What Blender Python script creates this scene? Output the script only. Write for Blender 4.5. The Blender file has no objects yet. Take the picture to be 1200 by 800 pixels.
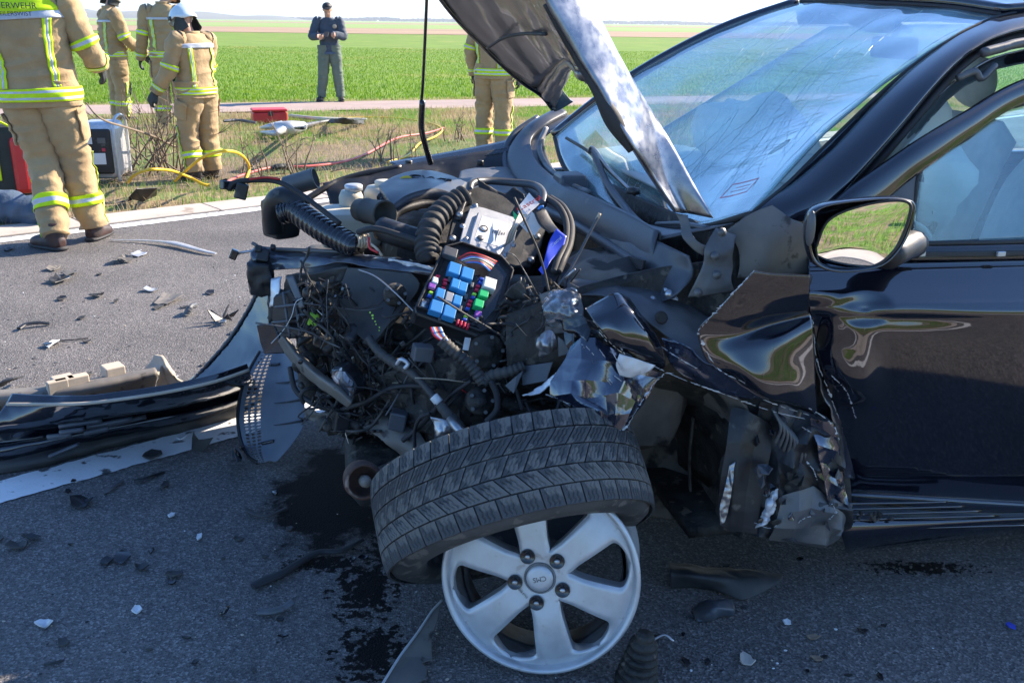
import bpy, bmesh, math, random
import numpy as np
from mathutils import Vector, Matrix, noise as mn
random.seed(7); np.random.seed(7)
S = bpy.context.scene; COL = S.collection
# ---------------------------------------------------------------- camera
FPX = 1100.0; CH = 1.42; ROLL = math.radians(.7)
TH = math.atan((400 - 26.5) / FPX)
cam_d = bpy.data.cameras.new('camera'); cam = bpy.data.objects.new('camera', cam_d); COL.objects.link(cam)
cam_d.sensor_width = 36; cam_d.lens = FPX * 36 / 1200; cam_d.clip_end = 9000; cam_d.clip_start = .02
FW = Vector((0, math.cos(TH), -math.sin(TH))); R0 = Vector((1, 0, 0)); U0 = Vector((0, math.sin(TH), math.cos(TH)))
RT = R0 * math.cos(ROLL) + U0 * math.sin(ROLL); UP = -R0 * math.sin(ROLL) + U0 * math.cos(ROLL)
CP = Vector((0, 0, CH))
m = Matrix((RT, UP, -FW)).transposed().to_4x4(); m.translation = CP; cam.matrix_world = m
S.camera = cam
# ---------------------------------------------------------------- light
SUN_AZ = math.radians(32); SUN_EL = math.radians(31)      # azimuth from +X towards +Y
w = bpy.data.worlds.new('World'); S.world = w; w.use_nodes = True
nt = w.node_tree; bg = nt.nodes['Background']; sk = nt.nodes.new('ShaderNodeTexSky'); sk.sky_type = 'NISHITA'
sk.sun_disc = False; sk.sun_elevation = SUN_EL; sk.sun_rotation = math.pi / 2 - SUN_AZ
sk.air_density = 1.0; sk.dust_density = .35; sk.ozone_density = 8.0
nt.links.new(sk.outputs[0], bg.inputs[0]); bg.inputs[1].default_value = .125
sl = bpy.data.lights.new('sun', 'SUN'); sl.energy = 5.0; sl.angle = math.radians(.5); sl.color = (1, .86, .7)
so = bpy.data.objects.new('sun', sl); COL.objects.link(so)
SD = Vector((math.cos(SUN_EL) * math.cos(SUN_AZ), math.cos(SUN_EL) * math.sin(SUN_AZ), math.sin(SUN_EL)))
so.rotation_euler = SD.to_track_quat('Z', 'Y').to_euler(); so.location = (8, 6, 9)
S.view_settings.view_transform = 'Standard'; S.view_settings.look = 'None'
S.view_settings.exposure = 1.45; S.view_settings.gamma = 1
S.render.resolution_x = 1024; S.render.resolution_y = 682
# ---------------------------------------------------------------- picture -> place helpers (used to take measurements)
def ray(px, py): return FW + RT * ((px - 600) / FPX) + UP * ((400 - py) / FPX)
def atY(px, py, y): d = ray(px, py); return CP + d * (y / d.y)
def atZ(px, py, z=0.0): d = ray(px, py); return CP + d * ((z - CH) / d.z)
CA = math.radians(12.2); AX = Vector((math.cos(CA), math.sin(CA), 0)); BX = Vector((-AX.y, AX.x, 0))
def Q(px, py, b): d = ray(px, py); return CP + d * (b / d.dot(BX))     # point on the lateral plane b of the car
def K(a, b, z): return AX * a + BX * b + Vector((0, 0, z))             # car coordinates
RD = Vector((.758, .652, 0)).normalized(); RN = Vector((-RD.y, RD.x, 0))   # road direction / across
def RP(s, n, z=0): return RD * s + RN * n + Vector((0, 0, z))
# ---------------------------------------------------------------- materials
def nd(nt, t, **k):
    n = nt.nodes.new(t)
    for a, b in k.items(): setattr(n, a, b)
    return n
def mat(name, c1, c2=None, rough=.6, rough2=None, metal=0, scale=6, bump=0, bscale=60, coat=0, detail=6, spec=.5, lo=.35, hi=.65, c3=None, s3=30, t3=.6, sheen=0, bdist=.002):
    M = bpy.data.materials.new(name); M.use_nodes = True; t = M.node_tree; P = t.nodes['Principled BSDF']
    tc = nd(t, 'ShaderNodeTexCoord'); L = t.links.new
    nz = nd(t, 'ShaderNodeTexNoise'); nz.inputs['Scale'].default_value = scale; nz.inputs['Detail'].default_value = detail; L(tc.outputs['Object'], nz.inputs['Vector'])
    r = nd(t, 'ShaderNodeValToRGB'); r.color_ramp.elements[0].position = lo; r.color_ramp.elements[1].position = hi
    c2 = c2 or tuple(x * .75 for x in c1)
    r.color_ramp.elements[0].color = (*c1, 1); r.color_ramp.elements[1].color = (*c2, 1); L(nz.outputs[0], r.inputs[0])
    out = r.outputs[0]
    if c3:
        n3 = nd(t, 'ShaderNodeTexNoise'); n3.inputs['Scale'].default_value = s3; n3.inputs['Detail'].default_value = 5; L(tc.outputs['Object'], n3.inputs['Vector'])
        r3 = nd(t, 'ShaderNodeValToRGB'); r3.color_ramp.elements[0].position = t3; r3.color_ramp.elements[1].position = t3 + .06; L(n3.outputs[0], r3.inputs[0])
        mx = nd(t, 'ShaderNodeMix', data_type='RGBA'); L(r3.outputs[0], mx.inputs[0]); L(out, mx.inputs[6]); mx.inputs[7].default_value = (*c3, 1); out = mx.outputs[2]
    L(out, P.inputs['Base Color'])
    P.inputs['Metallic'].default_value = metal; P.inputs['Coat Weight'].default_value = coat; P.inputs['Coat Roughness'].default_value = .04
    P.inputs['Specular IOR Level'].default_value = spec
    if sheen: P.inputs['Sheen Weight'].default_value = sheen
    if rough2 is None: P.inputs['Roughness'].default_value = rough
    else:
        mr = nd(t, 'ShaderNodeMapRange'); mr.inputs['From Min'].default_value = .3; mr.inputs['From Max'].default_value = .7
        mr.inputs['To Min'].default_value = rough; mr.inputs['To Max'].default_value = rough2; L(nz.outputs[0], mr.inputs[0]); L(mr.outputs[0], P.inputs['Roughness'])
    if bump:
        n2 = nd(t, 'ShaderNodeTexNoise'); n2.inputs['Scale'].default_value = bscale; n2.inputs['Detail'].default_value = 5; L(tc.outputs['Object'], n2.inputs['Vector'])
        b = nd(t, 'ShaderNodeBump'); b.inputs['Strength'].default_value = bump; b.inputs['Distance'].default_value = bdist; L(n2.outputs[0], b.inputs['Height']); L(b.outputs[0], P.inputs['Normal'])
    return M
M = {}
M['paint'] = mat('navy_paint', (.002, .003, .008), (.003, .0045, .011), .4, .45, 0, 3, coat=1, spec=.05)
M['paint_dusty'] = mat('dusty_navy_paint', (.02, .025, .045), (.06, .062, .066), .3, .55, .3, 9, coat=.5, bump=.15, bscale=90)
M['paint_torn'] = mat('scraped_navy_paint', (.01, .015, .035), (.02, .026, .05), .18, .3, .35, 6, coat=1, c3=(.42, .45, .52), s3=11, t3=.62, bump=.2, bscale=22, bdist=.006)
M['hoodin'] = mat('bonnet_inner_paint', (.13, .12, .12), (.22, .2, .19), .34, .46, .6, 5, coat=.3, bump=.15, bscale=25)
M['hoodout'] = mat('bonnet_painted_glare', (.16, .17, .2), (.27, .275, .29), .24, .36, .9, 40, coat=.6, c3=(.3, .29, .28), s3=1.5, t3=.62)  # navy bonnet skin coloured silver, sun glare painted into the base colour
M['plastic'] = mat('black_plastic', (.009, .010, .012), (.022, .023, .026), .34, .6, 0, 14, bump=.2, bscale=150, c3=(.085, .08, .07), s3=17, t3=.63)
M['plastic_dust'] = mat('dusty_black_plastic', (.02, .02, .022), (.075, .07, .062), .5, .8, 0, 7, bump=.25, bscale=60)
M['plastic_grey'] = mat('grey_plastic', (.05, .058, .072), (.095, .10, .11), .3, .55, 0, 7, bump=.2, bscale=110, c3=(.15, .145, .13), s3=9, t3=.64)
M['rubber'] = mat('black_rubber', (.018, .018, .02), (.035, .035, .036), .6, .8, 0, 10, bump=.2, bscale=120)
M['gloss_black'] = mat('glossy_black', (.008, .009, .012), (.015, .016, .02), .16, .3, 0, 10, coat=.4, bump=.2, bscale=30)
M['tyre'] = mat('tyre_rubber', (.035, .036, .038), (.07, .07, .07), .6, .8, 0, 9, bump=.35, bscale=150, c3=(.13, .122, .11), s3=26, t3=.56)
M['alloy'] = mat('brushed_alloy', (.46, .47, .48), (.56, .57, .58), .36, .5, .45, 20, bump=.15, bscale=90, c3=(.42, .41, .4), s3=30, t3=.66)
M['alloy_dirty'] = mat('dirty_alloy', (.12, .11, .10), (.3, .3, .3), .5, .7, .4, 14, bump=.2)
M['steel'] = mat('bare_steel', (.45, .45, .46), (.32, .32, .33), .28, .45, .9, 18, bump=.2, bscale=50)
M['bright'] = mat('bright_torn_metal', (.62, .64, .68), (.5, .5, .5), .35, .5, .3, 12, bump=.4, bscale=40)
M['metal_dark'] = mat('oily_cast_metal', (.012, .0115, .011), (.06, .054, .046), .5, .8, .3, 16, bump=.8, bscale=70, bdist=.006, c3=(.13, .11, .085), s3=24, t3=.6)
M['metal_grey'] = mat('grey_sheet_metal', (.085, .09, .10), (.15, .148, .14), .4, .6, .35, 8, bump=.2, bscale=50)
M['beige_metal'] = mat('dusty_beige_metal', (.2, .18, .15), (.13, .12, .11), .55, .75, .1, 7, bump=.2, c3=(.05, .045, .04), s3=20, t3=.62)
M['rust'] = mat('rusty_iron', (.14, .075, .05), (.07, .045, .038), .6, .85, .3, 22, bump=.6, bscale=60, c3=(.3, .22, .17), s3=18, t3=.6)
M['liner'] = mat('felt_arch_liner', (.085, .072, .062), (.16, .135, .11), .85, None, 0, 9, bump=.6, bscale=120, c3=(.02, .018, .017), s3=8, t3=.55)
M['cream'] = mat('cream_plastic', (.62, .58, .46), (.5, .47, .38), .45, .5, 0, 7)
M['blue_relay'] = mat('blue_relay_plastic', (.04, .27, .6), (.03, .22, .52), .35, .45, 0, 8)
M['green_relay'] = mat('green_relay_plastic', (.02, .5, .16), (.02, .4, .13), .35, .45, 0, 8)
M['white_relay'] = mat('white_relay_plastic', (.75, .75, .72), (.6, .6, .6), .4, .5, 0, 8)
M['grey_relay'] = mat('grey_relay_plastic', (.33, .34, .36), (.28, .28, .3), .4, .5, 0, 8)
M['red_fuse'] = mat('red_fuse_plastic', (.6, .03, .08), (.5, .03, .06), .3, None, 0, 8)
M['blue_fuse'] = mat('dark_blue_fuse_plastic', (.04, .1, .5), (.03, .08, .4), .3, None, 0, 8)
M['purple_fuse'] = mat('purple_fuse_plastic', (.3, .1, .42), (.25, .08, .36), .3, None, 0, 8)
M['lime_fuse'] = mat('lime_fuse_plastic', (.4, .75, .08), (.35, .7, .06), .3, None, 0, 8)
M['yellow_plastic'] = mat('yellow_plastic', (.7, .5, .02), (.6, .42, .02), .4, None, 0, 8)
M['red_plastic'] = mat('red_plastic', (.6, .03, .03), (.5, .02, .02), .45, None, 0, 8, bump=.1)
M['silver_case'] = mat('cast_silver_case', (.62, .63, .65), (.5, .51, .53), .35, .5, .6, 30, bump=.15)
M['paper'] = mat('white_paper', (.75, .75, .74), (.66, .66, .66), .7, None, 0, 5)
M['ink'] = mat('black_ink', (.03, .03, .035), None, .6)
M['ink_red'] = mat('red_ink', (.6, .03, .03), None, .6)
M['ink_green'] = mat('green_ink', (.02, .3, .1), None, .6)
M['blue_tape'] = mat('blue_printed_tape', (.03, .06, .5), (.05, .09, .6), .45, None, 0, 10)
M['cable_red'] = mat('red_cable', (.6, .03, .03), None, .4)
M['cable_white'] = mat('white_cable', (.7, .7, .68), None, .4)
M['cable_blue'] = mat('blue_cable', (.05, .25, .7), None, .4)
M['coil'] = mat('tan_adhesive_tape', (.5, .4, .28), None, .5)
M['seat'] = mat('grey_seat_fabric', (.42, .42, .4), (.5, .49, .46), .9, None, 0, 20, bump=.3, bscale=300)
M['airbag'] = mat('cream_airbag_fabric', (.8, .77, .7), (.85, .83, .78), .85, None, 0, 8, bump=.5, bscale=25, bdist=.01)
M['dash'] = mat('dashboard_plastic', (.36, .40, .40), (.44, .47, .46), .6, None, 0, 8, bump=.2, bscale=200)
for k_ in ('paint', 'paint_dusty', 'paint_torn'): M[k_].node_tree.nodes['Principled BSDF'].inputs['Coat IOR'].default_value = 1.9
# fire service cloth
M['tan'] = mat('tan_turnout_cloth', (.42, .29, .14), (.33, .22, .105), .85, None, 0, 5, bump=.6, bscale=26, bdist=.012, sheen=.2)
M['hiyellow'] = mat('fluorescent_yellow', (.62, .85, .0), (.52, .75, .0), .7, None, 0, 20, bump=.2)
M['silverband'] = mat('silver_reflective_band', (.52, .55, .6), (.45, .48, .54), .45, None, .1, 30, bump=.2)
M['boot'] = mat('black_leather', (.02, .018, .018), (.05, .04, .035), .45, .6, 0, 14, bump=.3)
M['boot_brown'] = mat('brown_leather', (.07, .03, .022), (.03, .02, .02), .45, .6, 0, 14, bump=.3)
M['glove'] = mat('dark_glove', (.025, .03, .03), None, .7, bump=.3)
M['helmet'] = mat('pearl_helmet_shell', (.68, .76, .76), (.6, .7, .72), .3, None, .1, 5, coat=.3)
M['skin'] = mat('skin', (.55, .32, .22), (.48, .27, .18), .55, None, 0, 10, bump=.1)
M['navy_cloth'] = mat('navy_jacket_cloth', (.035, .055, .085), (.05, .07, .1), .75, None, 0, 12, bump=.5, bscale=30, bdist=.01)
M['green_cloth'] = mat('grey_green_trouser_cloth', (.13, .17, .13), (.1, .135, .105), .85, None, 0, 9, bump=.5, bscale=26, bdist=.01)
M['denim'] = mat('dark_denim', (.045, .075, .12), (.07, .11, .17), .85, None, 0, 9, bump=.6, bscale=40, bdist=.01)
M['hair'] = mat('brown_hair', (.05, .03, .02), None, .6, bump=.5)
M['hose_y'] = mat('yellow_hose_rubber', (.75, .5, .02), (.62, .4, .02), .45, None, 0, 6)
M['hose_r'] = mat('pink_red_hose_rubber', (.7, .16, .14), (.6, .12, .1), .5, None, 0, 6)
M['twig'] = mat('dry_twig_bark', (.14, .1, .07), (.22, .17, .12), .85, None, 0, 20, bump=.4)
M['wood'] = mat('chipped_bark', (.3, .22, .15), (.2, .14, .1), .85, None, 0, 20, bump=.5)

def glassmat(name, tint, ior=1.45, spec=1.0, rough=0.0):
    G = bpy.data.materials.new(name); G.use_nodes = True; t = G.node_tree; L = t.links.new
    for n in list(t.nodes): t.nodes.remove(n)
    o = nd(t, 'ShaderNodeOutputMaterial'); tr = nd(t, 'ShaderNodeBsdfTransparent'); tr.inputs[0].default_value = (*tint, 1)
    g = nd(t, 'ShaderNodeBsdfGlossy'); g.inputs['Roughness'].default_value = rough
    f0 = ((ior - 1) / (ior + 1)) ** 2; lw = nd(t, 'ShaderNodeLayerWeight'); lw.inputs['Blend'].default_value = .5; pw = nd(t, 'ShaderNodeMath', operation='POWER'); pw.inputs[1].default_value = 3.2; L(lw.outputs['Facing'], pw.inputs[0])
    f = nd(t, 'ShaderNodeMath', operation='MULTIPLY_ADD'); f.inputs[1].default_value = 1 - f0; f.inputs[2].default_value = f0; L(pw.outputs[0], f.inputs[0])
    mth = nd(t, 'ShaderNodeMath', operation='MULTIPLY'); mth.inputs[1].default_value = spec; mth.use_clamp = True
    mx = nd(t, 'ShaderNodeMixShader'); L(f.outputs[0], mth.inputs[0]); L(mth.outputs[0], mx.inputs[0]); L(tr.outputs[0], mx.inputs[1]); L(g.outputs[0], mx.inputs[2]); L(mx.outputs[0], o.inputs[0])
    return G
M['glass'] = glassmat('car_glass', (.82, .93, .94), 1.55, 1.8)
M['wglass'] = glassmat('windscreen_glass', (.88, .96, .97), 1.55, 1.5)
M['lens'] = glassmat('clear_lens', (.85, .87, .9), 1.5, 1.5, .05)
def craze_sheen(G, amt, col):
    t = G.node_tree; L = t.links.new; o = [n for n in t.nodes if n.type == 'OUTPUT_MATERIAL'][0]; src = o.inputs[0].links[0].from_socket
    d = nd(t, 'ShaderNodeBsdfDiffuse'); d.inputs[0].default_value = (*col, 1); tl = nd(t, 'ShaderNodeBsdfTranslucent'); tl.inputs[0].default_value = (*col, 1); a = nd(t, 'ShaderNodeAddShader'); L(d.outputs[0], a.inputs[0]); L(tl.outputs[0], a.inputs[1])
    tc = nd(t, 'ShaderNodeTexCoord'); n = nd(t, 'ShaderNodeTexNoise'); n.inputs['Scale'].default_value = 5; n.inputs['Detail'].default_value = 7; L(tc.outputs['Object'], n.inputs['Vector'])
    r = nd(t, 'ShaderNodeMapRange'); r.inputs['From Min'].default_value = .35; r.inputs['From Max'].default_value = .7; r.inputs['To Min'].default_value = amt * .5; r.inputs['To Max'].default_value = amt * 1.5; L(n.outputs[0], r.inputs[0])
    m = nd(t, 'ShaderNodeMixShader'); L(r.outputs[0], m.inputs[0]); L(src, m.inputs[1]); L(a.outputs[0], m.inputs[2]); L(m.outputs[0], o.inputs[0])
craze_sheen(M['wglass'], .1, (.55, .84, .9)); craze_sheen(M['glass'], .025, (.3, .6, .7))  # pale cyan diffuse: windscreen crazing, plus sky reflection painted into both glasses
M['mirror'] = mat('mirror_silver', (.9, .92, .92), (.9, .92, .92), .01, None, 1)
# ---------------------------------------------------------------- mesh helpers
def wloc(o):
    v = Vector((0, 0, 0))
    while o: v = v + o.location; o = o.parent
    return v
def setp(o, label=None, cat=None, group=None, kind=None):
    if label: o['label'] = label
    if cat: o['category'] = cat
    if group: o['group'] = group
    if kind: o['kind'] = kind
    return o
def thing(name, loc, label, cat, group=None):
    o = bpy.data.objects.new(name, None); COL.objects.link(o); o.location = loc; o.empty_display_size = .1
    return setp(o, label, cat, group)
def mk(name, V, F, m, par=None, smooth=True, mats=None, fm=None, origin=None):
    V = [Vector(v) for v in V]
    if par: og = wloc(par)
    elif origin is not None: og = Vector(origin)
    else:
        n = len(V); og = Vector((sum(v.x for v in V) / n, sum(v.y for v in V) / n, min(v.z for v in V)))
    me = bpy.data.meshes.new(name); me.from_pydata([v - og for v in V], [], F); me.update()
    if mats:
        for q in mats: me.materials.append(q)
        if fm: me.polygons.foreach_set('material_index', fm)
    else: me.materials.append(m)
    if smooth: me.polygons.foreach_set('use_smooth', [True] * len(me.polygons))
    o = bpy.data.objects.new(name, me); COL.objects.link(o)
    if par: o.parent = par
    else: o.location = og
    return o
def cr(pts, t):
    """Catmull-Rom through pts at t in 0..1"""
    n = len(pts) - 1
    if n == 0: return Vector(pts[0])
    x = min(max(t, 0), 1) * n; i = min(int(x), n - 1); f = x - i
    p1 = pts[i]; p2 = pts[i + 1]; p0 = pts[i - 1] if i > 0 else p1 * 2 - p2; p3 = pts[i + 2] if i + 2 <= n else p2 * 2 - p1
    return ((p1 * 2) + (p2 - p0) * f + (p0 * 2 - p1 * 5 + p2 * 4 - p3) * f * f + (p1 * 3 - p0 - p2 * 3 + p3) * f ** 3) * .5
def crs(vals, t): return cr([Vector((v, 0, 0)) for v in vals], t).x
def grid(rows, nu, nv, lin=False):
    """rows of Vectors -> dense (nv+1)x(nu+1) grid"""
    def L(p, t):
        n = len(p) - 1; x = min(max(t, 0), 1) * n; i = min(int(x), n - 1); return p[i].lerp(p[i + 1], x - i)
    f = L if lin else cr
    cols = [[f(r, u / nu) for u in range(nu + 1)] for r in rows]
    return [[f([c[u] for c in cols], v / nv) for u in range(nu + 1)] for v in range(nv + 1)]
def gmesh(G):
    nv = len(G); nu = len(G[0]); V = [p for r in G for p in r]
    F = [(v * nu + u, v * nu + u + 1, (v + 1) * nu + u + 1, (v + 1) * nu + u) for v in range(nv - 1) for u in range(nu - 1)]
    return V, F
def crease(p, s, seed=0):
    d = mn.voronoi(p * s + Vector((seed * 3.1, seed, 0)))[0]
    return (d[1] - d[0]) - .35
def ridge(q): return (1 - 2.6 * abs(mn.noise(q))) * .55 + (1 - 2.6 * abs(mn.noise(q * 2.1 + Vector((5, 1, 2))))) * .3 + .15 * mn.noise(q * 5)
def crumple(G, amp, s, seed=0, soft=.5):
    o = []
    nv = len(G); nu = len(G[0])
    for j, r in enumerate(G):
        q = []
        for i, p in enumerate(r):
            a = G[j][min(i + 1, nu - 1)] - G[j][max(i - 1, 0)]; b = G[min(j + 1, nv - 1)][i] - G[max(j - 1, 0)][i]
            n = a.cross(b)
            n = n.normalized() if n.length > 1e-9 else Vector((0, 0, 1))
            q.append(p + n * amp * (crease(p, s, seed) * (1 - soft) + ridge(p * s * .9 + Vector((seed, 7, 0))) * soft))
        o.append(q)
    return o
def solid(o, th, off=-1, bev=0, seg=2):
    if th:
        s = o.modifiers.new('thickness', 'SOLIDIFY'); s.thickness = th; s.offset = off
    if bev:
        b = o.modifiers.new('bevel', 'BEVEL'); b.width = bev; b.segments = seg; b.limit_method = 'ANGLE'; b.angle_limit = math.radians(35)
    return o
def sheet(name, rows, m, par, n=(24, 16), th=.002, amp=0, s=8, seed=0, soft=.5, lin=False, smooth=True, conv=Q, rag=0, off=-1, fac=None):
    R = [[conv(*p) if not isinstance(p, Vector) else p for p in r] for r in rows]
    if fac:
        fr_ = random.Random(seed + 77); R = grid(R, fac[0], fac[1], False); nn_ = (R[0][-1] - R[0][0]).cross(R[-1][0] - R[0][0]).normalized()
        R = [[p + nn_ * fr_.uniform(-1, 1) * fac[2] + Vector((fr_.uniform(-.5, .5), 0, fr_.uniform(-.5, .5))) * fac[2] * (1 if 0 < i < fac[0] and 0 < j < fac[1] else .4) for i, p in enumerate(r)] for j, r in enumerate(R)]; lin = True; smooth = False
    G = grid(R, n[0], n[1], lin)
    if amp: G = crumple(G, amp, s, seed, soft)
    V, F = gmesh(G)
    if rag:
        nu = n[0] + 1; keep = []
        for f in F:
            v, u = divmod(f[0], nu); e = min(u, n[0] - 1 - u, v, n[1] - 1 - v)
            if e < 2 and mn.noise(V[f[0]] * 22 + Vector((seed, 0, 0))) > .35 - rag * (1 if e == 0 else .4): continue
            keep.append(f)
        F = keep
    return solid(mk(name, V, F, m, par, smooth), th, off)
OUT = Vector((0, -1, .75))
def plate(name, pts, m, par, th=.004, conv=Q, bev=.0008, smooth=False, amp=0, s=10, cuts=0, **k):
    P = [conv(*p) if not isinstance(p, Vector) else p for p in pts]
    nn = sum(((P[i] - P[0]).cross(P[i + 1] - P[0]) for i in range(1, len(P) - 1)), Vector())
    if nn.dot(k.get('up', OUT)) < 0: P.reverse()
    bm = bmesh.new(); vs = [bm.verts.new(p) for p in P]; bm.faces.new(vs)
    bmesh.ops.triangulate(bm, faces=bm.faces[:])
    if cuts: bmesh.ops.subdivide_edges(bm, edges=bm.edges[:], cuts=cuts, use_grid_fill=True)
    bm.verts.index_update(); V = [v.co.copy() for v in bm.verts]
    F = [[v.index for v in f.verts] for f in bm.faces]; bm.free()
    if amp: V = [p + Vector((mn.noise(p * s), mn.noise(p * s + Vector((9, 0, 0))), mn.noise(p * s + Vector((0, 9, 0))))) * amp for p in V]
    o = mk(name, V, F, m, par, smooth)
    return solid(o, th, -1, bev, 1)
def frames(P):
    n = len(P); T = []
    for i in range(n):
        t = P[min(i + 1, n - 1)] - P[max(i - 1, 0)]; T.append(t.normalized() if t.length > 1e-9 else Vector((0, 0, 1)))
    a = Vector((0, 0, 1)) if abs(T[0].z) < .9 else Vector((1, 0, 0))
    N = (a - T[0] * a.dot(T[0])).normalized(); out = []
    for t in T:
        N = (N - t * N.dot(t)).normalized(); out.append((t, N, t.cross(N)))
    return out
def tubeVF(pts, r, seg=8, n=24, prof=None, cap=True, flat=1.0, base=0):
    P = [cr(pts, i / n) for i in range(n + 1)]; fr = frames(P); V = []; F = []
    for i, (p, (t, N, Bn)) in enumerate(zip(P, fr)):
        q = i / n; rr = (crs(r, q) if isinstance(r, (list, tuple)) else r) * (prof(q) if prof else 1)
        for k in range(seg):
            a = 2 * math.pi * k / seg; V.append(p + N * math.cos(a) * rr * flat + Bn * math.sin(a) * rr)
    for i in range(n):
        for k in range(seg):
            a = i * seg + k; b = i * seg + (k + 1) % seg; F.append((a, b, b + seg, a + seg))
    if cap: F.append(tuple(range(seg))[::-1]); F.append(tuple(n * seg + k for k in range(seg)))
    if base: F = [tuple(x + base for x in f) for f in F]
    return V, F
def tube(name, pts, r, m, par=None, seg=8, n=24, conv=Q, **k):
    P = [conv(*p) if not isinstance(p, Vector) else p for p in pts]
    V, F = tubeVF(P, r, seg, n, **k); return mk(name, V, F, m, par)
def corr(freq, a=.12): return lambda q: 1 + a * (1 if math.sin(q * freq * 2 * math.pi) > 0 else -1) * min(1, abs(math.sin(q * freq * 2 * math.pi)) * 3)
def tubes(name, lst, m, par, seg=6, n=16, conv=Q, stuff=False):
    V = []; F = []
    for pts, r in lst:
        P = [conv(*p) if not isinstance(p, Vector) else p for p in pts]
        v, f = tubeVF(P, r, seg, n, base=len(V)); V += v; F += f
    o = mk(name, V, F, m, par)
    if stuff: o['kind'] = 'stuff'
    return o
def basis(c, ax, up=None):
    """matrix with local z = ax"""
    z = Vector(ax).normalized(); u = Vector(up) if up is not None else (Vector((0, 0, 1)) if abs(z.z) < .9 else Vector((1, 0, 0)))
    x = u.cross(z).normalized(); y = z.cross(x)
    mm = Matrix((x, y, z)).transposed().to_4x4(); mm.translation = Vector(c); return mm
def latheVF(prof, seg=32, mm=None, base=0, closed=False, caps=True):
    V = []; F = []; n = len(prof)
    for r, z in prof:
        for k in range(seg):
            a = 2 * math.pi * k / seg; p = Vector((r * math.cos(a), r * math.sin(a), z)); V.append(mm @ p if mm else p)
    for i in range(n - 1 + (1 if closed else 0)):
        for k in range(seg):
            a = i * seg + k; b = i * seg + (k + 1) % seg; j = ((i + 1) % n) * seg; F.append((a, b, j + (k + 1) % seg, j + k))
    if not closed and caps:
        F.append(tuple(range(seg))[::-1]); F.append(tuple((n - 1) * seg + k for k in range(seg)))
    return V, [tuple(x + base for x in f) for f in F]
def lathe(name, prof, m, par, mm, seg=32, closed=False, bev=0, caps=True):
    V, F = latheVF(prof, seg, mm, closed=closed, caps=caps); o = mk(name, V, F, m, par)
    if bev: solid(o, 0, bev=bev)
    return o
def boxVF(mm, sx, sy, sz, base=0, taper=1.0):
    V = [mm @ Vector((x * sx / 2 * (taper if z > 0 else 1), y * sy / 2 * (taper if z > 0 else 1), z * sz / 2)) for z in (-1, 1) for x, y in ((-1, -1), (1, -1), (1, 1), (-1, 1))]
    F = [(3, 2, 1, 0), (4, 5, 6, 7), (0, 1, 5, 4), (1, 2, 6, 5), (2, 3, 7, 6), (3, 0, 4, 7)]
    return V, [tuple(x + base for x in f) for f in F]
def box(name, mm, sx, sy, sz, m, par, bev=.002, taper=1.0, smooth=False):
    V, F = boxVF(mm, sx, sy, sz, taper=taper); o = mk(name, V, F, m, par, smooth)
    if bev: solid(o, 0, bev=bev, seg=2)
    return o
def copyobj(o, par=None, loc=None, rot=None):
    c = o.copy(); COL.objects.link(c)
    if par: c.parent = par
    if loc is not None: c.location = loc
    if rot is not None: c.rotation_euler = rot
    return c
def textobj(name, txt, size, mm, m, par, ext=.0004, align='CENTER'):
    cu = bpy.data.curves.new(name, 'FONT'); cu.body = txt; cu.size = size; cu.extrude = ext; cu.align_x = align; cu.align_y = 'CENTER'; cu.materials.append(m)
    t = bpy.data.objects.new(name + '_t', cu); COL.objects.link(t)
    dg = bpy.context.evaluated_depsgraph_get(); dg.update()
    me = bpy.data.meshes.new_from_object(t.evaluated_get(dg)); bpy.data.objects.remove(t)
    V = [mm @ v.co for v in me.vertices]; F = [tuple(p.vertices) for p in me.polygons]
    bpy.data.meshes.remove(me)
    if not V: return None
    return mk(name, V, F, m, par, False)
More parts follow.
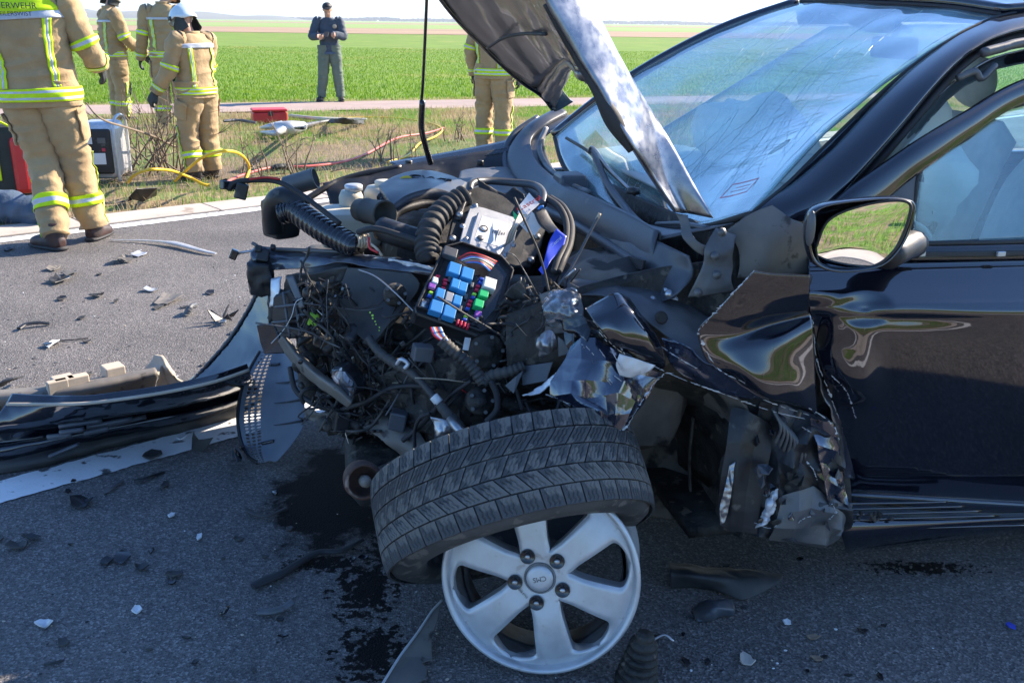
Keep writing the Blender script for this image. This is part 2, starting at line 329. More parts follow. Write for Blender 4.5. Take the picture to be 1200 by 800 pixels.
# ================================================================ THE SETTING
def groundmat(name, c1, c2, scale, c3=None, s3=3, t3=.55, bump=.5, bscale=30, bdist=.02, rough=.95):
    return mat(name, c1, c2, rough, None, 0, scale, bump, bscale, c3=c3, s3=s3, t3=t3, bdist=bdist, detail=8)
def asphalt():
    A = mat('asphalt', (.112, .107, .105), (.165, .157, .152), .72, .85, 0, 1.3, detail=8)
    t = A.node_tree; L = t.links.new; P = t.nodes['Principled BSDF']; tc = nd(t, 'ShaderNodeTexCoord')
    v = nd(t, 'ShaderNodeTexVoronoi'); v.inputs['Scale'].default_value = 190; L(tc.outputs['Object'], v.inputs['Vector'])
    r = nd(t, 'ShaderNodeValToRGB'); e = r.color_ramp.elements
    e[0].position = 0; e[0].color = (.45, .45, .47, 1); e[1].position = 1; e[1].color = (1.9, 1.85, 1.8, 1)
    e2 = r.color_ramp.elements.new(.8); e2.color = (1.1, 1.08, 1.05, 1)
    sp = nd(t, 'ShaderNodeSeparateColor'); L(v.outputs['Color'], sp.inputs[0]); L(sp.outputs[0], r.inputs[0])
    src = P.inputs['Base Color'].links[0].from_socket
    mx = nd(t, 'ShaderNodeMix', data_type='RGBA', blend_type='MULTIPLY'); mx.inputs[0].default_value = 1; L(src, mx.inputs[6]); L(r.outputs[0], mx.inputs[7])
    # oil and coolant stain spilled under the nose of the car, with a ragged outline, and dried drips
    def spot(cx, cy, rx, ry, out_prev, ns=9, lo=.42, hi=.5, amt=1.1):
        mp = nd(t, 'ShaderNodeVectorMath', operation='SUBTRACT'); mp.inputs[1].default_value = (cx, cy, 0); L(tc.outputs['Object'], mp.inputs[0])
        dv = nd(t, 'ShaderNodeVectorMath', operation='DIVIDE'); dv.inputs[1].default_value = (rx, ry, 1); L(mp.outputs[0], dv.inputs[0])
        ln = nd(t, 'ShaderNodeVectorMath', operation='LENGTH'); L(dv.outputs[0], ln.inputs[0])
        n = nd(t, 'ShaderNodeTexNoise'); n.inputs['Scale'].default_value = ns; n.inputs['Detail'].default_value = 6; n.inputs['Roughness'].default_value = .65; L(tc.outputs['Object'], n.inputs['Vector'])
        m1 = nd(t, 'ShaderNodeMath', operation='MULTIPLY_ADD'); m1.inputs[1].default_value = amt; L(n.outputs[0], m1.inputs[0]); L(ln.outputs['Value'], m1.inputs[2])
        mr = nd(t, 'ShaderNodeMapRange'); mr.inputs['From Min'].default_value = .5 + amt * .5; mr.inputs['From Max'].default_value = .64 + amt * .5
        mr.inputs['To Min'].default_value = 1; mr.inputs['To Max'].default_value = 0; L(m1.outputs[0], mr.inputs[0])
        if out_prev:
            mm_ = nd(t, 'ShaderNodeMath', operation='MAXIMUM'); L(out_prev, mm_.inputs[0]); L(mr.outputs[0], mm_.inputs[1]); return mm_.outputs[0]
        return mr.outputs[0]
    o = None
    for (px, py, rx, ry, ns, amt) in ((410, 575, .42, .62, 8, .9), (560, 560, .5, .5, 8, .8), (430, 690, .13, .2, 30, 3.4), (440, 765, .14, .16, 34, 3.4), (1080, 665, .22, .05, 50, 3.4), (380, 660, .16, .06, 36, 3.0), (470, 640, .16, .16, 26, 2.4)):
        g = atZ(px, py); o = spot(g.x, g.y, rx, ry, o, ns, amt=amt)
    m2 = nd(t, 'ShaderNodeMix', data_type='RGBA'); L(o, m2.inputs[0]); L(mx.outputs[2], m2.inputs[6]); m2.inputs[7].default_value = (.012, .011, .011, 1)
    # faint long patches where the lane is worn
    L(m2.outputs[2], P.inputs['Base Color'])
    rr = nd(t, 'ShaderNodeMapRange'); rr.inputs['To Min'].default_value = .8; rr.inputs['To Max'].default_value = .7; L(o, rr.inputs[0]); L(rr.outputs[0], P.inputs['Roughness'])
    sp_ = nd(t, 'ShaderNodeMapRange'); sp_.inputs['To Min'].default_value = .4; sp_.inputs['To Max'].default_value = .06; L(o, sp_.inputs[0]); L(sp_.outputs[0], P.inputs['Specular IOR Level'])
    b = nd(t, 'ShaderNodeBump'); b.inputs['Strength'].default_value = .75; b.inputs['Distance'].default_value = .004; L(v.outputs['Distance'], b.inputs['Height'])
    n4 = nd(t, 'ShaderNodeTexNoise'); n4.inputs['Scale'].default_value = 14; n4.inputs['Detail'].default_value = 6; L(tc.outputs['Object'], n4.inputs['Vector'])
    b2 = nd(t, 'ShaderNodeBump'); b2.inputs['Strength'].default_value = .35; b2.inputs['Distance'].default_value = .012; L(n4.outputs[0], b2.inputs['Height']); L(b.outputs[0], b2.inputs['Normal']); L(b2.outputs[0], P.inputs['Normal'])
    return A
def struct(name, V, F, m, smooth=False): return setp(mk(name, V, F, m, None, smooth, origin=(0, 0, 0)), kind='structure')
def quad(a, b, c, d): return [a, b, c, d], [(0, 1, 2, 3)]
M['asphalt'] = asphalt()
M['earth'] = groundmat('bare_earth', (.2, .15, .1), (.13, .1, .07), 1.2, c3=(.1, .16, .04), s3=.6, t3=.5)
M['verge'] = groundmat('verge_earth', (.3, .22, .13), (.17, .13, .08), 5, c3=(.14, .2, .05), s3=2.2, t3=.5, bscale=18, bdist=.05)
M['field'] = groundmat('young_crop_field', (.11, .2, .008), (.15, .25, .014), .5, c3=(.2, .24, .03), s3=.25, t3=.58, bscale=5, bdist=.1)
M['plough'] = groundmat('ploughed_soil', (.3, .2, .12), (.36, .25, .15), .05, bscale=1)
M['fieldfar'] = groundmat('far_crop', (.2, .32, .06), (.26, .32, .1), .01, bscale=1)
M['pathm'] = groundmat('pale_path_surface', (.38, .29, .25), (.31, .24, .21), 1.5, bscale=40, bdist=.01)
M['kerb'] = mat('pale_concrete', (.5, .44, .38), (.42, .37, .32), .85, None, 0, 2.5, .4, 60, c3=(.3, .25, .2), s3=5, t3=.64)
def linemat():
    A = mat('worn_road_paint', (.82, .82, .82), (.7, .7, .7), .65, None, 0, 5, .5, 90, c3=(.09, .088, .088), s3=16, t3=.6, bdist=.003)
    return A
M['line'] = linemat()
Z0 = -.03
V, F = quad(Vector((-4000, -600, Z0)), Vector((4000, -600, Z0)), Vector((4000, 6000, Z0)), Vector((-4000, 6000, Z0)))
struct('ground', V, F, M['earth'])
def strip(name, n0, n1, z, m, s0=-40, s1=400, z1=None, k=60):
    V = []; F = []
    for i in range(k + 1):
        s = s0 + (s1 - s0) * i / k
        V += [RP(s, n0, z), RP(s, n1, z if z1 is None else z1)]
    F = [(2 * i + 1, 2 * i, 2 * i + 2, 2 * i + 3) for i in range(k)]
    return struct(name, V, F, m)
strip('road', -1.0, 7.0, 0.0, M['asphalt'])
def worn_line(name, n0, n1, s0, s1, z=.004):
    # paint with ragged edges where it has broken away
    V = []; F = []; k = int((s1 - s0) / .02)
    for i in range(k + 1):
        s = s0 + (s1 - s0) * i / k; p = Vector((s * 14, n0, 0))
        V += [RP(s, n0 + .012 * mn.fractal(p, 1, 2, 4), z), RP(s, n1 + .012 * mn.fractal(p + Vector((0, 50, 0)), 1, 2, 4), z)]
    F = [(2 * i + 1, 2 * i, 2 * i + 2, 2 * i + 3) for i in range(k)]
    return struct(name, V, F, M['line'])
worn_line('road_marking', 2.97, 3.13, -8, 1.75)
worn_line('road_marking', 6.82, 6.96, -30, 40)
worn_line('road_marking', -.75, -.6, -30, 40)
# concrete edge slabs of the far kerb, each its own piece with a joint
def slabs(n0, n1, s0, s1, L0, top=.012):
    par = setp(bpy.data.objects.new('kerb_strip', None), kind='structure'); COL.objects.link(par)
    ang = math.atan2(RD.y, RD.x); V, F = boxVF(Matrix.Identity(4), L0 - .012, n1 - n0, .1); base = None
    k = int((s1 - s0) / L0)
    for i in range(k):
        c = RP(s0 + (i + .5) * L0, (n0 + n1) / 2, top - .05 + random.uniform(-.002, .002))
        if base is None: base = mk('slab', V, F, M['kerb'], par, False); solid(base, 0, bev=.006); o = base
        else: o = copyobj(base, par)
        o.location = c; o.rotation_euler = (0, 0, ang + random.uniform(-.002, .002))
slabs(7.005, 7.36, -14, 20, 1.0)
slabs(-1.36, -1.005, -6, 8, 1.0)
# verge
def hgrid(name, fn, nu, nv, m, amp, s):
    V = []
    for j in range(nv + 1):
        for i in range(nu + 1):
            p = fn(i / nu, j / nv); V.append(p + Vector((0, 0, amp * mn.fractal(Vector((p.x, p.y, 0)) * s, 1, 2, 5))))
    F = [(j * (nu + 1) + i, j * (nu + 1) + i + 1, (j + 1) * (nu + 1) + i + 1, (j + 1) * (nu + 1) + i) for j in range(nv) for i in range(nu)]
    return struct(name, V, F, m, True)
# path runs at about 26 degrees
pa = atZ(300, 131); pb = atZ(640, 125); pc = atZ(300, 120.5); PD = (pb - pa).normalized(); PN = Vector((-PD.y, PD.x, 0)); PW = (pc - pa).dot(PN)
def PP(s, n, z=0): return Vector((pa.x, pa.y, 0)) + PD * s + PN * n + Vector((0, 0, z))
def verge_pt(u, v):
    a = RP(-12 + 60 * u, 7.37, .0); s = (a - PP(0, 0)).dot(PD); b = PP(s * .75 + 1, -.02, .0); p = a.lerp(b, v)
    p.z = -.0 - .06 * math.sin(min(1, v * 1.6) * math.pi) ; return p
hgrid('verge', verge_pt, 150, 60, M['verge'], .035, 1.7)
hgrid('verge', lambda u, v: RP(-12 + 30 * u, -1.37 - 9 * v, .02 + .5 * v), 80, 30, M['verge'], .05, 1.3)
V, F = quad(PP(-30, 0, .004), PP(120, 0, .004), PP(120, PW, .004), PP(-30, PW, .004)); struct('path', V, F, M['pathm'])
def band(name, n0, n1, m, z=.0):
    V, F = quad(PP(-900, n0, z), PP(2400, n0, z), PP(2400, n1, z), PP(-900, n1, z)); return struct(name, V, F, m)
band('field', PW + .02, 3000, M['field'], -.012)
def xband(name, y0, y1, m, z, tilt=.0):
    V, F = quad(Vector((-3000, y0 - 3000 * tilt, z)), Vector((3500, y0 + 3500 * tilt, z)), Vector((3500, y1 + 3500 * tilt, z)), Vector((-3000, y1 - 3000 * tilt, z))); return struct(name, V, F, m)
xband('ploughed_field', 112, 190, M['plough'], .02)
xband('far_field', 190, 420, M['fieldfar'], .03)
xband('ploughed_field', 420, 620, M['plough'], .05)
xband('far_field', 620, 4500, M['fieldfar'], .07)
# low hills on the left
M['hill'] = groundmat('distant_hill', (.1, .11, .08), (.14, .14, .1), .01, bscale=.1)
def hill(cx, cy, w, d, h):
    def fn(u, v):
        x = (u - .5) * 2; y = (v - .5) * 2; r = max(0, 1 - x * x) * max(0, 1 - y * y)
        return Vector((cx + x * w, cy + y * d, h * r * (1 + .25 * math.sin(u * 17)) - 1))
    return hgrid('hill', fn, 40, 12, M['hill'], 1.0, .02)
hill(-1050, 2300, 330, 150, 22); hill(-760, 2450, 260, 150, 15); hill(-1250, 2500, 400, 200, 18)
# ---------------------------------------------------------------- grasses
def blades(name, fn, n, h0, h1, wd, m, lean=.5, seg=2):
    P = np.array([fn() for _ in range(n)]); ang = np.random.rand(n) * 6.283; h = h0 + (h1 - h0) * np.random.rand(n) ** 1.5
    lx = np.cos(ang) * lean * h * np.random.rand(n); ly = np.sin(ang) * lean * h * np.random.rand(n); a2 = np.random.rand(n) * 6.283
    wx = np.cos(a2) * wd * .5; wy = np.sin(a2) * wd * .5; z = np.zeros(n)
    b0 = P + np.c_[wx, wy, z - .01]; b1 = P - np.c_[wx, wy, z + .01]; m0 = P + np.c_[wx * .7 + lx * .35, wy * .7 + ly * .35, h * .6]; m1 = P + np.c_[-wx * .7 + lx * .35, -wy * .7 + ly * .35, h * .6]; tp = P + np.c_[lx, ly, h]
    V = np.stack([b0, b1, m1, m0, tp], 1).reshape(-1, 3); i = np.arange(n) * 5
    me = bpy.data.meshes.new(name); me.vertices.add(len(V)); me.vertices.foreach_set('co', V.ravel())
    loops = np.stack([i, i + 1, i + 2, i + 3, i + 3, i + 2, i + 4], 1).ravel(); me.loops.add(len(loops)); me.loops.foreach_set('vertex_index', loops)
    me.polygons.add(2 * n); ls = np.stack([np.arange(n) * 7, np.arange(n) * 7 + 4], 1).ravel(); me.polygons.foreach_set('loop_start', ls)
    me.update(calc_edges=True); me.validate(); me.materials.append(m)
    o = bpy.data.objects.new(name, me); COL.objects.link(o); return o
def leafm(name, c1, c2, sc=1.2, tr=.45):
    A = mat(name, c1, c2, .6, None, 0, sc, detail=8, lo=.4, hi=.6); t = A.node_tree; P = t.nodes['Principled BSDF']; L = t.links.new
    o = t.nodes['Material Output']; d = nd(t, 'ShaderNodeBsdfTranslucent'); L(P.inputs['Base Color'].links[0].from_socket, d.inputs[0])
    mx = nd(t, 'ShaderNodeMixShader'); mx.inputs[0].default_value = tr; L(P.outputs[0], mx.inputs[1]); L(d.outputs[0], mx.inputs[2]); L(mx.outputs[0], o.inputs[0]); return A
M['gr_green'] = leafm('fresh_grass', (.12, .27, .02), (.2, .36, .05)); M['gr_dry'] = leafm('dry_straw', (.5, .4, .22), (.36, .27, .15)); M['crop'] = leafm('young_wheat', (.09, .21, .004), (.18, .30, .012), 2.5)
def vg(mode):
    def f():
        while True:
            u = random.random(); v = random.random() ** .9 * .955; u = .1 + u * .5
            p = verge_pt(u, v)
            q = mn.fractal(Vector((p.x, p.y, 0)) * .8, 1, 2, 4) + .35 * mn.noise(Vector((p.x * 3, p.y * 3, 4)))
            if (mode == 0 and q > -.08) or (mode == 1 and q < .22) or random.random() < .12: return (p.x, p.y, p.z)
    return f
setp(blades('verge_grass', vg(0), 120000, .02, .09, .006, M['gr_green']), 'short fresh green grass on the verge between kerb and path', 'grass', kind='stuff')
setp(blades('dry_verge_grass', vg(1), 120000, .02, .115, .006, M['gr_dry'], 1.2), 'dry straw-coloured grass tangled on the verge', 'grass', kind='stuff')
def fl():
    while True:
        r = 16 + 38 * random.random() ** 1.5; x = random.uniform(-.62, .75) * r; y = r
        s = (Vector((x, y, 0)) - PP(0, 0)).dot(PN)
        if s > PW + .25: return (x, y, -.01)
setp(blades('crop_rows', fl, 170000, .03, .075, .014, M['crop'], .6), 'bright green young crop growing in the field beyond the path', 'crop', kind='stuff')
def fe():
    s = random.uniform(-12, 22); n = PW + random.uniform(-.08, .35); p = PP(s, n); return (p.x, p.y, 0)
setp(blades('path_edge_grass', fe, 7000, .02, .07, .008, M['gr_dry'], 1), 'dry grass fringe along the far edge of the path', 'grass', kind='stuff')
def bv():
    p = RP(random.uniform(-5, 12), -1.4 - 4 * random.random()); v = (-1.37 - p.dot(RN)) / 9; return (p.x, p.y, .0 + .5 * v)
setp(blades('near_verge_grass', bv, 30000, .06, .22, .009, M['gr_green']), 'green grass of the verge behind the photographer, seen in the door mirror', 'grass', kind='stuff')
# far treeline: leaf clumps over a long belt
def belt(name, x0, x1, y, h, n, m, label):
    V = []; F = []
    for i in range(n):
        x = random.uniform(x0, x1); e = .5 + .5 * mn.fractal(Vector((x * .006, y, 0)), 1, 2, 4); hh = h * (.25 + e) * random.uniform(.3, 1); c = Vector((x, y + random.uniform(-20, 20), hh)); s = h * .4
        b = len(V)
        for k in range(6):
            a = k * 1.047; V.append(c + Vector((math.cos(a) * s * random.uniform(.6, 1.5), random.uniform(-2, 2), math.sin(a) * s * random.uniform(.6, 1.3))))
        F.append(tuple(range(b, b + 6)))
    return setp(mk(name, V, F, m, None, False), label, 'wood', kind='stuff')
M['farleaf'] = leafm('distant_foliage', (.04, .06, .04), (.07, .08, .06), .01, .2)
belt('distant_wood', -1500, 1900, 2800, 9, 5200, M['farleaf'], 'hazy belt of trees along the horizon')
# distant pointed tower
tw = thing('church_tower', (-782, 2200, 0), 'tiny pointed church tower on the horizon above the helmeted firefighter', 'tower')
box('tower_wall', Matrix.Translation((-782, 2200, 10)), 7, 7, 20, M['plough'], tw, 0)
V, F = latheVF([(5, 20), (.3, 36)], 4, Matrix.Translation((-782, 2200, 0))); mk('spire', V, F, M['hill'], tw, False)
# ================================================================ TYRE AND RIM
def make_tyre():
    c = Vector((.005, 1.985, .345)); el = math.radians(-46); yaw = math.radians(21)
    ax = Vector((math.sin(yaw) * math.cos(el), -math.cos(yaw) * math.cos(el), math.sin(el)))
    mm = basis(c, ax); T = thing('tyre', (c.x, c.y, 0), 'worn black winter tyre torn off its rim, lying tilted above the silver rim', 'tyre')
    W = .105; RO = .325
    prof = [(.222, -.085), (.228, -.1), (.25, -.112), (.285, -.113), (.305, -.102), (.3135, -.085), (.3175, -.05), (.319, 0), (.3175, .05), (.3135, .085), (.305, .102), (.285, .113), (.25, .112), (.228, .1), (.222, .085), (.235, .08), (.27, .092), (.298, .085), (.305, .05), (.306, 0), (.305, -.05), (.298, -.085), (.27, -.092), (.235, -.08)]
    lathe('carcass', prof, M['tyre'], T, mm, 96, closed=True)
    # tread blocks: five ribs, each block a piece with sipes cut in it
    def rad(x): return .3195 - 1.15 * max(0, abs(x) - .045) ** 2 * 1.0 - .08 * x * x
    ribs = [(-.104, -.0635, .12, 44), (-.060, -.0235, .75, 44), (-.020, .020, .55, 44), (.0235, .060, -.6, 44), (.0635, .104, -.1, 44)]
    hgt = .006
    for ri, (x0, x1, sl, cnt) in enumerate(ribs):
        pitch = 2 * math.pi / cnt; gapa = pitch * .07; V = []; F = []
        na = 13; nx = 5
        top = {}
        outer = ri in (0, 4)
        for j in range(nx + 1):
            x = x0 + (x1 - x0) * j / nx
            for i in range(na + 1):
                a = -pitch / 2 + gapa / 2 + (pitch - gapa) * i / na + sl * pitch * ((x - x0) / (x1 - x0) - .5)
                zig = .0
                if 0 < i < na: zig = pitch * .035 * (1 if j % 2 else -1)
                r = rad(x) + hgt * (1 if not outer else (1 - .35 * abs(abs(x) - .066) / .038))
                if i in (3, 4, 6, 7, 9, 10): pass
                a += zig; sip = (i in (4, 7, 10)) and 0 < j < nx
                if sip: r -= .0025
                top[i, j] = len(V); V.append(Vector((r * math.cos(a), r * math.sin(a), x)))
        for j in range(nx):
            for i in range(na): F.append((top[i, j], top[i, j + 1], top[i + 1, j + 1], top[i + 1, j]))
        ring = [(i, 0) for i in range(na + 1)] + [(na, j) for j in range(1, nx + 1)] + [(i, nx) for i in range(na - 1, -1, -1)] + [(0, j) for j in range(nx - 1, 0, -1)]
        lows = []
        for (i, j) in ring:
            v = V[top[i, j]]; rr = math.hypot(v.x, v.y); k = (rad(v.z) - .002) / rr; lows.append(len(V)); V.append(Vector((v.x * k, v.y * k, v.z)))
        for q in range(len(ring)):
            a = ring[q]; b = ring[(q + 1) % len(ring)]; F.append((top[b], top[a], lows[q], lows[(q + 1) % len(ring)]))
        me = None; off = (ri * .37) % 1
        for k in range(cnt):
            if me is None:
                o = mk('tread_block', V, F, M['tyre'], None, False, origin=(0, 0, 0)); me = o; o.parent = T
            else: o = copyobj(me, T)
            m4 = Matrix.Translation(-Vector(T.location)) @ mm @ Matrix.Rotation((k + off) * pitch, 4, 'Z')
            o.matrix_local = m4
    return T
make_tyre()

def make_rim():
    R = .226; c = Vector((.070, 1.838, .235)); el = math.radians(13); yaw = math.radians(-7)
    ax = Vector((math.sin(yaw) * math.cos(el), -math.cos(yaw) * math.cos(el), math.sin(el)))
    mm = basis(c, ax); T = thing('alloy_rim', (c.x, c.y, 0), 'silver six-spoke alloy rim without tyre, standing upright in front of the torn-off tyre', 'wheel rim')
    T2 = Matrix.Translation(-Vector(T.location))
    # barrel and lip
    prof = [(R, .004), (R * .985, .010), (R * .955, .010), (R * .935, .0), (R * .92, -.012), (R * .9, -.03), (R * .86, -.06), (R * .85, -.12), (R * .9, -.15), (R * .97, -.175), (R, -.18), (R, -.19), (R * .95, -.186), (R * .87, -.16), (R * .815, -.12), (R * .825, -.06), (R * .88, -.022), (R * .97, -.006), (R, -.004)]
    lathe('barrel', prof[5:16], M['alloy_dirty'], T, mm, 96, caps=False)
    lathe('outer_lip', prof[:6] + prof[16:], M['alloy'], T, mm, 128, closed=True)
    # spoke sector
    N = 6; r0, r1 = .072, R * .93; hs = math.pi / N; V = []; F = []; nr = 54; nu = 16; full = []
    G = []
    for j in range(nr + 1):
        q = j / nr; r = .026 + (r1 - .026) * q
        wv = .032 + .013 * max(0, (r - .08) / .13) ** 1.1      # half width
        h = math.asin(min(.999, wv / r)) if wv < r else hs
        f0 = max(0, 1 - (r - .064) / .045) ; f1 = max(0, 1 - (r1 - .006 - r) / .030)
        h = min(hs, h + (hs - h) * (min(1, f0) ** 3.5 if r > .064 else 1)); h = min(hs, h + (hs - h) * min(1, f1) ** 3.2)
        isf = h > hs - 1e-3; full.append(isf); row = []
        for i in range(nu + 1):
            u = -1 + 2 * i / nu; a = u * h
            z = .004 + .006 * math.sin(q * math.pi) - .012 * q ** 4
            edge = max(0, abs(u) - .72) / .28
            if not isf: z -= .006 * edge ** 2
            row.append(Vector((r * math.cos(a), r * math.sin(a), z)))
        G.append(row)
    V = [p for r in G for p in r]; w_ = nu + 1
    F = [(j * w_ + i, (j + 1) * w_ + i, (j + 1) * w_ + i + 1, j * w_ + i + 1) for j in range(nr) for i in range(nu)]
    for side in (0, nu):
        b = len(V)
        for j in range(nr + 1):
            p = G[j][side]; dep = .045; r = math.hypot(p.x, p.y); a = math.atan2(p.y, p.x) ; a *= (1 - .06)
            V.append(Vector((p.x, p.y, p.z - .008))); V.append(Vector((r * math.cos(a), r * math.sin(a), p.z - dep)))
        for j in range(nr):
            if full[j] and full[j + 1]: continue
            t0 = j * w_ + side; t1 = (j + 1) * w_ + side; a0 = b + 2 * j; a1 = b + 2 * j + 2
            q1 = (t0, a0, a1, t1); q2 = (a0, a0 + 1, a1 + 1, a1)
            if side == 0: q1 = q1[::-1]; q2 = q2[::-1]
            F += [q1, q2]
    me = None
    for k in range(N):
        if me is None: o = mk('spoke', V, F, M['alloy'], None, True, origin=(0, 0, 0)); o.parent = T; me = o
        else: o = copyobj(me, T)
        o.matrix_local = T2 @ mm @ Matrix.Rotation(math.radians(43 + 60 * k), 4, 'Z')
        o.modifiers.clear()
        e = o.modifiers.new('edge', 'EDGE_SPLIT'); e.split_angle = math.radians(50)
    # back dish behind the windows, hub, holes with bolts, cap
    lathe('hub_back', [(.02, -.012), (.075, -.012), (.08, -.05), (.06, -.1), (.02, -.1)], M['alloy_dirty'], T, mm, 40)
    cap = lathe('centre_cap', [(.001, .0135), (.02, .0135), (.027, .012), (.031, .009), (.032, .002), (.001, .002)], M['beige_metal'] if False else M['alloy'], T, mm, 48)
    lathe('cap_ring', [(.0315, .006), (.034, .0105), (.0365, .006), (.034, .002)], M['alloy_dirty'], T, mm, 48, closed=True)
    textobj('cap_lettering', 'CMS', .016, mm @ Matrix.Translation((0, 0, .0140)) @ Matrix.Rotation(math.radians(195), 4, 'Z'), M['metal_grey'], cap)
    textobj('stamped_lettering', '16H2 ET53', .007, mm @ Matrix.Translation((-.038, -.036, .0105)) @ Matrix.Rotation(math.radians(-45), 4, 'Z'), M['metal_grey'], T)
    for k in range(5):
        a = math.radians(49 + 72 * k); p = Vector((.057 * math.cos(a), .057 * math.sin(a), 0)); m2 = mm @ Matrix.Translation(p)
        h = lathe('bolt_hole', [(.001, .0112), (.0150, .0112), (.0168, .0126), (.0175, .0102), (.001, .0102)], M['gloss_black'], T, m2, 24)
        lathe('lug_bolt', [(.001, .0175), (.0052, .0175), (.0062, .0165), (.007, .0122), (.001, .0122)], M['steel'], h, m2, 6 if k % 2 else 12)
    box('wheel_weight', mm @ Matrix.Translation((.198, -.02, -.03)), .004, .022, .012, M['green_relay'], T, .002)
    return T
make_rim()

# ================================================================ PEOPLE
def loftVF(sec, nu=28, nv=None, folds=0, fs=9, seed=0, cap=True, t0=0, t1=1, off=0, base=0, a0=0, a1=2 * math.pi, zfold=0):
    """sec: list of (centre, rx, ry, yaw) ; local x = sideways. returns verts + faces; sub-range and offset give bands that hug the cloth"""
    nv = nv or 8 * len(sec); C = [Vector(s[0]) for s in sec]; V = []; full = abs(a1 - a0 - 2 * math.pi) < 1e-6
    n = nu if full else nu + 1
    for j in range(nv + 1):
        t = t0 + (t1 - t0) * j / nv; c = cr(C, t); rx = crs([s[1] for s in sec], t); ry = crs([s[2] for s in sec], t); yw = crs([s[3] for s in sec], t)
        d = (cr(C, min(1, t + .02)) - cr(C, max(0, t - .02))); d = d.normalized() if d.length > 1e-9 else Vector((0, 0, 1))
        X = Vector((math.cos(yw), math.sin(yw), 0)); X = (X - d * X.dot(d)).normalized(); Yv = d.cross(X)
        for i in range(n):
            a = a0 + (a1 - a0) * i / nu; ca = math.cos(a); sa = math.sin(a)
            e = .85; x = math.copysign(abs(ca) ** e, ca); y = math.copysign(abs(sa) ** e, sa)
            p = c + X * x * rx + Yv * y * ry; nrm = (X * x + Yv * y).normalized()
            f = 0
            if folds:
                q = Vector((p.x * fs * .8, p.y * fs * .8, p.z * fs * 1.5 + 2.2 * a * .0)) + Vector((seed * 5.1, 0, 0))
                f = folds * (1 - 2.2 * abs(mn.noise(q))) * .8 + folds * .6 * mn.noise(q * .45 + Vector((3, 3, 3)))
                if zfold: f += zfold * math.sin(t * 40 + 2.5 * mn.noise(p * 6) + a * 1.5) * (t ** 2)
            V.append(p + nrm * (f + off))
    F = []
    for j in range(nv):
        for i in range(nu if full else nu):
            k = (i + 1) % n if full else i + 1
            F.append((j * n + i, j * n + k, (j + 1) * n + k, (j + 1) * n + i))
    if cap and full: F.append(tuple(range(n))[::-1]); F.append(tuple(nv * n + i for i in range(n)))
    return V, [tuple(x + base for x in f) for f in F]
def loft(name, sec, m, par, th=0, **k):
    V, F = loftVF(sec, **k); return solid(mk(name, V, F, m, par), th, 1) if th else mk(name, V, F, m, par)
def bandpiece(name, sec, par, t0, t1, stripes, nv=9, off=.006, **k):
    k.pop('t0', 0); V, F = loftVF(sec, t0=t0, t1=t1, nv=nv, cap=False, off=off, **k)
    nu = len(F) // nv; fm = []
    for j in range(nv):
        fm += [stripes[min(int(j / nv * len(stripes)), len(stripes) - 1)]] * nu
    o = mk(name, V, F, None, par, True, mats=[M['hiyellow'], M['silverband']], fm=fm); return solid(o, .004, 1)
def stripe_v(name, sec, par, t0, t1, a, da, off=.006, nv=40, **k):
    V = []; F = []; fm = []
    for q in range(3):
        v, f = loftVF(sec, nu=3, nv=nv, t0=t0, t1=t1, a0=a - da + q * da * 2 / 3, a1=a - da + (q + 1) * da * 2 / 3, cap=False, off=off, base=len(V), **k)
        V += v; F += f; fm += [1 if q == 1 else 0] * len(f)
    o = mk(name, V, F, None, par, True, mats=[M['hiyellow'], M['silverband']], fm=fm); return solid(o, .004, 1)
def hand_parts(wr, dr, curl=.4, side=1, pn=None):
    """list of (pts, radii) tubes for palm, four unequal bent fingers and a thumb"""
    d = dr.normalized(); pn = (pn or Vector((0, -1, 0))); s = d.cross(pn).normalized() * side; n = s.cross(d).normalized() * side; L = []
    for k, (o, ln) in enumerate(((-.03, .075), (-.01, .088), (.011, .082), (.03, .062))):
        b = wr + s * o * .5; e = wr + d * .085 + s * o; m1 = e + d * ln * .5 * math.cos(curl) + n * ln * .5 * math.sin(curl); m2 = m1 + d * ln * .5 * math.cos(curl * 2.2) + n * ln * .5 * math.sin(curl * 2.2)
        L.append(([b, b.lerp(e, .5), e, m1, m2], [.019, .018, .0115, .0100, .0085]))
    b = wr + d * .02 - s * .02; L.append(([b, b - s * .03 + d * .03, b - s * .045 + d * .065 + n * .01], [.017, .013, .0095]))
    return L
def union(name, parts, m, par, vox=.011, smooth_it=6):
    """one continuous closed skin grown over the overlapping lofts"""
    V = []; F = []
    for v, f in parts:
        b = len(V); V += v; F += [tuple(x + b for x in q) for q in f]
    o = mk(name, V, F, m, par); r = o.modifiers.new('skin', 'REMESH'); r.mode = 'VOXEL'; r.voxel_size = vox; r.use_smooth_shade = True
    s = o.modifiers.new('smooth', 'SMOOTH'); s.iterations = smooth_it; s.factor = .5; return o
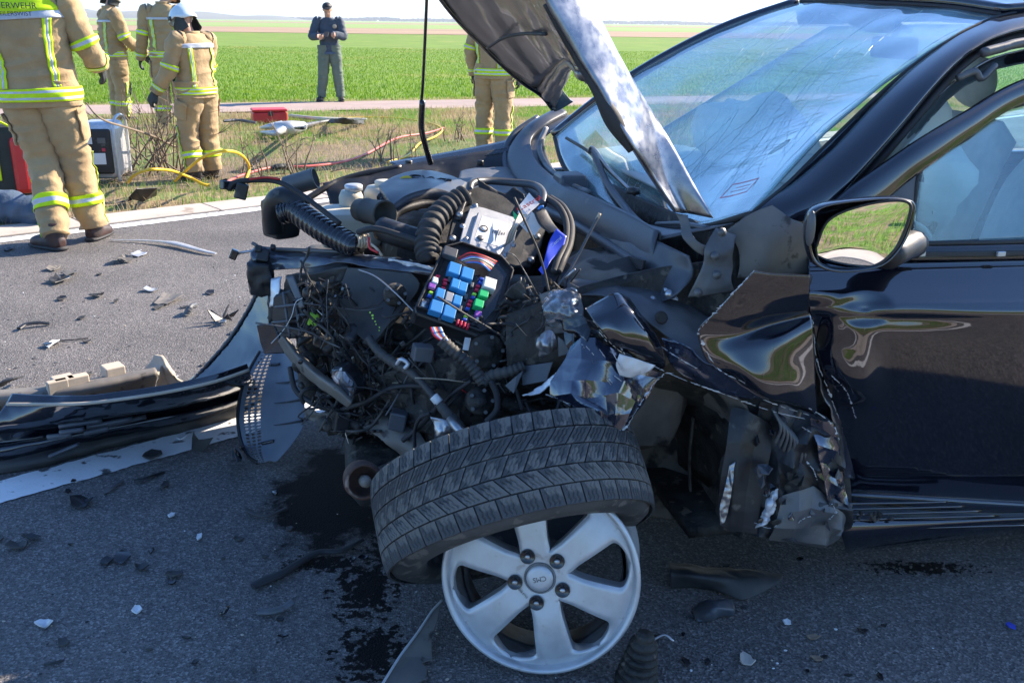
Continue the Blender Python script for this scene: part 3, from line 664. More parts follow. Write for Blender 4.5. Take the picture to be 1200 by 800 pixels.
def head_parts(c, f, s=1.0):
    """skull, jaw, nose, ears, chin, brow, lips; f = facing direction"""
    f = f.normalized(); r = f.cross(Vector((0, 0, 1))).normalized(); u = r.cross(f).normalized(); P = []
    def ell(o, rx, ry, rz, k=10):
        V = []; F = []
        for j in range(k + 1):
            t = math.pi * j / k
            for i in range(16):
                a = 2 * math.pi * i / 16; q = Vector((math.cos(a) * math.sin(t) * rx, math.sin(a) * math.sin(t) * ry, math.cos(t) * rz)) * s
                V.append(c + (r * (q.x + o[0] * s) + f * (q.y + o[1] * s) + u * (q.z + o[2] * s)))
        F = [(j * 16 + i, (j + 1) * 16 + i, (j + 1) * 16 + (i + 1) % 16, j * 16 + (i + 1) % 16) for j in range(k) for i in range(16)]
        return V, F
    P.append(ell((0, -.005, .03), .077, .095, .085)); P.append(ell((0, .03, -.045), .058, .058, .065)); P.append(ell((0, .075, -.085), .025, .018, .02))
    P.append(ell((0, .1, -.015), .013, .022, .02)); P.append(ell((0, .092, .005), .009, .016, .03)); P.append(ell((-.079, -.005, -.005), .009, .018, .03)); P.append(ell((.079, -.005, -.005), .009, .018, .03))
    P.append(ell((0, .083, .03), .045, .012, .01)); P.append(ell((0, .085, -.052), .022, .012, .008))
    return P
def eyes(c, f, par, s=1.0):
    f = f.normalized(); r = f.cross(Vector((0, 0, 1))).normalized(); u = r.cross(f)
    for k in (-1, 1):
        p = c + (r * k * .031 + f * .083 + u * .006) * s; V, F = latheVF([(.001, .006), (.007, .004), (.01, -.004)], 10, basis(p, f)); mk('eye', V, F, M['ink'], par)

def person(base, yaw, pose, cloth, label, group=None, H=1.78, helmet=True, seed=0, extra=None):
    """pose: dict of joints in the person's own frame (x right of him, y forward, z up), metres for H 1.78"""
    k = H / 1.78; ca, sa = math.cos(yaw), math.sin(yaw)
    def W(p): x, y, z = p; return Vector(base) + Vector((x * ca - y * sa, x * sa + y * ca, z)) * k
    T = thing('person', base, label, 'person', group); J = {a: W(b) for a, b in pose.items() if a not in ('face', 'hand', 'curl')}
    face = pose.get('face', (0, 1, -.2)); fdir = Vector((face[0] * ca - face[1] * sa, face[0] * sa + face[1] * ca, face[2])).normalized()
    head = J['head']; parts = head_parts(head, fdir, k); parts.append(tubeVF([J['chest'] + Vector((0, 0, .1)), J['neck'], head + Vector((0, 0, -.02))], [.07, .058, .06], 12, 10))
    hip = J['hip']; ch = J['chest']
    tor = [(hip, .13 * k, .1 * k, yaw), (hip.lerp(ch, .5), .125 * k, .095 * k, yaw), (ch, .15 * k, .1 * k, yaw), (J['neck'] - Vector((0, 0, .03)), .08 * k, .06 * k, yaw)]
    parts.append(loftVF(tor, nu=20, nv=16))
    for s_ in 'LR':
        sgn = -1 if s_ == 'L' else 1
        parts.append(tubeVF([J['sh' + s_].lerp(ch, .25), J['sh' + s_], J['el' + s_], J['wr' + s_]], [.055, .055, .042, .028], 10, 18))
        h0 = hip + Vector((ca, sa, 0)) * sgn * .085 * k
        parts.append(tubeVF([h0, J['kn' + s_], J['an' + s_]], [.085, .058, .04], 12, 20)); ft = J['toe' + s_]
        parts.append(tubeVF([J['an' + s_] + Vector((0, 0, -.03)), J['an' + s_].lerp(ft, .6) + Vector((0, 0, -.02)), ft], [.04, .038, .03], 10, 8))
        d = J['wr' + s_] - J['el' + s_]; parts += [tubeVF(a, b, 8, 10) for a, b in hand_parts(J['wr' + s_], (pose.get('hand', {}).get(s_) or d), pose.get('curl', .5), sgn, Vector((ca, sa, 0)) * -sgn)]
    body = union('body', parts, M['skin'], T, .0105, 3); eyes(head, fdir, T, k)
    top, bot = cloth['top'], cloth['bottom']; fo = cloth.get('folds', .012); X = Vector((ca, sa, 0)); Yv = Vector((-sa, ca, 0)); wj = cloth.get('wide', 1.0)
    hem = hip + Vector((0, 0, -.10 * k))
    js = [(hem, .205 * k * wj, .15 * k * wj, yaw), (hip.lerp(ch, .1), .2 * k * wj, .148 * k * wj, yaw), (hip.lerp(ch, .45), .19 * k * wj, .142 * k * wj, yaw), (hip.lerp(ch, .8), .205 * k * wj, .142 * k * wj, yaw), (ch + Vector((0, 0, .06)), .215 * k * wj, .13 * k * wj, yaw), (J['neck'] - Vector((0, 0, .045)), .15 * k, .1 * k, yaw), (J['neck'] + Vector((0, 0, .012)), .075 * k, .075 * k, yaw)]
    kw = dict(nu=48, folds=fo, fs=8, seed=seed); jk = loft('jacket', js, top, T, nv=90, **kw)
    legs = {}; arms = {}
    for s_ in 'LR':
        sgn = -1 if s_ == 'L' else 1; h0 = hip + X * sgn * .092 * k; kn = J['kn' + s_]; an = J['an' + s_]
        ls = [(h0 + Vector((0, 0, .06)), .118 * k, .135 * k, yaw), (h0 + Vector((0, 0, -.08)), .118 * k, .13 * k, yaw), (h0.lerp(kn, .55), .108 * k, .118 * k, yaw), (kn, .092 * k, .098 * k, yaw), (kn.lerp(an, .5), .086 * k, .094 * k, yaw), (an + Vector((0, 0, -.015)), .078 * k, .09 * k, yaw)]
        kl = dict(nu=32, folds=fo * .9, fs=10, seed=seed + 3 + sgn, zfold=fo * .35); loft('trouser_leg', ls, bot, T, nv=90, **kl); legs[s_] = (ls, kl)
        sh, el_, wr = J['sh' + s_], J['el' + s_], J['wr' + s_]
        as_ = [(sh.lerp(ch, .3) + Vector((0, 0, .03)), .075 * k, .085 * k, yaw), (sh, .083 * k, .09 * k, yaw), (sh.lerp(el_, .6), .072 * k, .078 * k, yaw), (el_, .066 * k, .07 * k, yaw), (el_.lerp(wr, .6), .06 * k, .062 * k, yaw), (wr, .05 * k, .052 * k, yaw)]
        kk = dict(nu=24, folds=fo * .8, fs=12, seed=seed + 9 + sgn, zfold=fo * .25); loft('sleeve', as_, top, T, nv=60, **kk); arms[s_] = (as_, kk)
        # boot
        ft = J['toe' + s_]; an2 = an + Vector((0, 0, -.02)); d = Vector((ft.x - an.x, ft.y - an.y, 0)).normalized(); hl = Vector((an.x, an.y, base[2])) - d * .05 * k; tl = Vector((ft.x, ft.y, base[2])) + d * .02
        by = math.atan2(d.y, d.x) - math.pi / 2; bm_ = cloth.get('boot', M['boot'])
        v1, f1 = loftVF([(hl + Vector((0, 0, .045)) - d * .01, .03, .03, by), (hl + d * .03 + Vector((0, 0, .05)), .047, .05, by), (hl.lerp(tl, .55) + Vector((0, 0, .048)), .05, .046, by), (hl.lerp(tl, .85) + Vector((0, 0, .04)), .05, .038, by), (tl + Vector((0, 0, .032)), .03, .022, by)], nu=16, nv=20)
        v2, f2 = loftVF([(an + Vector((0, 0, .08)), .06, .065, by), (an + Vector((0, 0, -.0)), .056, .06, by), (Vector((an.x, an.y, base[2] + .04)), .05, .058, by)], nu=16, nv=10)
        v1 = [Vector((p.x, p.y, max(p.z, base[2] + .012))) for p in v1]
        bt = union('boot', [(v1, f1), (v2, f2)], bm_, T, .009, 3)
        V3, F3 = loftVF([(hl + Vector((0, 0, .014)) - d * .02, .033, .014, by), (hl + d * .02 + Vector((0, 0, .014)), .05, .014, by), (hl.lerp(tl, .6) + Vector((0, 0, .014)), .054, .014, by), (tl + Vector((0, 0, .014)) + d * .015, .035, .013, by)], nu=14, nv=16); mk('sole', V3, F3, M['rubber'], bt)
        if cloth.get('glove'):
            dd = (pose.get('hand', {}).get(s_) or (wr - el_)); gp = [tubeVF(a, [q * 1.22 for q in b], 8, 10) for a, b in hand_parts(wr, dd, pose.get('curl', .5), sgn, X * -sgn)]
            gp.append(tubeVF([wr - dd.normalized() * .05, wr + dd.normalized() * .02], [.042, .038], 10, 4)); union('glove', gp, cloth['glove'], T, .009, 2)
    if cloth.get('fire'):
        bandpiece('hem_band', js, T, .045, .135, [0, 1, 0, 0, 1, 0], nv=18, **kw)
        bandpiece('chest_band', js, T, .63, .668, [1, 1], nv=5, **kw)
        aa = {'x': 0}
        for a in (math.pi * 1.5 - .62, math.pi * 1.5 + .62, math.pi * .5 - .6, math.pi * .5 + .6): stripe_v('vertical_band', js, T, .14, .63, a, .12, folds=fo, fs=8, seed=seed)
        for s_ in 'LR':
            ls, kl = legs[s_]; bandpiece('leg_band', ls, T, .80, .865, [0, 1, 0], nv=9, **kl)
            o_ = -1 if s_ == 'L' else 1; stripe_v('outer_leg_band', ls, T, .55, .99, (math.pi if s_ == 'L' else 0) + o_ * -.35, .18, **{**kl, 'nu': 3} if False else dict(folds=kl['folds'], fs=kl['fs'], seed=kl['seed'], zfold=kl['zfold']))
            as_, kk = arms[s_]; bandpiece('sleeve_band', as_, T, .5, .57, [0, 1, 0], nv=9, **kk); bandpiece('cuff_band', as_, T, .84, .9, [0, 1, 0], nv=9, **kk)
            # knee patch and pocket
            kp = loftVF(ls, nu=8, nv=14, t0=.55, t1=.72, a0=math.pi * 1.5 - .75, a1=math.pi * 1.5 + .75, cap=False, off=.006, folds=kl['folds'], fs=kl['fs'], seed=kl['seed'], zfold=kl['zfold']); solid(mk('knee_patch', *kp, M['glove'], T), .004, 1)
            pk = loftVF(ls, nu=8, nv=12, t0=.26, t1=.46, a0=(0 if s_ == 'R' else math.pi) - .6, a1=(0 if s_ == 'R' else math.pi) + .6, cap=False, off=.012, folds=kl['folds'], fs=kl['fs'], seed=kl['seed'], zfold=kl['zfold']); pko = solid(mk('thigh_pocket', *pk, bot, T), .012, 0, .003)
            fl_ = loftVF(ls, nu=8, nv=4, t0=.245, t1=.285, a0=(0 if s_ == 'R' else math.pi) - .63, a1=(0 if s_ == 'R' else math.pi) + .63, cap=False, off=.02, folds=kl['folds'], fs=kl['fs'], seed=kl['seed'], zfold=kl['zfold']); solid(mk('pocket_flap', *fl_, bot, pko), .005, 1, .002)
        v, f = loftVF([(J['neck'] + Vector((0, 0, -.05)), .1, .09, yaw), (J['neck'] + Vector((0, 0, .0)), .085, .08, yaw), (J['neck'] + Vector((0, 0, .045)), .078, .08, yaw)], nu=24, nv=8, cap=False, folds=.006, seed=seed); solid(mk('collar', v, f, top, T), .01, 0)
    if helmet:
        u = Vector((0, 0, 1)); r = fdir.cross(u).normalized(); u = r.cross(fdir).normalized(); c = head + u * .025
        V = []; F = []; n = 28; kk_ = 12
        for j in range(kk_ + 1):
            t = (math.pi * .52) * j / kk_
            for i in range(n):
                a = 2 * math.pi * i / n; fr = math.sin(a); low = .0 + (-.05 if fr < -.3 else .0) * min(1, (-fr - .3) / .4 if fr < -.3 else 0)
                rr = math.sin(t); z = math.cos(t)
                p = r * math.cos(a) * rr * .118 + fdir * math.sin(a) * rr * .146 + u * (z * .128 + .012 + low * (j / kk_) ** 3)
                if j >= kk_ - 1: p *= 1.06
                p += u * .012 * math.exp(-(math.cos(a) * rr) ** 2 * 60) * (1 if rr < .95 else 0)
                V.append(c + p * k)
        F = [(j * n + i, j * n + (i + 1) % n, (j + 1) * n + (i + 1) % n, (j + 1) * n + i) for j in range(kk_) for i in range(n)][::-1]
        hm = solid(mk('helmet', V, F, M['helmet'], T), .008, 0)
        v, f = loftVF([(c + u * -.02 * k, .108 * k, .125 * k, yaw), (c - u * .05 - fdir * .015, .1 * k, .115 * k, yaw), (c - u * .10 - fdir * .03, .1 * k, .11 * k, yaw), (c - u * .14 - fdir * .035, .105 * k, .115 * k, yaw)], nu=24, nv=10, cap=False, folds=.005, a0=math.pi * .5 + .8 + (math.atan2(fdir.y, fdir.x) - math.pi / 2 - yaw), a1=math.pi * 2.5 - .8 + (math.atan2(fdir.y, fdir.x) - math.pi / 2 - yaw))
        solid(mk('neck_guard', v, f, M['glove'], T), .006, 0)
        v = []; 
        for j in range(5):
            for i in range(9):
                a = math.pi * .5 + (i - 4) * .26; v.append(c + (r * math.cos(a) * .124 + fdir * math.sin(a) * .152 + u * (.065 - j * .016)) * k * (1 + .01 * j))
        f = [(j * 9 + i, j * 9 + i + 1, j * 9 + i + 10, j * 9 + i + 9) for j in range(4) for i in range(8)]; solid(mk('visor', v, f, M['gloss_black'], hm), .003, 0)
        for sg in (-1, 1): tube('visor_pivot', [c + (r * sg * .118 + fdir * .03 + u * .02) * k, c + (r * sg * .134 + fdir * .03 + u * .02) * k], .02, M['plastic'], hm, 12, 2)
    return T, J, js, legs, arms, k, yaw, W
def std(**o):
    p = dict(head=(0, .03, 1.66), neck=(0, 0, 1.5), chest=(0, 0, 1.3), hip=(0, 0, .95), shL=(-.2, 0, 1.42), shR=(.2, 0, 1.42), elL=(-.27, -.02, 1.14), elR=(.27, -.02, 1.14), wrL=(-.28, .06, .88), wrR=(.28, .06, .88), knL=(-.11, .02, .5), knR=(.11, .02, .5), anL=(-.12, 0, .1), anR=(.12, 0, .1), toeL=(-.15, .16, .03), toeR=(.15, .16, .03))
    p.update(o); return p
FIRE = dict(top=M['tan'], bottom=M['tan'], fire=True, glove=M['glove'], folds=.016)
# --- big firefighter seen from behind at the left edge (faces away, slightly left)
bpos = Vector(atZ(72, 283, 0)); bpos.z = 0
big = person(bpos, math.radians(12), std(knL=(-.03, .0, .5), anL=(.03, -.24, .1), toeL=(-.12, -.12, .03), knR=(.14, .04, .5), anR=(.2, .02, .1), toeR=(.25, .17, .03), head=(-.1, .12, 1.72), face=(-.6, 1, -.5), wrR=(.33, .17, 1.08), elR=(.3, .04, 1.2), elL=(-.33, .05, 1.16), wrL=(-.25, .28, 1.05), chest=(-.04, .02, 1.32), neck=(-.06, .04, 1.54), shL=(-.27, .02, 1.45), shR=(.2, .02, 1.45)), {**FIRE, 'boot': M['boot_brown'], 'wide': 1.12, 'folds': .018}, 'large firefighter seen from behind at left edge, standing on the road by the kerb', H=1.84, seed=2)
T, J, js, legs, arms, k, yaw, W = big
# yellow shoulder panel with lettering
V, F = loftVF(js, nu=20, nv=10, t0=.665, t1=.83, a0=math.pi * 1.5 - 1.0, a1=math.pi * 1.5 + 1.0, cap=False, off=.008, folds=.018, fs=8, seed=2); pn_ = solid(mk('back_panel', V, F, M['hiyellow'], T), .004, 1)
back = Vector((math.sin(yaw), -math.cos(yaw), 0)); bc = J['chest'] + back * (.15 * k * 1.12 + .035)
for ii, (tx, dz, sz) in enumerate((('FEUERWEHR', .115, .05), ('WEILERSWIST', .07, .035))):
    textobj('back_lettering', tx, sz, basis(bc + Vector((0, 0, dz)), back, (0, 0, 1)), M['ink'], pn_, .001)
# --- firefighter with white helmet, back to camera, head turned
b2 = Vector(atZ(240, 207, 0)); b2.z = -.02
person(b2, math.radians(58), std(head=(.0, .1, 1.6), face=(0, 1, -.55), neck=(0, .03, 1.46), wrL=(-.36, .2, .91), elL=(-.28, .06, 1.13), knL=(-.1, .08, .5), toeL=(-.16, .18, .03), elR=(.25, .1, 1.12), wrR=(.16, .3, 1.05)), {**FIRE, 'glove': M['glove']}, 'firefighter with white helmet seen from behind, standing on the verge beside the yellow hose', H=1.57, seed=5)
# --- the two in the background on the left
b3 = Vector(atZ(143, 142, 0)); b3.z = -.02
p3 = person(b3, math.radians(-50), std(head=(.0, .06, 1.66), face=(.35, 1, -.1), wrL=(-.1, .36, .98), elL=(-.25, .1, 1.12), wrR=(.14, .38, .92), elR=(.26, .1, 1.12)), FIRE, 'firefighter in profile on the path, carrying a dark bundle in front of the green field', H=1.84, seed=8)
hp = p3[7]((.05, .42, .86)); tw_ = thing('folded_jacket', hp, 'dark green-black folded jacket hanging from the hands of the firefighter on the path', 'jacket')
for i in range(7):
    a = i * .9; c0 = hp + Vector((.03 * math.cos(a), .03 * math.sin(a), .1)); tube('cloth_fold', [c0, c0 + Vector((.06, -.03, -.1)), c0 + Vector((.13 + .03 * i, -.03, -.26 - .02 * (i % 3)))], [.05, .055, .02], M['glove'], tw_, 8, 10)
b4 = Vector(atZ(205, 150, 0)); b4.z = -.02
person(b4, math.radians(12), std(head=(.12, .1, 1.66), face=(.3, 1, -.3), wrL=(-.34, .1, .86), wrR=(.2, .3, 1.05)), FIRE, 'firefighter seen from behind on the path, half hidden by the one in the white helmet', H=1.9, seed=11)
# --- officer with cap in dark jacket writing
b5 = Vector(atZ(389, 119, 0)); b5.z = .004
of = person(b5, math.radians(188), std(head=(0, .09, 1.63), face=(-.1, 1, -.75), neck=(0, .02, 1.48), wrL=(-.06, .27, 1.2), elL=(-.27, .1, 1.17), wrR=(.09, .28, 1.16), elR=(.3, .08, 1.17), hand={'L': Vector((.5, -.4, 0.0)), 'R': Vector((-.5, -.4, 0.05))}, knL=(-.13, .02, .5), anL=(-.17, 0, .1), knR=(.13, .02, .5), anR=(.19, -.02, .1), toeL=(-.2, .16, .03), toeR=(.24, .14, .03)), dict(top=M['navy_cloth'], bottom=M['green_cloth'], folds=.012, wide=.88), 'man in dark cap, navy jacket and grey-green trousers standing on the path', H=1.74, helmet=False, seed=14)
T, J, js, legs, arms, k, yaw, W = of
hd = J['head']; fd = Vector((math.sin(yaw - math.pi) * 1, 0, 0)); fdir = W((0, 1, 0)) - W((0, 0, 0))
V = []; n = 20
for j in range(7):
    t = math.pi * .5 * j / 6
    for i in range(n): a = 2 * math.pi * i / n; V.append(hd + Vector((math.cos(a) * math.sin(t) * .09, math.sin(a) * math.sin(t) * .11, .04 + math.cos(t) * .085)))
F = [(j * n + i, (j + 1) * n + i, (j + 1) * n + (i + 1) % n, j * n + (i + 1) % n) for j in range(6) for i in range(n)]; cp_ = solid(mk('cap', V, F, M['ink'], T), .004)
V, F = loftVF([(hd + fdir * .07 + Vector((0, 0, .045)), .085, .008, yaw), (hd + fdir * .12 + Vector((0, 0, .025)), .08, .006, yaw), (hd + fdir * .16 + Vector((0, 0, .0)), .04, .005, yaw)], nu=12, nv=6); mk('cap_peak', V, F, M['ink'], cp_)
for s_, hh in (('L', .0), ('R', .0)): pass
nb = thing('notebook', W((.03, .33, 1.2)), 'small dark phone held in both hands of the man in the cap', 'phone'); box('phone_case', Matrix.Translation(W((.03, .33, 1.2))) @ Matrix.Rotation(.6, 4, 'X'), .08, .15, .012, M['ink'], nb, .003)
V, F = latheVF([(.001, .004), (.035, .003), (.037, 0)], 16, basis(W((-.12, .165, 1.34)), fdir)); mk('chest_badge', V, F, M['coil'], T)
bandpiece('waist_band', js, T, .0, .05, [0], nv=4, nu=48, folds=.012, fs=8, seed=14).data.materials[0] = M['denim']
# --- firefighter behind the bonnet
b6 = Vector(atZ(578, 178, 0)); b6.z = -.04
person(b6, math.radians(-25), std(head=(0, .04, 1.66), knL=(-.13, .03, .5)), FIRE, 'firefighter standing on the verge behind the open bonnet, head hidden by the bonnet', H=1.8, seed=17)
# ================================================================ THE WRECKED CAR
CARL = K(1.6, 2.7, 0)
car = thing('wrecked_car', CARL, 'dark navy hatchback with its front end torn open, bonnet up and windscreen cracked', 'car')
def dark(k): return M[k]
# ---- door
def smooth01(x): x = min(1, max(0, x)); return x * x * (3 - 2 * x)
def door_pt(u, v):
    ys = [293, 312, 335, 352, 364, 374, 400, 450, 510, 555, 575, 582, 604]
    bs = [1.94, 1.905, 1.870, 1.842, 1.823, 1.829, 1.842, 1.876, 1.916, 1.940, 1.949, 1.94, 1.96]
    le = [947, 947, 947, 947, 949, 951, 956, 968, 984, 992, 994, 995, 1000]
    t = v * 12; i = min(int(t), 11); f = t - i
    y = crs(ys, v); b = crs(bs, v); l = crs(le, v)
    if v < .1: b = bs[0] + (bs[1] - bs[0]) * min(1, v * 12)
    x = l + (1560 - l) * u ** 1.35; slope = (-.03 + .10 * v)
    y += (x - 1000) * (slope if v > .3 else -.03 + .12 * v * .5)
    # the dent over the front edge: pushed in, with a sharp peak under the mirror
    d = 0
    if y > 335: d += .06 * smooth01((1018 - x) / 74) * smooth01((y - 340) / 30) * (1 - .45 * smooth01((y - 450) / 90))
    r = math.hypot((x - 1012) / 34, (y - 362) / 20); d += .022 * max(0, 1 - r)
    d += .010 * math.exp(-((x - 1060) / 60) ** 2 - ((y - 372) / 9) ** 2)
    d += -.012 * math.exp(-((x - 985) / 22) ** 2 - ((y - 420) / 34) ** 2)
    d += .006 * math.exp(-((x - 1020) / 14) ** 2 - ((y - 484) / 5) ** 2)
    d += .012 * mn.noise(Vector((x / 22, y / 30, 1))) * smooth01((1015 - x) / 40) * smooth01((y - 350) / 30)
    mk_ = smooth01((1042 - x) / 36) * smooth01((y - 372) / 10) * smooth01((478 - y) / 40); d -= (b - 1.834) * mk_ * .95
    # soft bowl in the lower skin that mirrors the verge
    return Q(x, y, b + d)
door = None
V = [door_pt(i / 110, j / 96) for j in range(97) for i in range(111)]
F = [(j * 111 + i, j * 111 + i + 1, (j + 1) * 111 + i + 1, (j + 1) * 111 + i) for j in range(96) for i in range(110)]
door = solid(mk('front_door', V, F, M['paint'], car), .004, -1)
door['label'] = 'dented front door panel with a sharp crease under the mirror'
# jagged white-edged tear along the front of the door and fender joint
def jag(name, pts, w, m, par, seed=0, n=60, amp=4, th=.0006):
    jr = random.Random(seed); V = []; P = [Vector((p[0], p[1], p[2])) for p in pts]
    for i in range(n + 1):
        q = cr(P, i / n); a = amp * (.5 * mn.noise(Vector((i * .25, seed, 0))) + jr.uniform(-.25, .25)); c = w * 1.7 * jr.random() ** 2 * max(0, .35 + 2 * mn.noise(Vector((i * .12, seed + 5, 0))))
        V += [Q(q.x + a - c / 2, q.y, q.z), Q(q.x + a * .4 + c / 2, q.y + .6 * a, q.z - .003)]
    F = [(2 * i, 2 * i + 1, 2 * i + 3, 2 * i + 2) for i in range(n) if mn.noise(Vector((i * .3, seed + 9, 0))) > -.12]
    return solid(mk(name, V, F or [(0, 1, 3, 2)], m, par, False), th)
jag('torn_edge', [(952, 375, 1.835), (957, 420, 1.835), (968, 450, 1.86), (983, 490, 1.885)], 2.5, M['bright'], door, 1)
jag('torn_edge', [(975, 440, 1.84), (993, 460, 1.84), (1003, 490, 1.87)], 2.5, M['bright'], door, 4)
sheet('door_edge_fold', [[(948, 322, 1.85), (946, 370, 1.86), (955, 430, 1.87), (975, 490, 1.87), (990, 560, 1.87)], [(957, 322, 1.93), (955, 370, 1.95), (968, 430, 1.97), (990, 490, 1.97), (1003, 560, 1.95)]], M['paint_dusty'], door, (60, 8), amp=.012, s=18)
sheet('door_inner_frame', [[(965, 300, 1.97), (1200, 285, 1.97), (1560, 262, 1.97)], [(970, 450, 1.99), (1200, 450, 1.99), (1560, 450, 1.99)], [(1010, 585, 2.01), (1200, 595, 2.01), (1560, 635, 2.01)]], M['plastic'], door, (16, 12))
# belt trim and clips, lower protector
tube('belt_seal', [(1066, 286, 1.915), (1130, 284.5, 1.915), (1200, 283, 1.915), (1560, 272, 1.92)], .006, M['rubber'], door, 8, 20)
sheet('belt_trim', [[(1060, 290, 1.912), (1200, 287, 1.912), (1560, 275, 1.915)], [(1060, 295, 1.905), (1200, 292, 1.905), (1560, 283, 1.91)], [(1060, 305, 1.9), (1200, 303, 1.9), (1560, 296, 1.9)]], M['gloss_black'], door, (30, 6), th=.006)
sheet('belt_groove', [[(1066, 295, 1.897), (1200, 293, 1.897), (1560, 285, 1.9)], [(1066, 301, 1.895), (1200, 300, 1.895), (1560, 292, 1.898)]], M['rubber'], door, (20, 3), th=.003)
for x in (1079, 1173): box('trim_clip', basis(Q(x, 297.5, 1.888), -BX, (0, 0, 1)), .022, .012, .008, M['alloy'], door, .002)
tube('door_crease_trim', [(1000, 579, 1.944), (1100, 588, 1.944), (1200, 598, 1.944), (1560, 630, 1.944)], .003, M['plastic'], door, 6, 20)
# ---- sill: black ribbed scuff panel and lower sill
sill = sheet('sill', [[(985, 578, 1.98), (1200, 592, 1.98), (1560, 590, 1.98)], [(985, 604, 1.875), (1200, 606, 1.88), (1560, 600, 1.88)], [(985, 622, 1.85), (1200, 607, 1.855), (1560, 590, 1.86)], [(990, 640, 1.87), (1200, 617, 1.875), (1560, 585, 1.875)], [(990, 646, 1.95), (1200, 624, 1.95), (1560, 590, 1.95)]], M['paint'], car, (60, 24), th=.003)
for k in range(6):
    y0 = 590 + k * 6.5; V_ = [(988, y0, 1.868 - .003 * k), (1060, y0 - 1 - .5 * k, 1.868 - .003 * k), (1110 + 20 * k, y0 - 2.2 - 1.1 * k, 1.87 - .003 * k)]
    tube('sill_rib', V_, .0035, M['paint'], sill, 6, 16)
for k in range(14): 
    c = Q(1030 + random.gauss(0, 12), 604 + random.gauss(0, 3), 1.85)
    V, F = latheVF([(.001, .006), (.006, .003), (.005, -.003), (.001, -.004)], 6, Matrix.Translation(c)); mk('mud_clod', V, F, M['liner'], sill, False)
# ---- A pillar
pil_up = [(868, 262), (897, 238), (927, 213), (967, 173), (1033, 110), (1077, 73), (1113, 48), (1143, 32), (1180, 18), (1260, 6), (1420, -4), (1600, -8)]
pil_lo = [(955, 262), (973, 240), (1007, 203), (1053, 150), (1092, 103), (1122, 72), (1150, 52), (1172, 42), (1205, 34), (1280, 24), (1430, 14), (1600, 10)]
bu = [1.99, 2.0, 2.03, 2.07, 2.12, 2.16, 2.19, 2.21, 2.23, 2.25, 2.26, 2.26]; bl = [1.95, 1.95, 1.96, 1.99, 2.03, 2.07, 2.10, 2.12, 2.14, 2.16, 2.17, 2.17]
r0 = [(x, y, b) for (x, y), b in zip(pil_up, bu)]; r3 = [(x, y, b) for (x, y), b in zip(pil_lo, bl)]
mid = lambda t, o: [((1 - t) * a[0] + t * c[0], (1 - t) * a[1] + t * c[1], (1 - t) * a[2] + t * c[2] - o) for a, c in zip(r0, r3)]
apil = sheet('front_pillar', [[(x - 1, y + 1, b + .03) for x, y, b in r0], r0, mid(.12, .012), mid(.5, .026), mid(.9, .016), r3, [(x + 3, y + 2, b + .05) for x, y, b in r3]], M['paint'], car, (80, 24), th=.003)
tube('pillar_seal', [(x - 1, y - .5, b - .004) for x, y, b in r0], .005, M['rubber'], apil, 8, 60)
tube('door_seal', [(x + 7, y + 5, b + .04) for x, y, b in r3], .009, M['rubber'], apil, 8, 60)
# second lip (door aperture) with the kinked bright channel seen above the door frame
sheet('aperture_lip', [[(985, 245, 1.99), (1012, 212, 2.0), (1058, 160, 2.03), (1100, 112, 2.07), (1140, 80, 2.1), (1200, 58, 2.14), (1400, 30, 2.2)], [(992, 246, 2.04), (1020, 214, 2.05), (1068, 165, 2.08), (1110, 118, 2.11), (1148, 92, 2.14), (1200, 74, 2.17), (1400, 44, 2.22)]], M['paint'], apil, (50, 6), amp=.006, s=18)
tube('roof_channel', [(1152, 62, 2.06), (1175, 56, 2.07), (1200, 50, 2.08), (1300, 38, 2.1)], .012, M['metal_grey'], apil, 8, 16)
tube('roof_channel', [(1122, 92, 2.05), (1142, 84, 2.05), (1150, 92, 2.05), (1166, 76, 2.06)], .009, M['metal_grey'], apil, 8, 16)
# ---- door window frame, quarter sail and side glass
fr_out = [(975, 246), (1003, 222), (1042, 194), (1080, 168), (1130, 138), (1200, 99), (1330, 60), (1560, 40)]
fr_in = [(1005, 262), (1030, 238), (1060, 212), (1092, 188), (1135, 157), (1200, 118), (1330, 82), (1560, 62)]
fb = [1.92, 1.925, 1.94, 1.955, 1.985, 2.03, 2.08, 2.1]
ro = [(x, y, b) for (x, y), b in zip(fr_out, fb)]; ri = [(x, y, b - .004) for (x, y), b in zip(fr_in, fb)]
wf = sheet('window_frame', [[(x, y, b + .02) for x, y, b in ro], ro, [((a[0] + c[0]) / 2, (a[1] + c[1]) / 2, a[2] - .008) for a, c in zip(ro, ri)], ri], M['paint'], car, (70, 12), th=.012)
plate('mirror_sail', [(985, 262, 1.918), (1000, 246, 1.92), (1030, 215, 1.93), (1077, 172, 1.945), (1080, 180, 1.944), (1072, 232, 1.925), (1065, 262, 1.91), (1062, 290, 1.9), (985, 292, 1.9)], M['plastic_grey'], wf, .012, bev=.002)
tube('window_seal', [(1066, 285, 1.915), (1072, 235, 1.925), (1082, 196, 1.94), (1135, 161, 1.975), (1200, 122, 2.02), (1560, 66, 2.08)], .005, M['rubber'], wf, 8, 40)
sheet('side_glass', [[(1078, 200, 1.955), (1135, 160, 1.99), (1200, 120, 2.035), (1330, 84, 2.08), (1560, 62, 2.1)], [(1072, 245, 1.94), (1135, 220, 1.96), (1200, 200, 1.985), (1330, 180, 2.01), (1560, 170, 2.02)], [(1066, 288, 1.925), (1135, 286, 1.93), (1200, 284, 1.935), (1330, 278, 1.94), (1560, 270, 1.94)]], M['glass'], car, (40, 20), th=.004)
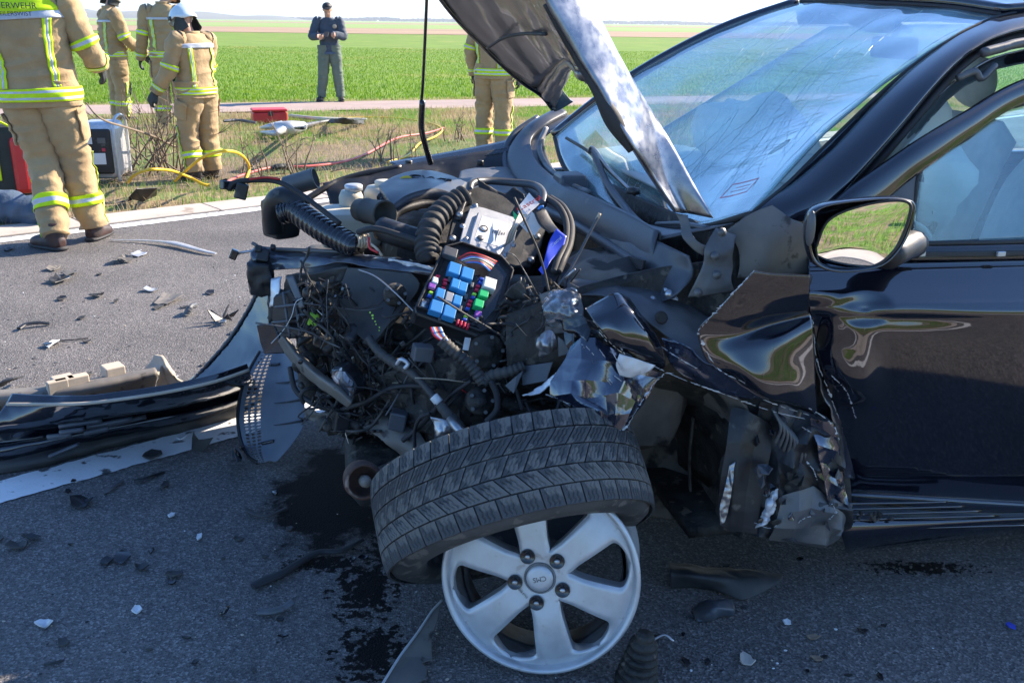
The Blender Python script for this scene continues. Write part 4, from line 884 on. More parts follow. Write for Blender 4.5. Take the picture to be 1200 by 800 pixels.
# ---- windscreen
ws_lo = [(880, 250, 1.995), (815, 266, 2.2), (750, 260, 2.5), (700, 234, 2.8), (662, 196, 3.1), (650, 160, 3.36)]
ws_hi = [(1172, 19, 2.23), (1110, 10, 2.42), (1050, 6, 2.62), (1000, 4, 2.82), (962, 3, 2.98), (938, 3, 3.12)]
RL = [Q(*p) for p in ws_lo]; RH = [Q(*p) for p in ws_hi]
def wsp(u, v, off=0):
    lo = cr(RL, u); hi = cr(RH, u); p = lo.lerp(hi, v); nrm = (hi - lo).cross(BX).normalized()
    if nrm.z < 0: nrm = -nrm
    p = p + nrm * (.055 * 4 * v * (1 - v) + off); p = p - nrm * .05 * math.exp(-((u - .32) / .2) ** 2 - ((v - .35) / .22) ** 2) * .55
    return p + nrm * .0016 * mn.noise(p * 9) * 2
V = [wsp(i / 70, j / 60) for j in range(61) for i in range(71)]; F = [(j * 71 + i, j * 71 + i + 1, (j + 1) * 71 + i + 1, (j + 1) * 71 + i) for j in range(60) for i in range(70)]
wsc = solid(mk('windscreen', V, F, M['wglass'], car), .005, 0); wsc['label'] = 'windscreen crazed with fine cracks'
M['crack'] = mat('fractured_glass_edge', (.55, .72, .78), (.4, .6, .68), .3, None, 0, 30, coat=.3)
M['crackd'] = mat('shaded_glass_edge', (.03, .08, .1), None, .3)
def ribbonline(path, w, V, F):
    b = len(V); P = [wsp(u, v, .0035) for u, v in path]
    for i, p in enumerate(P):
        d = (P[min(i + 1, len(P) - 1)] - P[max(i - 1, 0)]).normalized(); s = d.cross(Vector((.5, -.6, .6))).normalized() * w * (.4 + .6 * random.random()); V += [p - s, p + s]
    F += [(b + 2 * i, b + 2 * i + 1, b + 2 * i + 3, b + 2 * i + 2) for i in range(len(P) - 1)]
V = []; F = []; V2 = []; F2 = []
for k in range(46):            # long wavering cracks climbing from the near lower corner
    u = .02 + random.random() * .5; v = random.uniform(.02, .25); du = random.uniform(-.004, .016); dv = random.uniform(.012, .028); path = []; L = random.randint(10, 34)
    for q in range(L): path.append((u, v)); u += du + random.gauss(0, .0035); v += dv; dv += random.gauss(0, .001); du *= .99
    path = [(a, b) for a, b in path if .005 < a < .99 and .01 < b < .98]
    if len(path) > 3: ribbonline(path, .00045, V if k % 5 else V2, F if k % 5 else F2)
for k in range(330):           # dense near-parallel ripples across the middle
    u0 = random.uniform(.05, .8); v0 = .18 + .58 * random.random(); path = []; L = random.randint(5, 26); v = v0; sl = random.uniform(-.006, .002)
    for q in range(L): path.append((u0 + q * .0115, v)); v += sl + random.gauss(0, .0022)
    path = [(a, b) for a, b in path if .02 < a < .97 and .03 < b < .97 and (a - .55) ** 2 / .35 + (b - .42) ** 2 / .12 < 1.0]
    if len(path) > 3: ribbonline(path, .00028, V if k % 3 else V2, F if k % 3 else F2)
o = mk('crack_line', V, F, M['crack'], wsc, False); o['kind'] = 'stuff'; o = mk('crack_shade', V2, F2, M['crackd'], wsc, False); o['kind'] = 'stuff'
# black printed band round the glass and the small red-framed sticker
def wsband(u0, u1, v0, v1, name, m, off=-.004, nu=30, nv=4):
    V = [wsp(u0 + (u1 - u0) * i / nu, v0 + (v1 - v0) * j / nv, off) for j in range(nv + 1) for i in range(nu + 1)]
    F = [(j * (nu + 1) + i, j * (nu + 1) + i + 1, (j + 1) * (nu + 1) + i + 1, (j + 1) * (nu + 1) + i) for j in range(nv) for i in range(nu)]
    return mk(name, V, F, m, wsc)
wsband(0, 1, 0, .085, 'printed_border', M['gloss_black']); wsband(0, 1, .965, 1, 'printed_border', M['gloss_black']); wsband(.965, 1, .08, .97, 'printed_border', M['gloss_black']); wsband(0, .02, .08, .97, 'printed_border', M['gloss_black'])
for (a, b_, c, d) in ((.1, .2, .1, .104), (.1, .2, .15, .154), (.1, .103, .1, .154), (.197, .2, .1, .154), (.115, .18, .12, .122), (.115, .17, .133, .135)): wsband(a, b_, c, d, 'sticker_line', M['red_fuse'], .003, 6, 1)
tube('screen_seal', [(x, y + 1, b) for x, y, b in ws_lo], .008, M['rubber'], car, 8, 40)
tube('header_seal', [Vector(p) + Vector((0, 0, .004)) for p in RH], .006, M['rubber'], car, 8, 40)
tube('far_pillar', [wsp(1, t) + Vector((0, .0, .0)) + BX * .02 for t in (0, .25, .5, .75, 1)], .02, M['paint'], car, 10, 30)
# ---- roof and rear body (mostly outside the picture, but casts the shade in it)
rf = sheet('roof', [[p + Vector((0, 0, .006)) for p in (RH[0], RH[1], RH[2], RH[3], RH[5])], [K(2.1, 2.2, 1.475), K(2.1, 2.45, 1.53), K(2.1, 2.7, 1.545), K(2.1, 3.0, 1.535), K(2.1, 3.25, 1.49)], [K(2.8, 2.18, 1.47), K(2.8, 2.45, 1.54), K(2.8, 2.7, 1.555), K(2.8, 3.0, 1.54), K(2.8, 3.25, 1.48)], [K(3.5, 2.2, 1.42), K(3.5, 2.45, 1.47), K(3.5, 2.7, 1.485), K(3.5, 3.0, 1.47), K(3.5, 3.22, 1.42)]], M['paint'], car, (30, 30), th=.02)
sheet('tailgate', [[K(3.5, 2.2, 1.42), K(3.5, 2.7, 1.485), K(3.5, 3.22, 1.42)], [K(3.8, 2.05, .95), K(3.85, 2.7, .97), K(3.8, 3.4, .95)], [K(3.9, 1.95, .55), K(3.98, 2.7, .55), K(3.9, 3.45, .55)], [K(3.85, 1.95, .25), K(3.92, 2.7, .25), K(3.85, 3.45, .25)]], M['paint'], car, (16, 16), th=.02)
for nm, b0, s in (('rear_side_panel', 1.86, 1),):
    sheet(nm, [[K(2.25, 1.93, .93), K(3.0, 1.94, .94), K(3.8, 2.03, .95)], [K(2.25, 1.83, .75), K(3.0, 1.82, .75), K(3.87, 1.93, .75)], [K(2.25, 1.85, .45), K(3.0, 1.84, .45), K(3.9, 1.94, .45)], [K(2.25, 1.88, .2), K(3.0, 1.88, .2), K(3.87, 1.95, .22)]], M['paint'], car, (20, 16), th=.02)
    sheet('rear_side_glass', [[K(2.4, 2.12, 1.38), K(3.0, 2.14, 1.37), K(3.5, 2.18, 1.3)], [K(2.4, 1.95, .94), K(3.0, 1.96, .94), K(3.7, 2.03, .95)]], M['glass'], car, (10, 6), th=.005)
sheet('rear_pillar', [[K(3.25, 2.15, 1.42), K(3.5, 2.2, 1.4)], [K(3.35, 1.99, .93), K(3.8, 2.03, .94)]], M['paint'], car, (8, 10), th=.02)
sheet('centre_pillar', [[K(2.3, 2.12, 1.44), K(2.4, 2.13, 1.44)], [K(2.2, 1.99, .93), K(2.36, 1.99, .93)], [K(2.2, 1.95, .25), K(2.36, 1.95, .25)]], M['dash'], car, (6, 14), th=.03)
sheet('far_side_panel', [[K(.8, 3.46, .9), K(2.2, 3.47, .93), K(3.8, 3.4, .95)], [K(.8, 3.55, .7), K(2.2, 3.57, .7), K(3.87, 3.48, .72)], [K(.8, 3.52, .22), K(2.2, 3.52, .22), K(3.8, 3.46, .25)]], M['paint'], car, (24, 14), th=.02)
sheet('far_side_glass', [[K(1.85, 3.24, 1.42), K(2.6, 3.26, 1.43), K(3.4, 3.22, 1.37)], [K(1.15, 3.44, .95), K(2.5, 3.46, .95), K(3.7, 3.4, .95)]], M['glass'], car, (14, 8), th=.005)
sheet('far_window_rail', [[K(1.65, 3.13, 1.49), K(2.6, 3.25, 1.5), K(3.5, 3.22, 1.42)], [K(1.7, 3.2, 1.44), K(2.6, 3.28, 1.45), K(3.5, 3.25, 1.37)]], M['paint'], car, (16, 4), th=.02)
sheet('floor_pan', [[K(.9, 1.98, .2), K(3.9, 1.98, .22)], [K(.9, 3.5, .2), K(3.9, 3.46, .22)]], M['metal_dark'], car, (10, 8), th=.03)
for a, b, lab in ((3.1, 1.93, 'rear_wheel'), (3.1, 3.42, 'rear_wheel'), (.42, 3.38, 'front_wheel')):
    mw = basis(K(a, b, .325), -BX if b < 2.5 else BX); wv = lathe(lab, [(.2, .03), (.225, .09), (.26, .105), (.30, .1), (.322, .075), (.325, 0), (.322, -.075), (.30, -.1), (.2, -.1), (.2, .03)], M['tyre'], car, mw, 40)
    lathe('rim', [(.001, .05), (.05, .06), (.2, .04), (.225, .085), (.21, -.05)], M['alloy'], wv, mw, 30)
# ---- interior seen through the broken glass
ins = sheet('dashboard', [[K(1.0, 2.05, .96), K(.95, 2.7, .98), K(1.0, 3.35, .97)], [K(1.2, 2.03, .985), K(1.2, 2.7, 1.0), K(1.2, 3.38, .985)], [K(1.42, 2.02, .97), K(1.42, 2.7, .98), K(1.42, 3.38, .97)], [K(1.5, 2.02, .88), K(1.5, 2.7, .86), K(1.5, 3.38, .88)], [K(1.42, 2.02, .6), K(1.42, 2.7, .6), K(1.42, 3.38, .6)]], M['dash'], car, (30, 24), th=.01)
sheet('instrument_hood', [[K(1.3, 2.2, .98), K(1.28, 2.4, 1.0), K(1.3, 2.62, .98)], [K(1.4, 2.19, 1.03), K(1.4, 2.4, 1.06), K(1.4, 2.63, 1.03)], [K(1.5, 2.2, .98), K(1.5, 2.4, 1.03), K(1.5, 2.62, .98)]], M['dash'], ins, (16, 10), th=.02)
def blob(name, c, r, m, par, amp=.03, s=5, seg=36, rot=0):
    V = []; n = 24
    for j in range(n + 1):
        t = math.pi * j / n
        for i in range(seg):
            a = 2 * math.pi * i / seg; p = Vector((math.cos(a) * math.sin(t) * r[0], math.sin(a) * math.sin(t) * r[1], math.cos(t) * r[2]))
            k_ = 1 + amp / max(r) * 2 * mn.fractal(p * s + c, 1, 2, 3); V.append(c + Matrix.Rotation(rot, 3, 'Z') @ (p * k_))
    F = [(j * seg + i, (j + 1) * seg + i, (j + 1) * seg + (i + 1) % seg, j * seg + (i + 1) % seg) for j in range(n) for i in range(seg)]
    return mk(name, V, F, m, par)
lathe('steering_wheel', [(.18 + .014 * math.cos(t * math.pi / 4), .014 * math.sin(t * math.pi / 4)) for t in range(8)], M['plastic'], car, basis(K(1.62, 2.4, 1.0), AX + Vector((0, 0, .5))), 40, True)
ab = blob('airbag', K(1.66, 2.42, 1.03), (.11, .22, .2), M['airbag'], car, .05, 6, rot=CA); ab['label'] = 'deflated cream driver airbag'
blob('airbag', K(1.40, 2.86, 1.05), (.15, .30, .15), M['airbag'], car, .05, 6, rot=CA)
for b in (2.4, 3.05):
    s_ = sheet('seat', [[K(2.32, b - .2, 1.12), K(2.28, b, 1.14), K(2.32, b + .2, 1.12)], [K(2.2, b - .25, .95), K(2.15, b, .95), K(2.2, b + .25, .95)], [K(2.12, b - .25, .65), K(2.05, b, .65), K(2.12, b + .25, .65)], [K(2.1, b - .25, .5), K(2.05, b, .52), K(2.1, b + .25, .5)], [K(1.75, b - .25, .5), K(1.7, b, .54), K(1.75, b + .25, .5)]], M['seat'], car, (18, 30), th=.12)
    blob('headrest', K(2.34, b, 1.24), (.05, .13, .085), M['seat'], s_, .01)
sheet('rear_bench', [[K(3.15, 2.1, 1.05), K(3.15, 3.35, 1.05)], [K(3.0, 2.1, .6), K(3.0, 3.35, .6)]], M['seat'], car, (10, 8), th=.15)
mirc = K(1.78, 2.72, 1.36); box('interior_mirror', basis(mirc, -AX + Vector((0, 0, .0)), (0, 0, 1)), .22, .065, .03, M['plastic'], car, .012); tube('mirror_stalk', [mirc, mirc + Vector((0, 0, .1))], .012, M['plastic'], car, 8, 4)
sheet('sun_visor', [[K(1.85, 2.95, 1.45), K(1.83, 3.18, 1.45)], [K(1.99, 2.95, 1.4), K(1.97, 3.18, 1.4)]], M['cream'], car, (8, 6), th=.015)
tube('seat_belt', [K(2.27, 2.08, 1.25), K(2.24, 2.1, 1.0), K(2.22, 2.12, .6)], .02, M['rubber'], car, 8, 12, flat=.2)
sheet('headliner', [[K(1.8, 2.3, 1.44), K(3.4, 2.28, 1.4)], [K(1.8, 2.75, 1.49), K(3.4, 2.75, 1.45)], [K(1.8, 3.15, 1.46), K(3.4, 3.2, 1.4)]], M['seat'], car, (12, 12), th=.004)
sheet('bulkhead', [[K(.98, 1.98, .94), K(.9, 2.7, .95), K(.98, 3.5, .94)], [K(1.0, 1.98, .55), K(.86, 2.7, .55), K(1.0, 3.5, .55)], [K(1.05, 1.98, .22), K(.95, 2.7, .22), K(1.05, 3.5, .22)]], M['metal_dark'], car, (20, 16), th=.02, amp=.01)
# ---- mirror
mh = thing_m = None
def mirror():
    oc = [(946, 262), (952, 247), (968, 239), (1000, 234), (1040, 231), (1062, 233), (1071, 238), (1071, 250), (1064, 275), (1052, 295), (1034, 311), (1005, 318), (975, 318), (955, 310), (947, 295), (945, 278)]
    P = [Q(x, y, 1.70) for x, y in oc]; c = sum(P, Vector()) / len(P); n = 64; ring = [cr(P + [P[0]], i / n) for i in range(n)]
    V = []; F = []; prof = [(.93, -.004), (.965, -.010), (1.0, -.004), (1.01, .015), (.95, .045), (.8, .075), (.55, .1), (.25, .11)]
    dirn = (BX + AX * .22 + Vector((0, 0, -.05))).normalized()
    for s, d in prof: V += [c + (p - c) * s + dirn * d for p in ring]
    for j in range(len(prof) - 1): F += [(j * n + i, j * n + (i + 1) % n, (j + 1) * n + (i + 1) % n, (j + 1) * n + i) for i in range(n)]
    F.append(tuple((len(prof) - 1) * n + i for i in range(n)))
    h = mk('wing_mirror', V, F, M['paint'], car)
    gc = [(959, 290), (965, 270), (983, 252), (1010, 243), (1040, 238), (1060, 239), (1064, 245), (1058, 268), (1047, 290), (1034, 305), (1010, 312), (975, 311), (960, 303)]
    # glass: tilted so that it shows the verge behind the photographer
    gp = [Q(x, y, 1.706) for x, y in gc]; g0 = sum(gp, Vector()) / len(gp); toc = (CP - g0).normalized(); back = Vector((.12, -1.0, -.26)).normalized(); nrm = (toc + back).normalized()
    gp = [g0 + (lambda r: r * (((g0 - CP).dot(nrm)) / r.dot(nrm)))((p - CP)) - (g0 - CP) for p in gp]
    N = 56; rg = [cr(gp + [gp[0]], i / N) for i in range(N)]; rg = [g0 + (p - g0) * 1.07 for p in rg]; V = []; F = []
    for s in (1, .66, .33): V += [g0 + (p - g0) * s + nrm * .003 * (1 - s * s) for p in rg]
    V.append(g0 + nrm * .003)
    for j in range(2): F += [(j * N + i, j * N + (i + 1) % N, (j + 1) * N + (i + 1) % N, (j + 1) * N + i) for i in range(N)]
    F += [(2 * N + i, 2 * N + (i + 1) % N, 3 * N) for i in range(N)]
    mk('mirror_glass', V, F, M['mirror'], h)
    V, F = tubeVF([rg[i * 7] for i in range(8)] + [rg[0]], .0035, 6, 80); mk('glass_rim', V, F, M['plastic'], h)
    blob('indicator', Q(950, 268, 1.692), (.009, .012, .036), M['metal_grey'], h, .001)
    tube('mirror_arm', [(1040, 300, 1.75), (1062, 288, 1.82), (1072, 285, 1.88), (1070, 290, 1.91)], [.03, .032, .03, .028], M['plastic'], h, 12, 10)
mirror()
# ---- bonnet, standing open and bent
hr = [[(440, -150, 3.3), (480, -70, 3.3), (520, 0, 3.3), (571, 56, 3.3), (610, 92, 3.3), (636, 110, 3.3), (650, 127, 3.3)],
      [(520, -150, 2.95), (552, -70, 2.95), (580, -8, 2.95), (613, 42, 2.95), (636, 72, 2.95), (650, 88, 2.98), (659, 104, 3.05)],
      [(582, -150, 2.5), (606, -70, 2.5), (622, -5, 2.5), (645, 36, 2.5), (658, 60, 2.5), (666, 72, 2.5), (672, 79, 2.52)],
      [(612, -150, 2.12), (632, -70, 2.12), (648, 5, 2.12), (664, 45, 2.12), (676, 68, 2.12), (684, 84, 2.12), (692, 98, 2.12)]]
def hoodG():
    R = [[Q(*p) for p in r] for r in hr]; return grid(R, 70, 50)
G = hoodG(); G2 = []
for j, r in enumerate(G):      # pressed stiffening ribs and recesses in the inner panel
    q = []
    for i, p in enumerate(r):
        u = i / 70; v = j / 50; nrm = -AX * .75 + Vector((0, 0, -.3)) 
        h = .012 * smooth01((.5 - abs(math.sin(v * 9.5 + u * 2.2))) * 4) * (1 if u < .72 else 0) - .014 * smooth01((.035 - abs(u - .76)) * 40) + .012 * smooth01((.05 - abs(u - .88)) * 30)
        h += .010 * crease(p, 4.5, 3) + .006 * mn.noise(p * 14); q.append(p + nrm * h)
    G2.append(q)
V, F = gmesh(G2); hood = solid(mk('bonnet', V, F, M['hoodin'], car), .018, 0); hood['label'] = 'raised buckled bonnet, underside to the camera'
tube('bonnet_edge', [(x - 1, y + 1, b - .01) for x, y, b in hr[0]], .011, M['paint'], hood, 8, 40)
tube('bonnet_cable', [(571, 57, 3.2), (590, 45, 3.0), (612, 40, 2.8), (640, 40, 2.5)], .005, M['rubber'], hood, 6, 20)
sheet('bonnet_corner_bracket', [[(640, 84, 3.1), (652, 78, 3.05), (662, 78, 3.05)], [(640, 104, 3.2), (650, 108, 3.2), (656, 98, 3.15)], [(642, 118, 3.3), (652, 124, 3.28), (666, 114, 3.25)], [(648, 128, 3.3), (652, 129, 3.3), (671, 118, 3.28)]], M['paint_dusty'], hood, (10, 14), th=.006)
si = [(570, -150, 1.985), (610, -70, 1.975), (642, 0, 1.965), (660, 32, 1.965), (680, 66, 1.965), (702, 100, 1.955), (722, 136, 1.945), (743, 172, 1.935), (766, 208, 1.97), (793, 247, 1.96)]
sr = [(620, -150, 2.02), (655, -70, 2.02), (682, -8, 2.015), (700, 22, 2.015), (720, 62, 2.01), (738, 98, 2.01), (755, 140, 2.005), (770, 176, 2.005), (785, 212, 2.005), (806, 250, 2.005)]
so_ = [(640, -150, 2.06), (672, -70, 2.06), (692, -5, 2.06), (706, 28, 2.06), (727, 66, 2.05), (746, 100, 2.04), (766, 133, 2.05), (787, 167, 2.03), (812, 213, 2.01), (836, 256, 1.98)]
skirt = sheet('bonnet_near_edge', [[(x - 3, y + 3, b + .04) for x, y, b in si], si, sr, so_], M['hoodout'], hood, (70, 18), th=.006)
tube('bonnet_seal', [(x - 3, y + 5, b + .015) for x, y, b in si[2:8]], [.006, .007, .008, .012, .02, .008], M['rubber'], hood, 8, 40)
tube('gas_strut', [(505, -150, 3.25), (500, 0, 3.3), (496, 90, 3.35), (494, 118, 3.37)], .0055, M['gloss_black'], car, 8, 20)
tube('strut_body', [(495, 118, 3.37), (494, 150, 3.38), (499, 172, 3.4), (505, 192, 3.42)], .011, M['gloss_black'], car, 8, 20)
# ---- cowl and scuttle
co = [(598, 185, 3.45), (603, 172, 3.45), (611, 198, 3.3), (624, 212, 3.15), (642, 227, 2.95), (674, 240, 2.7), (721, 260, 2.4), (762, 283, 2.18)]
cseal = [(630, 138, 3.62), (604, 156, 3.56), (592, 178, 3.5), (596, 205, 3.35), (612, 228, 3.15), (640, 246, 2.9), (672, 262, 2.65), (710, 285, 2.4), (745, 308, 2.2)]
A_ = [(645, 131, 3.62), (615, 149, 3.56), (596, 176, 3.46), (600, 200, 3.3), (616, 220, 3.12), (645, 238, 2.88), (680, 254, 2.62), (722, 274, 2.36), (765, 296, 2.14)]
B_ = [(655, 131, 3.6), (628, 147, 3.52), (610, 170, 3.45), (612, 192, 3.3), (628, 209, 3.12), (655, 225, 2.88), (690, 240, 2.62), (730, 258, 2.38), (770, 280, 2.16)]
C_ = [(664, 131, 3.58), (640, 144, 3.5), (622, 162, 3.44), (626, 184, 3.28), (642, 202, 3.08), (668, 218, 2.86), (700, 232, 2.62), (738, 250, 2.38), (775, 273, 2.16)]
def up(r, dz): return [Q(*p) + Vector((0, 0, dz)) for p in r]
cowl = sheet('cowl_panel', [up(A_, -.05), up(A_, 0), up(B_, .016), up(C_, 0), up(C_, -.02)], M['plastic_grey'], car, (70, 24), th=.004)
D_ = [(672, 132, 3.54), (655, 145, 3.46), (638, 160, 3.42), (645, 188, 3.24), (662, 208, 3.0), (690, 232, 2.76), (735, 258, 2.46), (790, 268, 2.24), (860, 256, 2.02)]
sheet('wiper_tray', [up(C_, -.015), up(D_, -.01)], M['plastic_grey'], cowl, (60, 10), th=.004, amp=.006, s=9)
tube('cowl_seal', cseal, .013, M['plastic_grey'], cowl, 10, 50)
tube('wiper_tray_edge', [(640, 150, 3.42), (632, 172, 3.36), (640, 194, 3.2), (664, 214, 2.96), (690, 226, 2.78)], .010, M['alloy_dirty'], cowl, 8, 40)
box('cowl_cap', basis(Q(668, 212, 2.95), Vector((0, 0, 1)), AX), .12, .1, .05, M['plastic_grey'], cowl, .01, .85)
sheet('cowl_end', [[(683, 247, 2.64), (725, 262, 2.4), (770, 282, 2.16), (808, 300, 2.02)], [(683, 262, 2.62), (715, 288, 2.38), (760, 312, 2.14), (812, 322, 2.0)], [(700, 285, 2.5), (735, 318, 2.26), (765, 340, 2.1), (795, 345, 1.99)], [(722, 318, 2.36), (742, 342, 2.2), (755, 352, 2.1), (770, 356, 2.04)]], M['plastic_grey'], cowl, (40, 24), th=.004, amp=.007, s=10)
plate('cowl_clip', [(737, 300, 2.2), (754, 305, 2.12), (752, 316, 2.12), (738, 314, 2.2)], M['plastic'], cowl, .008)
# wipers
wp = tube('wiper_arm', [(694, 174, 2.9), (700, 190, 2.8), (712, 215, 2.66), (730, 240, 2.5), (745, 258, 2.36), (760, 270, 2.26)], [.008, .012, .012, .013, .014, .016], M['plastic_grey'], car, 8, 30, flat=.6)
tube('wiper_blade', [(664, 162, 3.14), (690, 178, 2.9), (714, 200, 2.72), (744, 228, 2.5)], .006, M['plastic'], wp, 6, 24); tube('wiper_linkage', [(690, 178, 2.88), (693, 172, 2.86), (700, 178, 2.82), (712, 196, 2.72), (738, 222, 2.54)], .0045, M['steel'], wp, 6, 24)
lathe('wiper_pivot', [(.001, .02), (.016, .016), (.02, 0)], M['plastic'], wp, basis(Q(742, 227, 2.49), (0, 0, 1)), 14)
tube('wiper_arm', [(770, 262, 2.3), (800, 262, 2.18), (830, 268, 2.08)], [.008, .01, .012], M['plastic_grey'], car, 8, 12, flat=.6)
# ---- hinge bracket and torn inner structure at the near corner
hg = sheet('bonnet_hinge', [[(792, 250, 2.0), (797, 262, 1.99), (800, 278, 1.97), (812, 292, 1.96), (824, 300, 1.955)], [(806, 252, 1.99), (808, 262, 1.98), (812, 276, 1.965), (822, 286, 1.955), (832, 290, 1.95)]], M['metal_grey'], car, (30, 8), th=.006)
sheet('hinge_plate', [[(838, 268, 1.97), (850, 272, 1.96), (862, 276, 1.96)], [(826, 290, 1.95), (840, 295, 1.94), (858, 296, 1.94)], [(824, 308, 1.945), (840, 312, 1.94), (858, 314, 1.94)], [(815, 330, 1.94), (836, 332, 1.93), (856, 328, 1.93)], [(806, 348, 1.95), (830, 345, 1.93), (860, 340, 1.93)]], M['metal_grey'], hg, (18, 30), th=.005, amp=.006, s=20)
for x, y in ((838, 300), (840, 322), (846, 272), (818, 343)): lathe('bolt', [(.001, .008), (.006, .008), (.007, .003), (.011, .002), (.011, 0)], M['metal_grey'], hg, basis(Q(x, y, 1.93), -BX + Vector((0, 0, .4))), 8)
sheet('scuttle_end', [[(852, 270, 2.0), (880, 252, 1.98), (905, 241, 1.965)], [(866, 290, 1.975), (895, 278, 1.93), (925, 256, 1.935)], [(868, 310, 1.965), (900, 305, 1.92), (943, 268, 1.93)], [(864, 325, 1.965), (900, 324, 1.935), (948, 322, 1.94)]], M['beige_metal'], car, (24, 24), th=.006)
sheet('hinge_pillar', [[(855, 280, 2.02), (955, 262, 1.97)], [(860, 400, 1.99), (958, 400, 1.96)], [(865, 520, 1.98), (985, 520, 1.95)], [(870, 620, 1.98), (1000, 620, 1.94)]], M['metal_dark'], car, (20, 40), th=.02, amp=.012, s=14)
# ---- front wing remains, hanging in front of the door
wing = sheet('torn_wing', [[(884, 317, 1.778), (905, 320, 1.778), (930, 321, 1.778), (948, 322, 1.778)], [(862, 340, 1.79), (890, 342, 1.793), (925, 344, 1.795), (948, 346, 1.797)], [(838, 366, 1.808), (875, 368, 1.812), (920, 364, 1.816), (947, 362, 1.82)], [(818, 388, 1.822), (860, 392, 1.828), (905, 380, 1.833), (949, 368, 1.836)], [(830, 425, 1.825), (865, 412, 1.81), (910, 400, 1.80), (952, 386, 1.822)], [(858, 440, 1.82), (885, 442, 1.785), (920, 432, 1.795), (954, 430, 1.83)], [(880, 455, 1.81), (902, 464, 1.79), (930, 455, 1.80), (956, 470, 1.84)], [(905, 466, 1.83), (925, 472, 1.82), (945, 478, 1.83), (957, 488, 1.85)]], M['paint'], car, (60, 60), th=.003, amp=.0022, s=6, seed=4)
wing['label'] = 'torn piece of the front wing with scraped edge'
jag('scraped_edge', [(884, 317, 1.775), (862, 340, 1.786), (838, 366, 1.804), (818, 388, 1.818)], 4.5, M['bright'], wing, 3, amp=3)
jag('scraped_edge', [(818, 390, 1.79), (840, 430, 1.80), (872, 448, 1.80), (905, 467, 1.82)], 3.5, M['bright'], wing, 8, amp=3)
sheet('wing_flap', [[(775, 395, 1.93), (800, 402, 1.88), (830, 425, 1.82)], [(785, 425, 1.9), (820, 440, 1.85), (860, 446, 1.81)], [(800, 440, 1.88), (850, 462, 1.84), (900, 470, 1.82)]], M['paint_torn'], wing, (30, 20), amp=.012, s=16, seed=2)
for k, pts in enumerate(([(735, 372, 1.93), (770, 402, 1.9), (805, 425, 1.86), (850, 448, 1.84), (905, 472, 1.83), (948, 486, 1.84)], [(758, 425, 1.88), (800, 444, 1.85), (850, 462, 1.83), (900, 480, 1.83), (950, 492, 1.83)])):
    jag('ripped_lip', pts, 5, M['bright'], wing, 11 + k, amp=3, n=90)
sheet('wing_top_rail', [[(660, 345, 2.15), (720, 350, 2.04), (770, 385, 1.96), (830, 430, 1.88), (900, 470, 1.85)], [(668, 330, 2.17), (730, 335, 2.08), (785, 365, 1.99), (845, 408, 1.92), (905, 450, 1.88)], [(690, 325, 2.2), (745, 330, 2.12), (800, 352, 2.05), (850, 385, 1.97), (905, 420, 1.93)]], M['metal_grey'], car, (60, 20), th=.005, amp=.010, s=12, seed=7)
lathe('rail_hole', [(.001, .002), (.009, .002), (.014, .004), (.016, 0)], M['metal_dark'], car, basis(Q(775, 372, 1.955), -BX + Vector((0, 0, .6))), 20)
# ================================================================ ENGINE BAY AND TORN FRONT
# far inner wing and flange
sheet('far_inner_wing', [[(378, 216, 3.40), (420, 206, 3.44), (455, 197, 3.47), (530, 184, 3.5), (604, 172, 3.5)], [(385, 232, 3.36), (430, 222, 3.38), (470, 214, 3.4), (540, 205, 3.42), (600, 196, 3.42)], [(390, 262, 3.33), (440, 258, 3.33), (480, 250, 3.33), (540, 245, 3.33), (600, 240, 3.35)], [(400, 330, 3.3), (440, 330, 3.3), (480, 330, 3.3), (540, 330, 3.3), (600, 330, 3.3)]], M['plastic'], car, (50, 20), th=.004, amp=.012, s=7)
sheet('far_wing_flange', [[(456, 191, 3.56), (500, 184, 3.56), (560, 173, 3.56), (612, 162, 3.56)], [(462, 197, 3.5), (505, 192, 3.5), (560, 182, 3.5), (606, 173, 3.5)], [(430, 201, 3.48), (500, 196, 3.48), (560, 186, 3.48), (604, 178, 3.48)]], M['gloss_black'], car, (40, 8), th=.006)
tube('far_wing_edge', [(340, 246, 3.32), (378, 222, 3.38), (398, 212, 3.42), (430, 203, 3.45), (470, 196, 3.47)], .012, M['plastic'], car, 8, 30)
tube('wing_bolt', [(479, 194, 3.5), (479, 188, 3.5)], .014, M['plastic'], car, 8, 3); tube('wing_bolt', [(563, 194, 3.42), (563, 188, 3.42)], .012, M['plastic'], car, 8, 3)
sheet('strut_tower', [[(540, 202, 3.3), (570, 198, 3.35), (604, 196, 3.4)], [(535, 218, 3.1), (568, 212, 3.15), (608, 214, 3.2)], [(530, 235, 3.0), (575, 230, 3.0), (620, 232, 3.0)]], M['metal_grey'], car, (20, 14), th=.006, amp=.01, s=12)
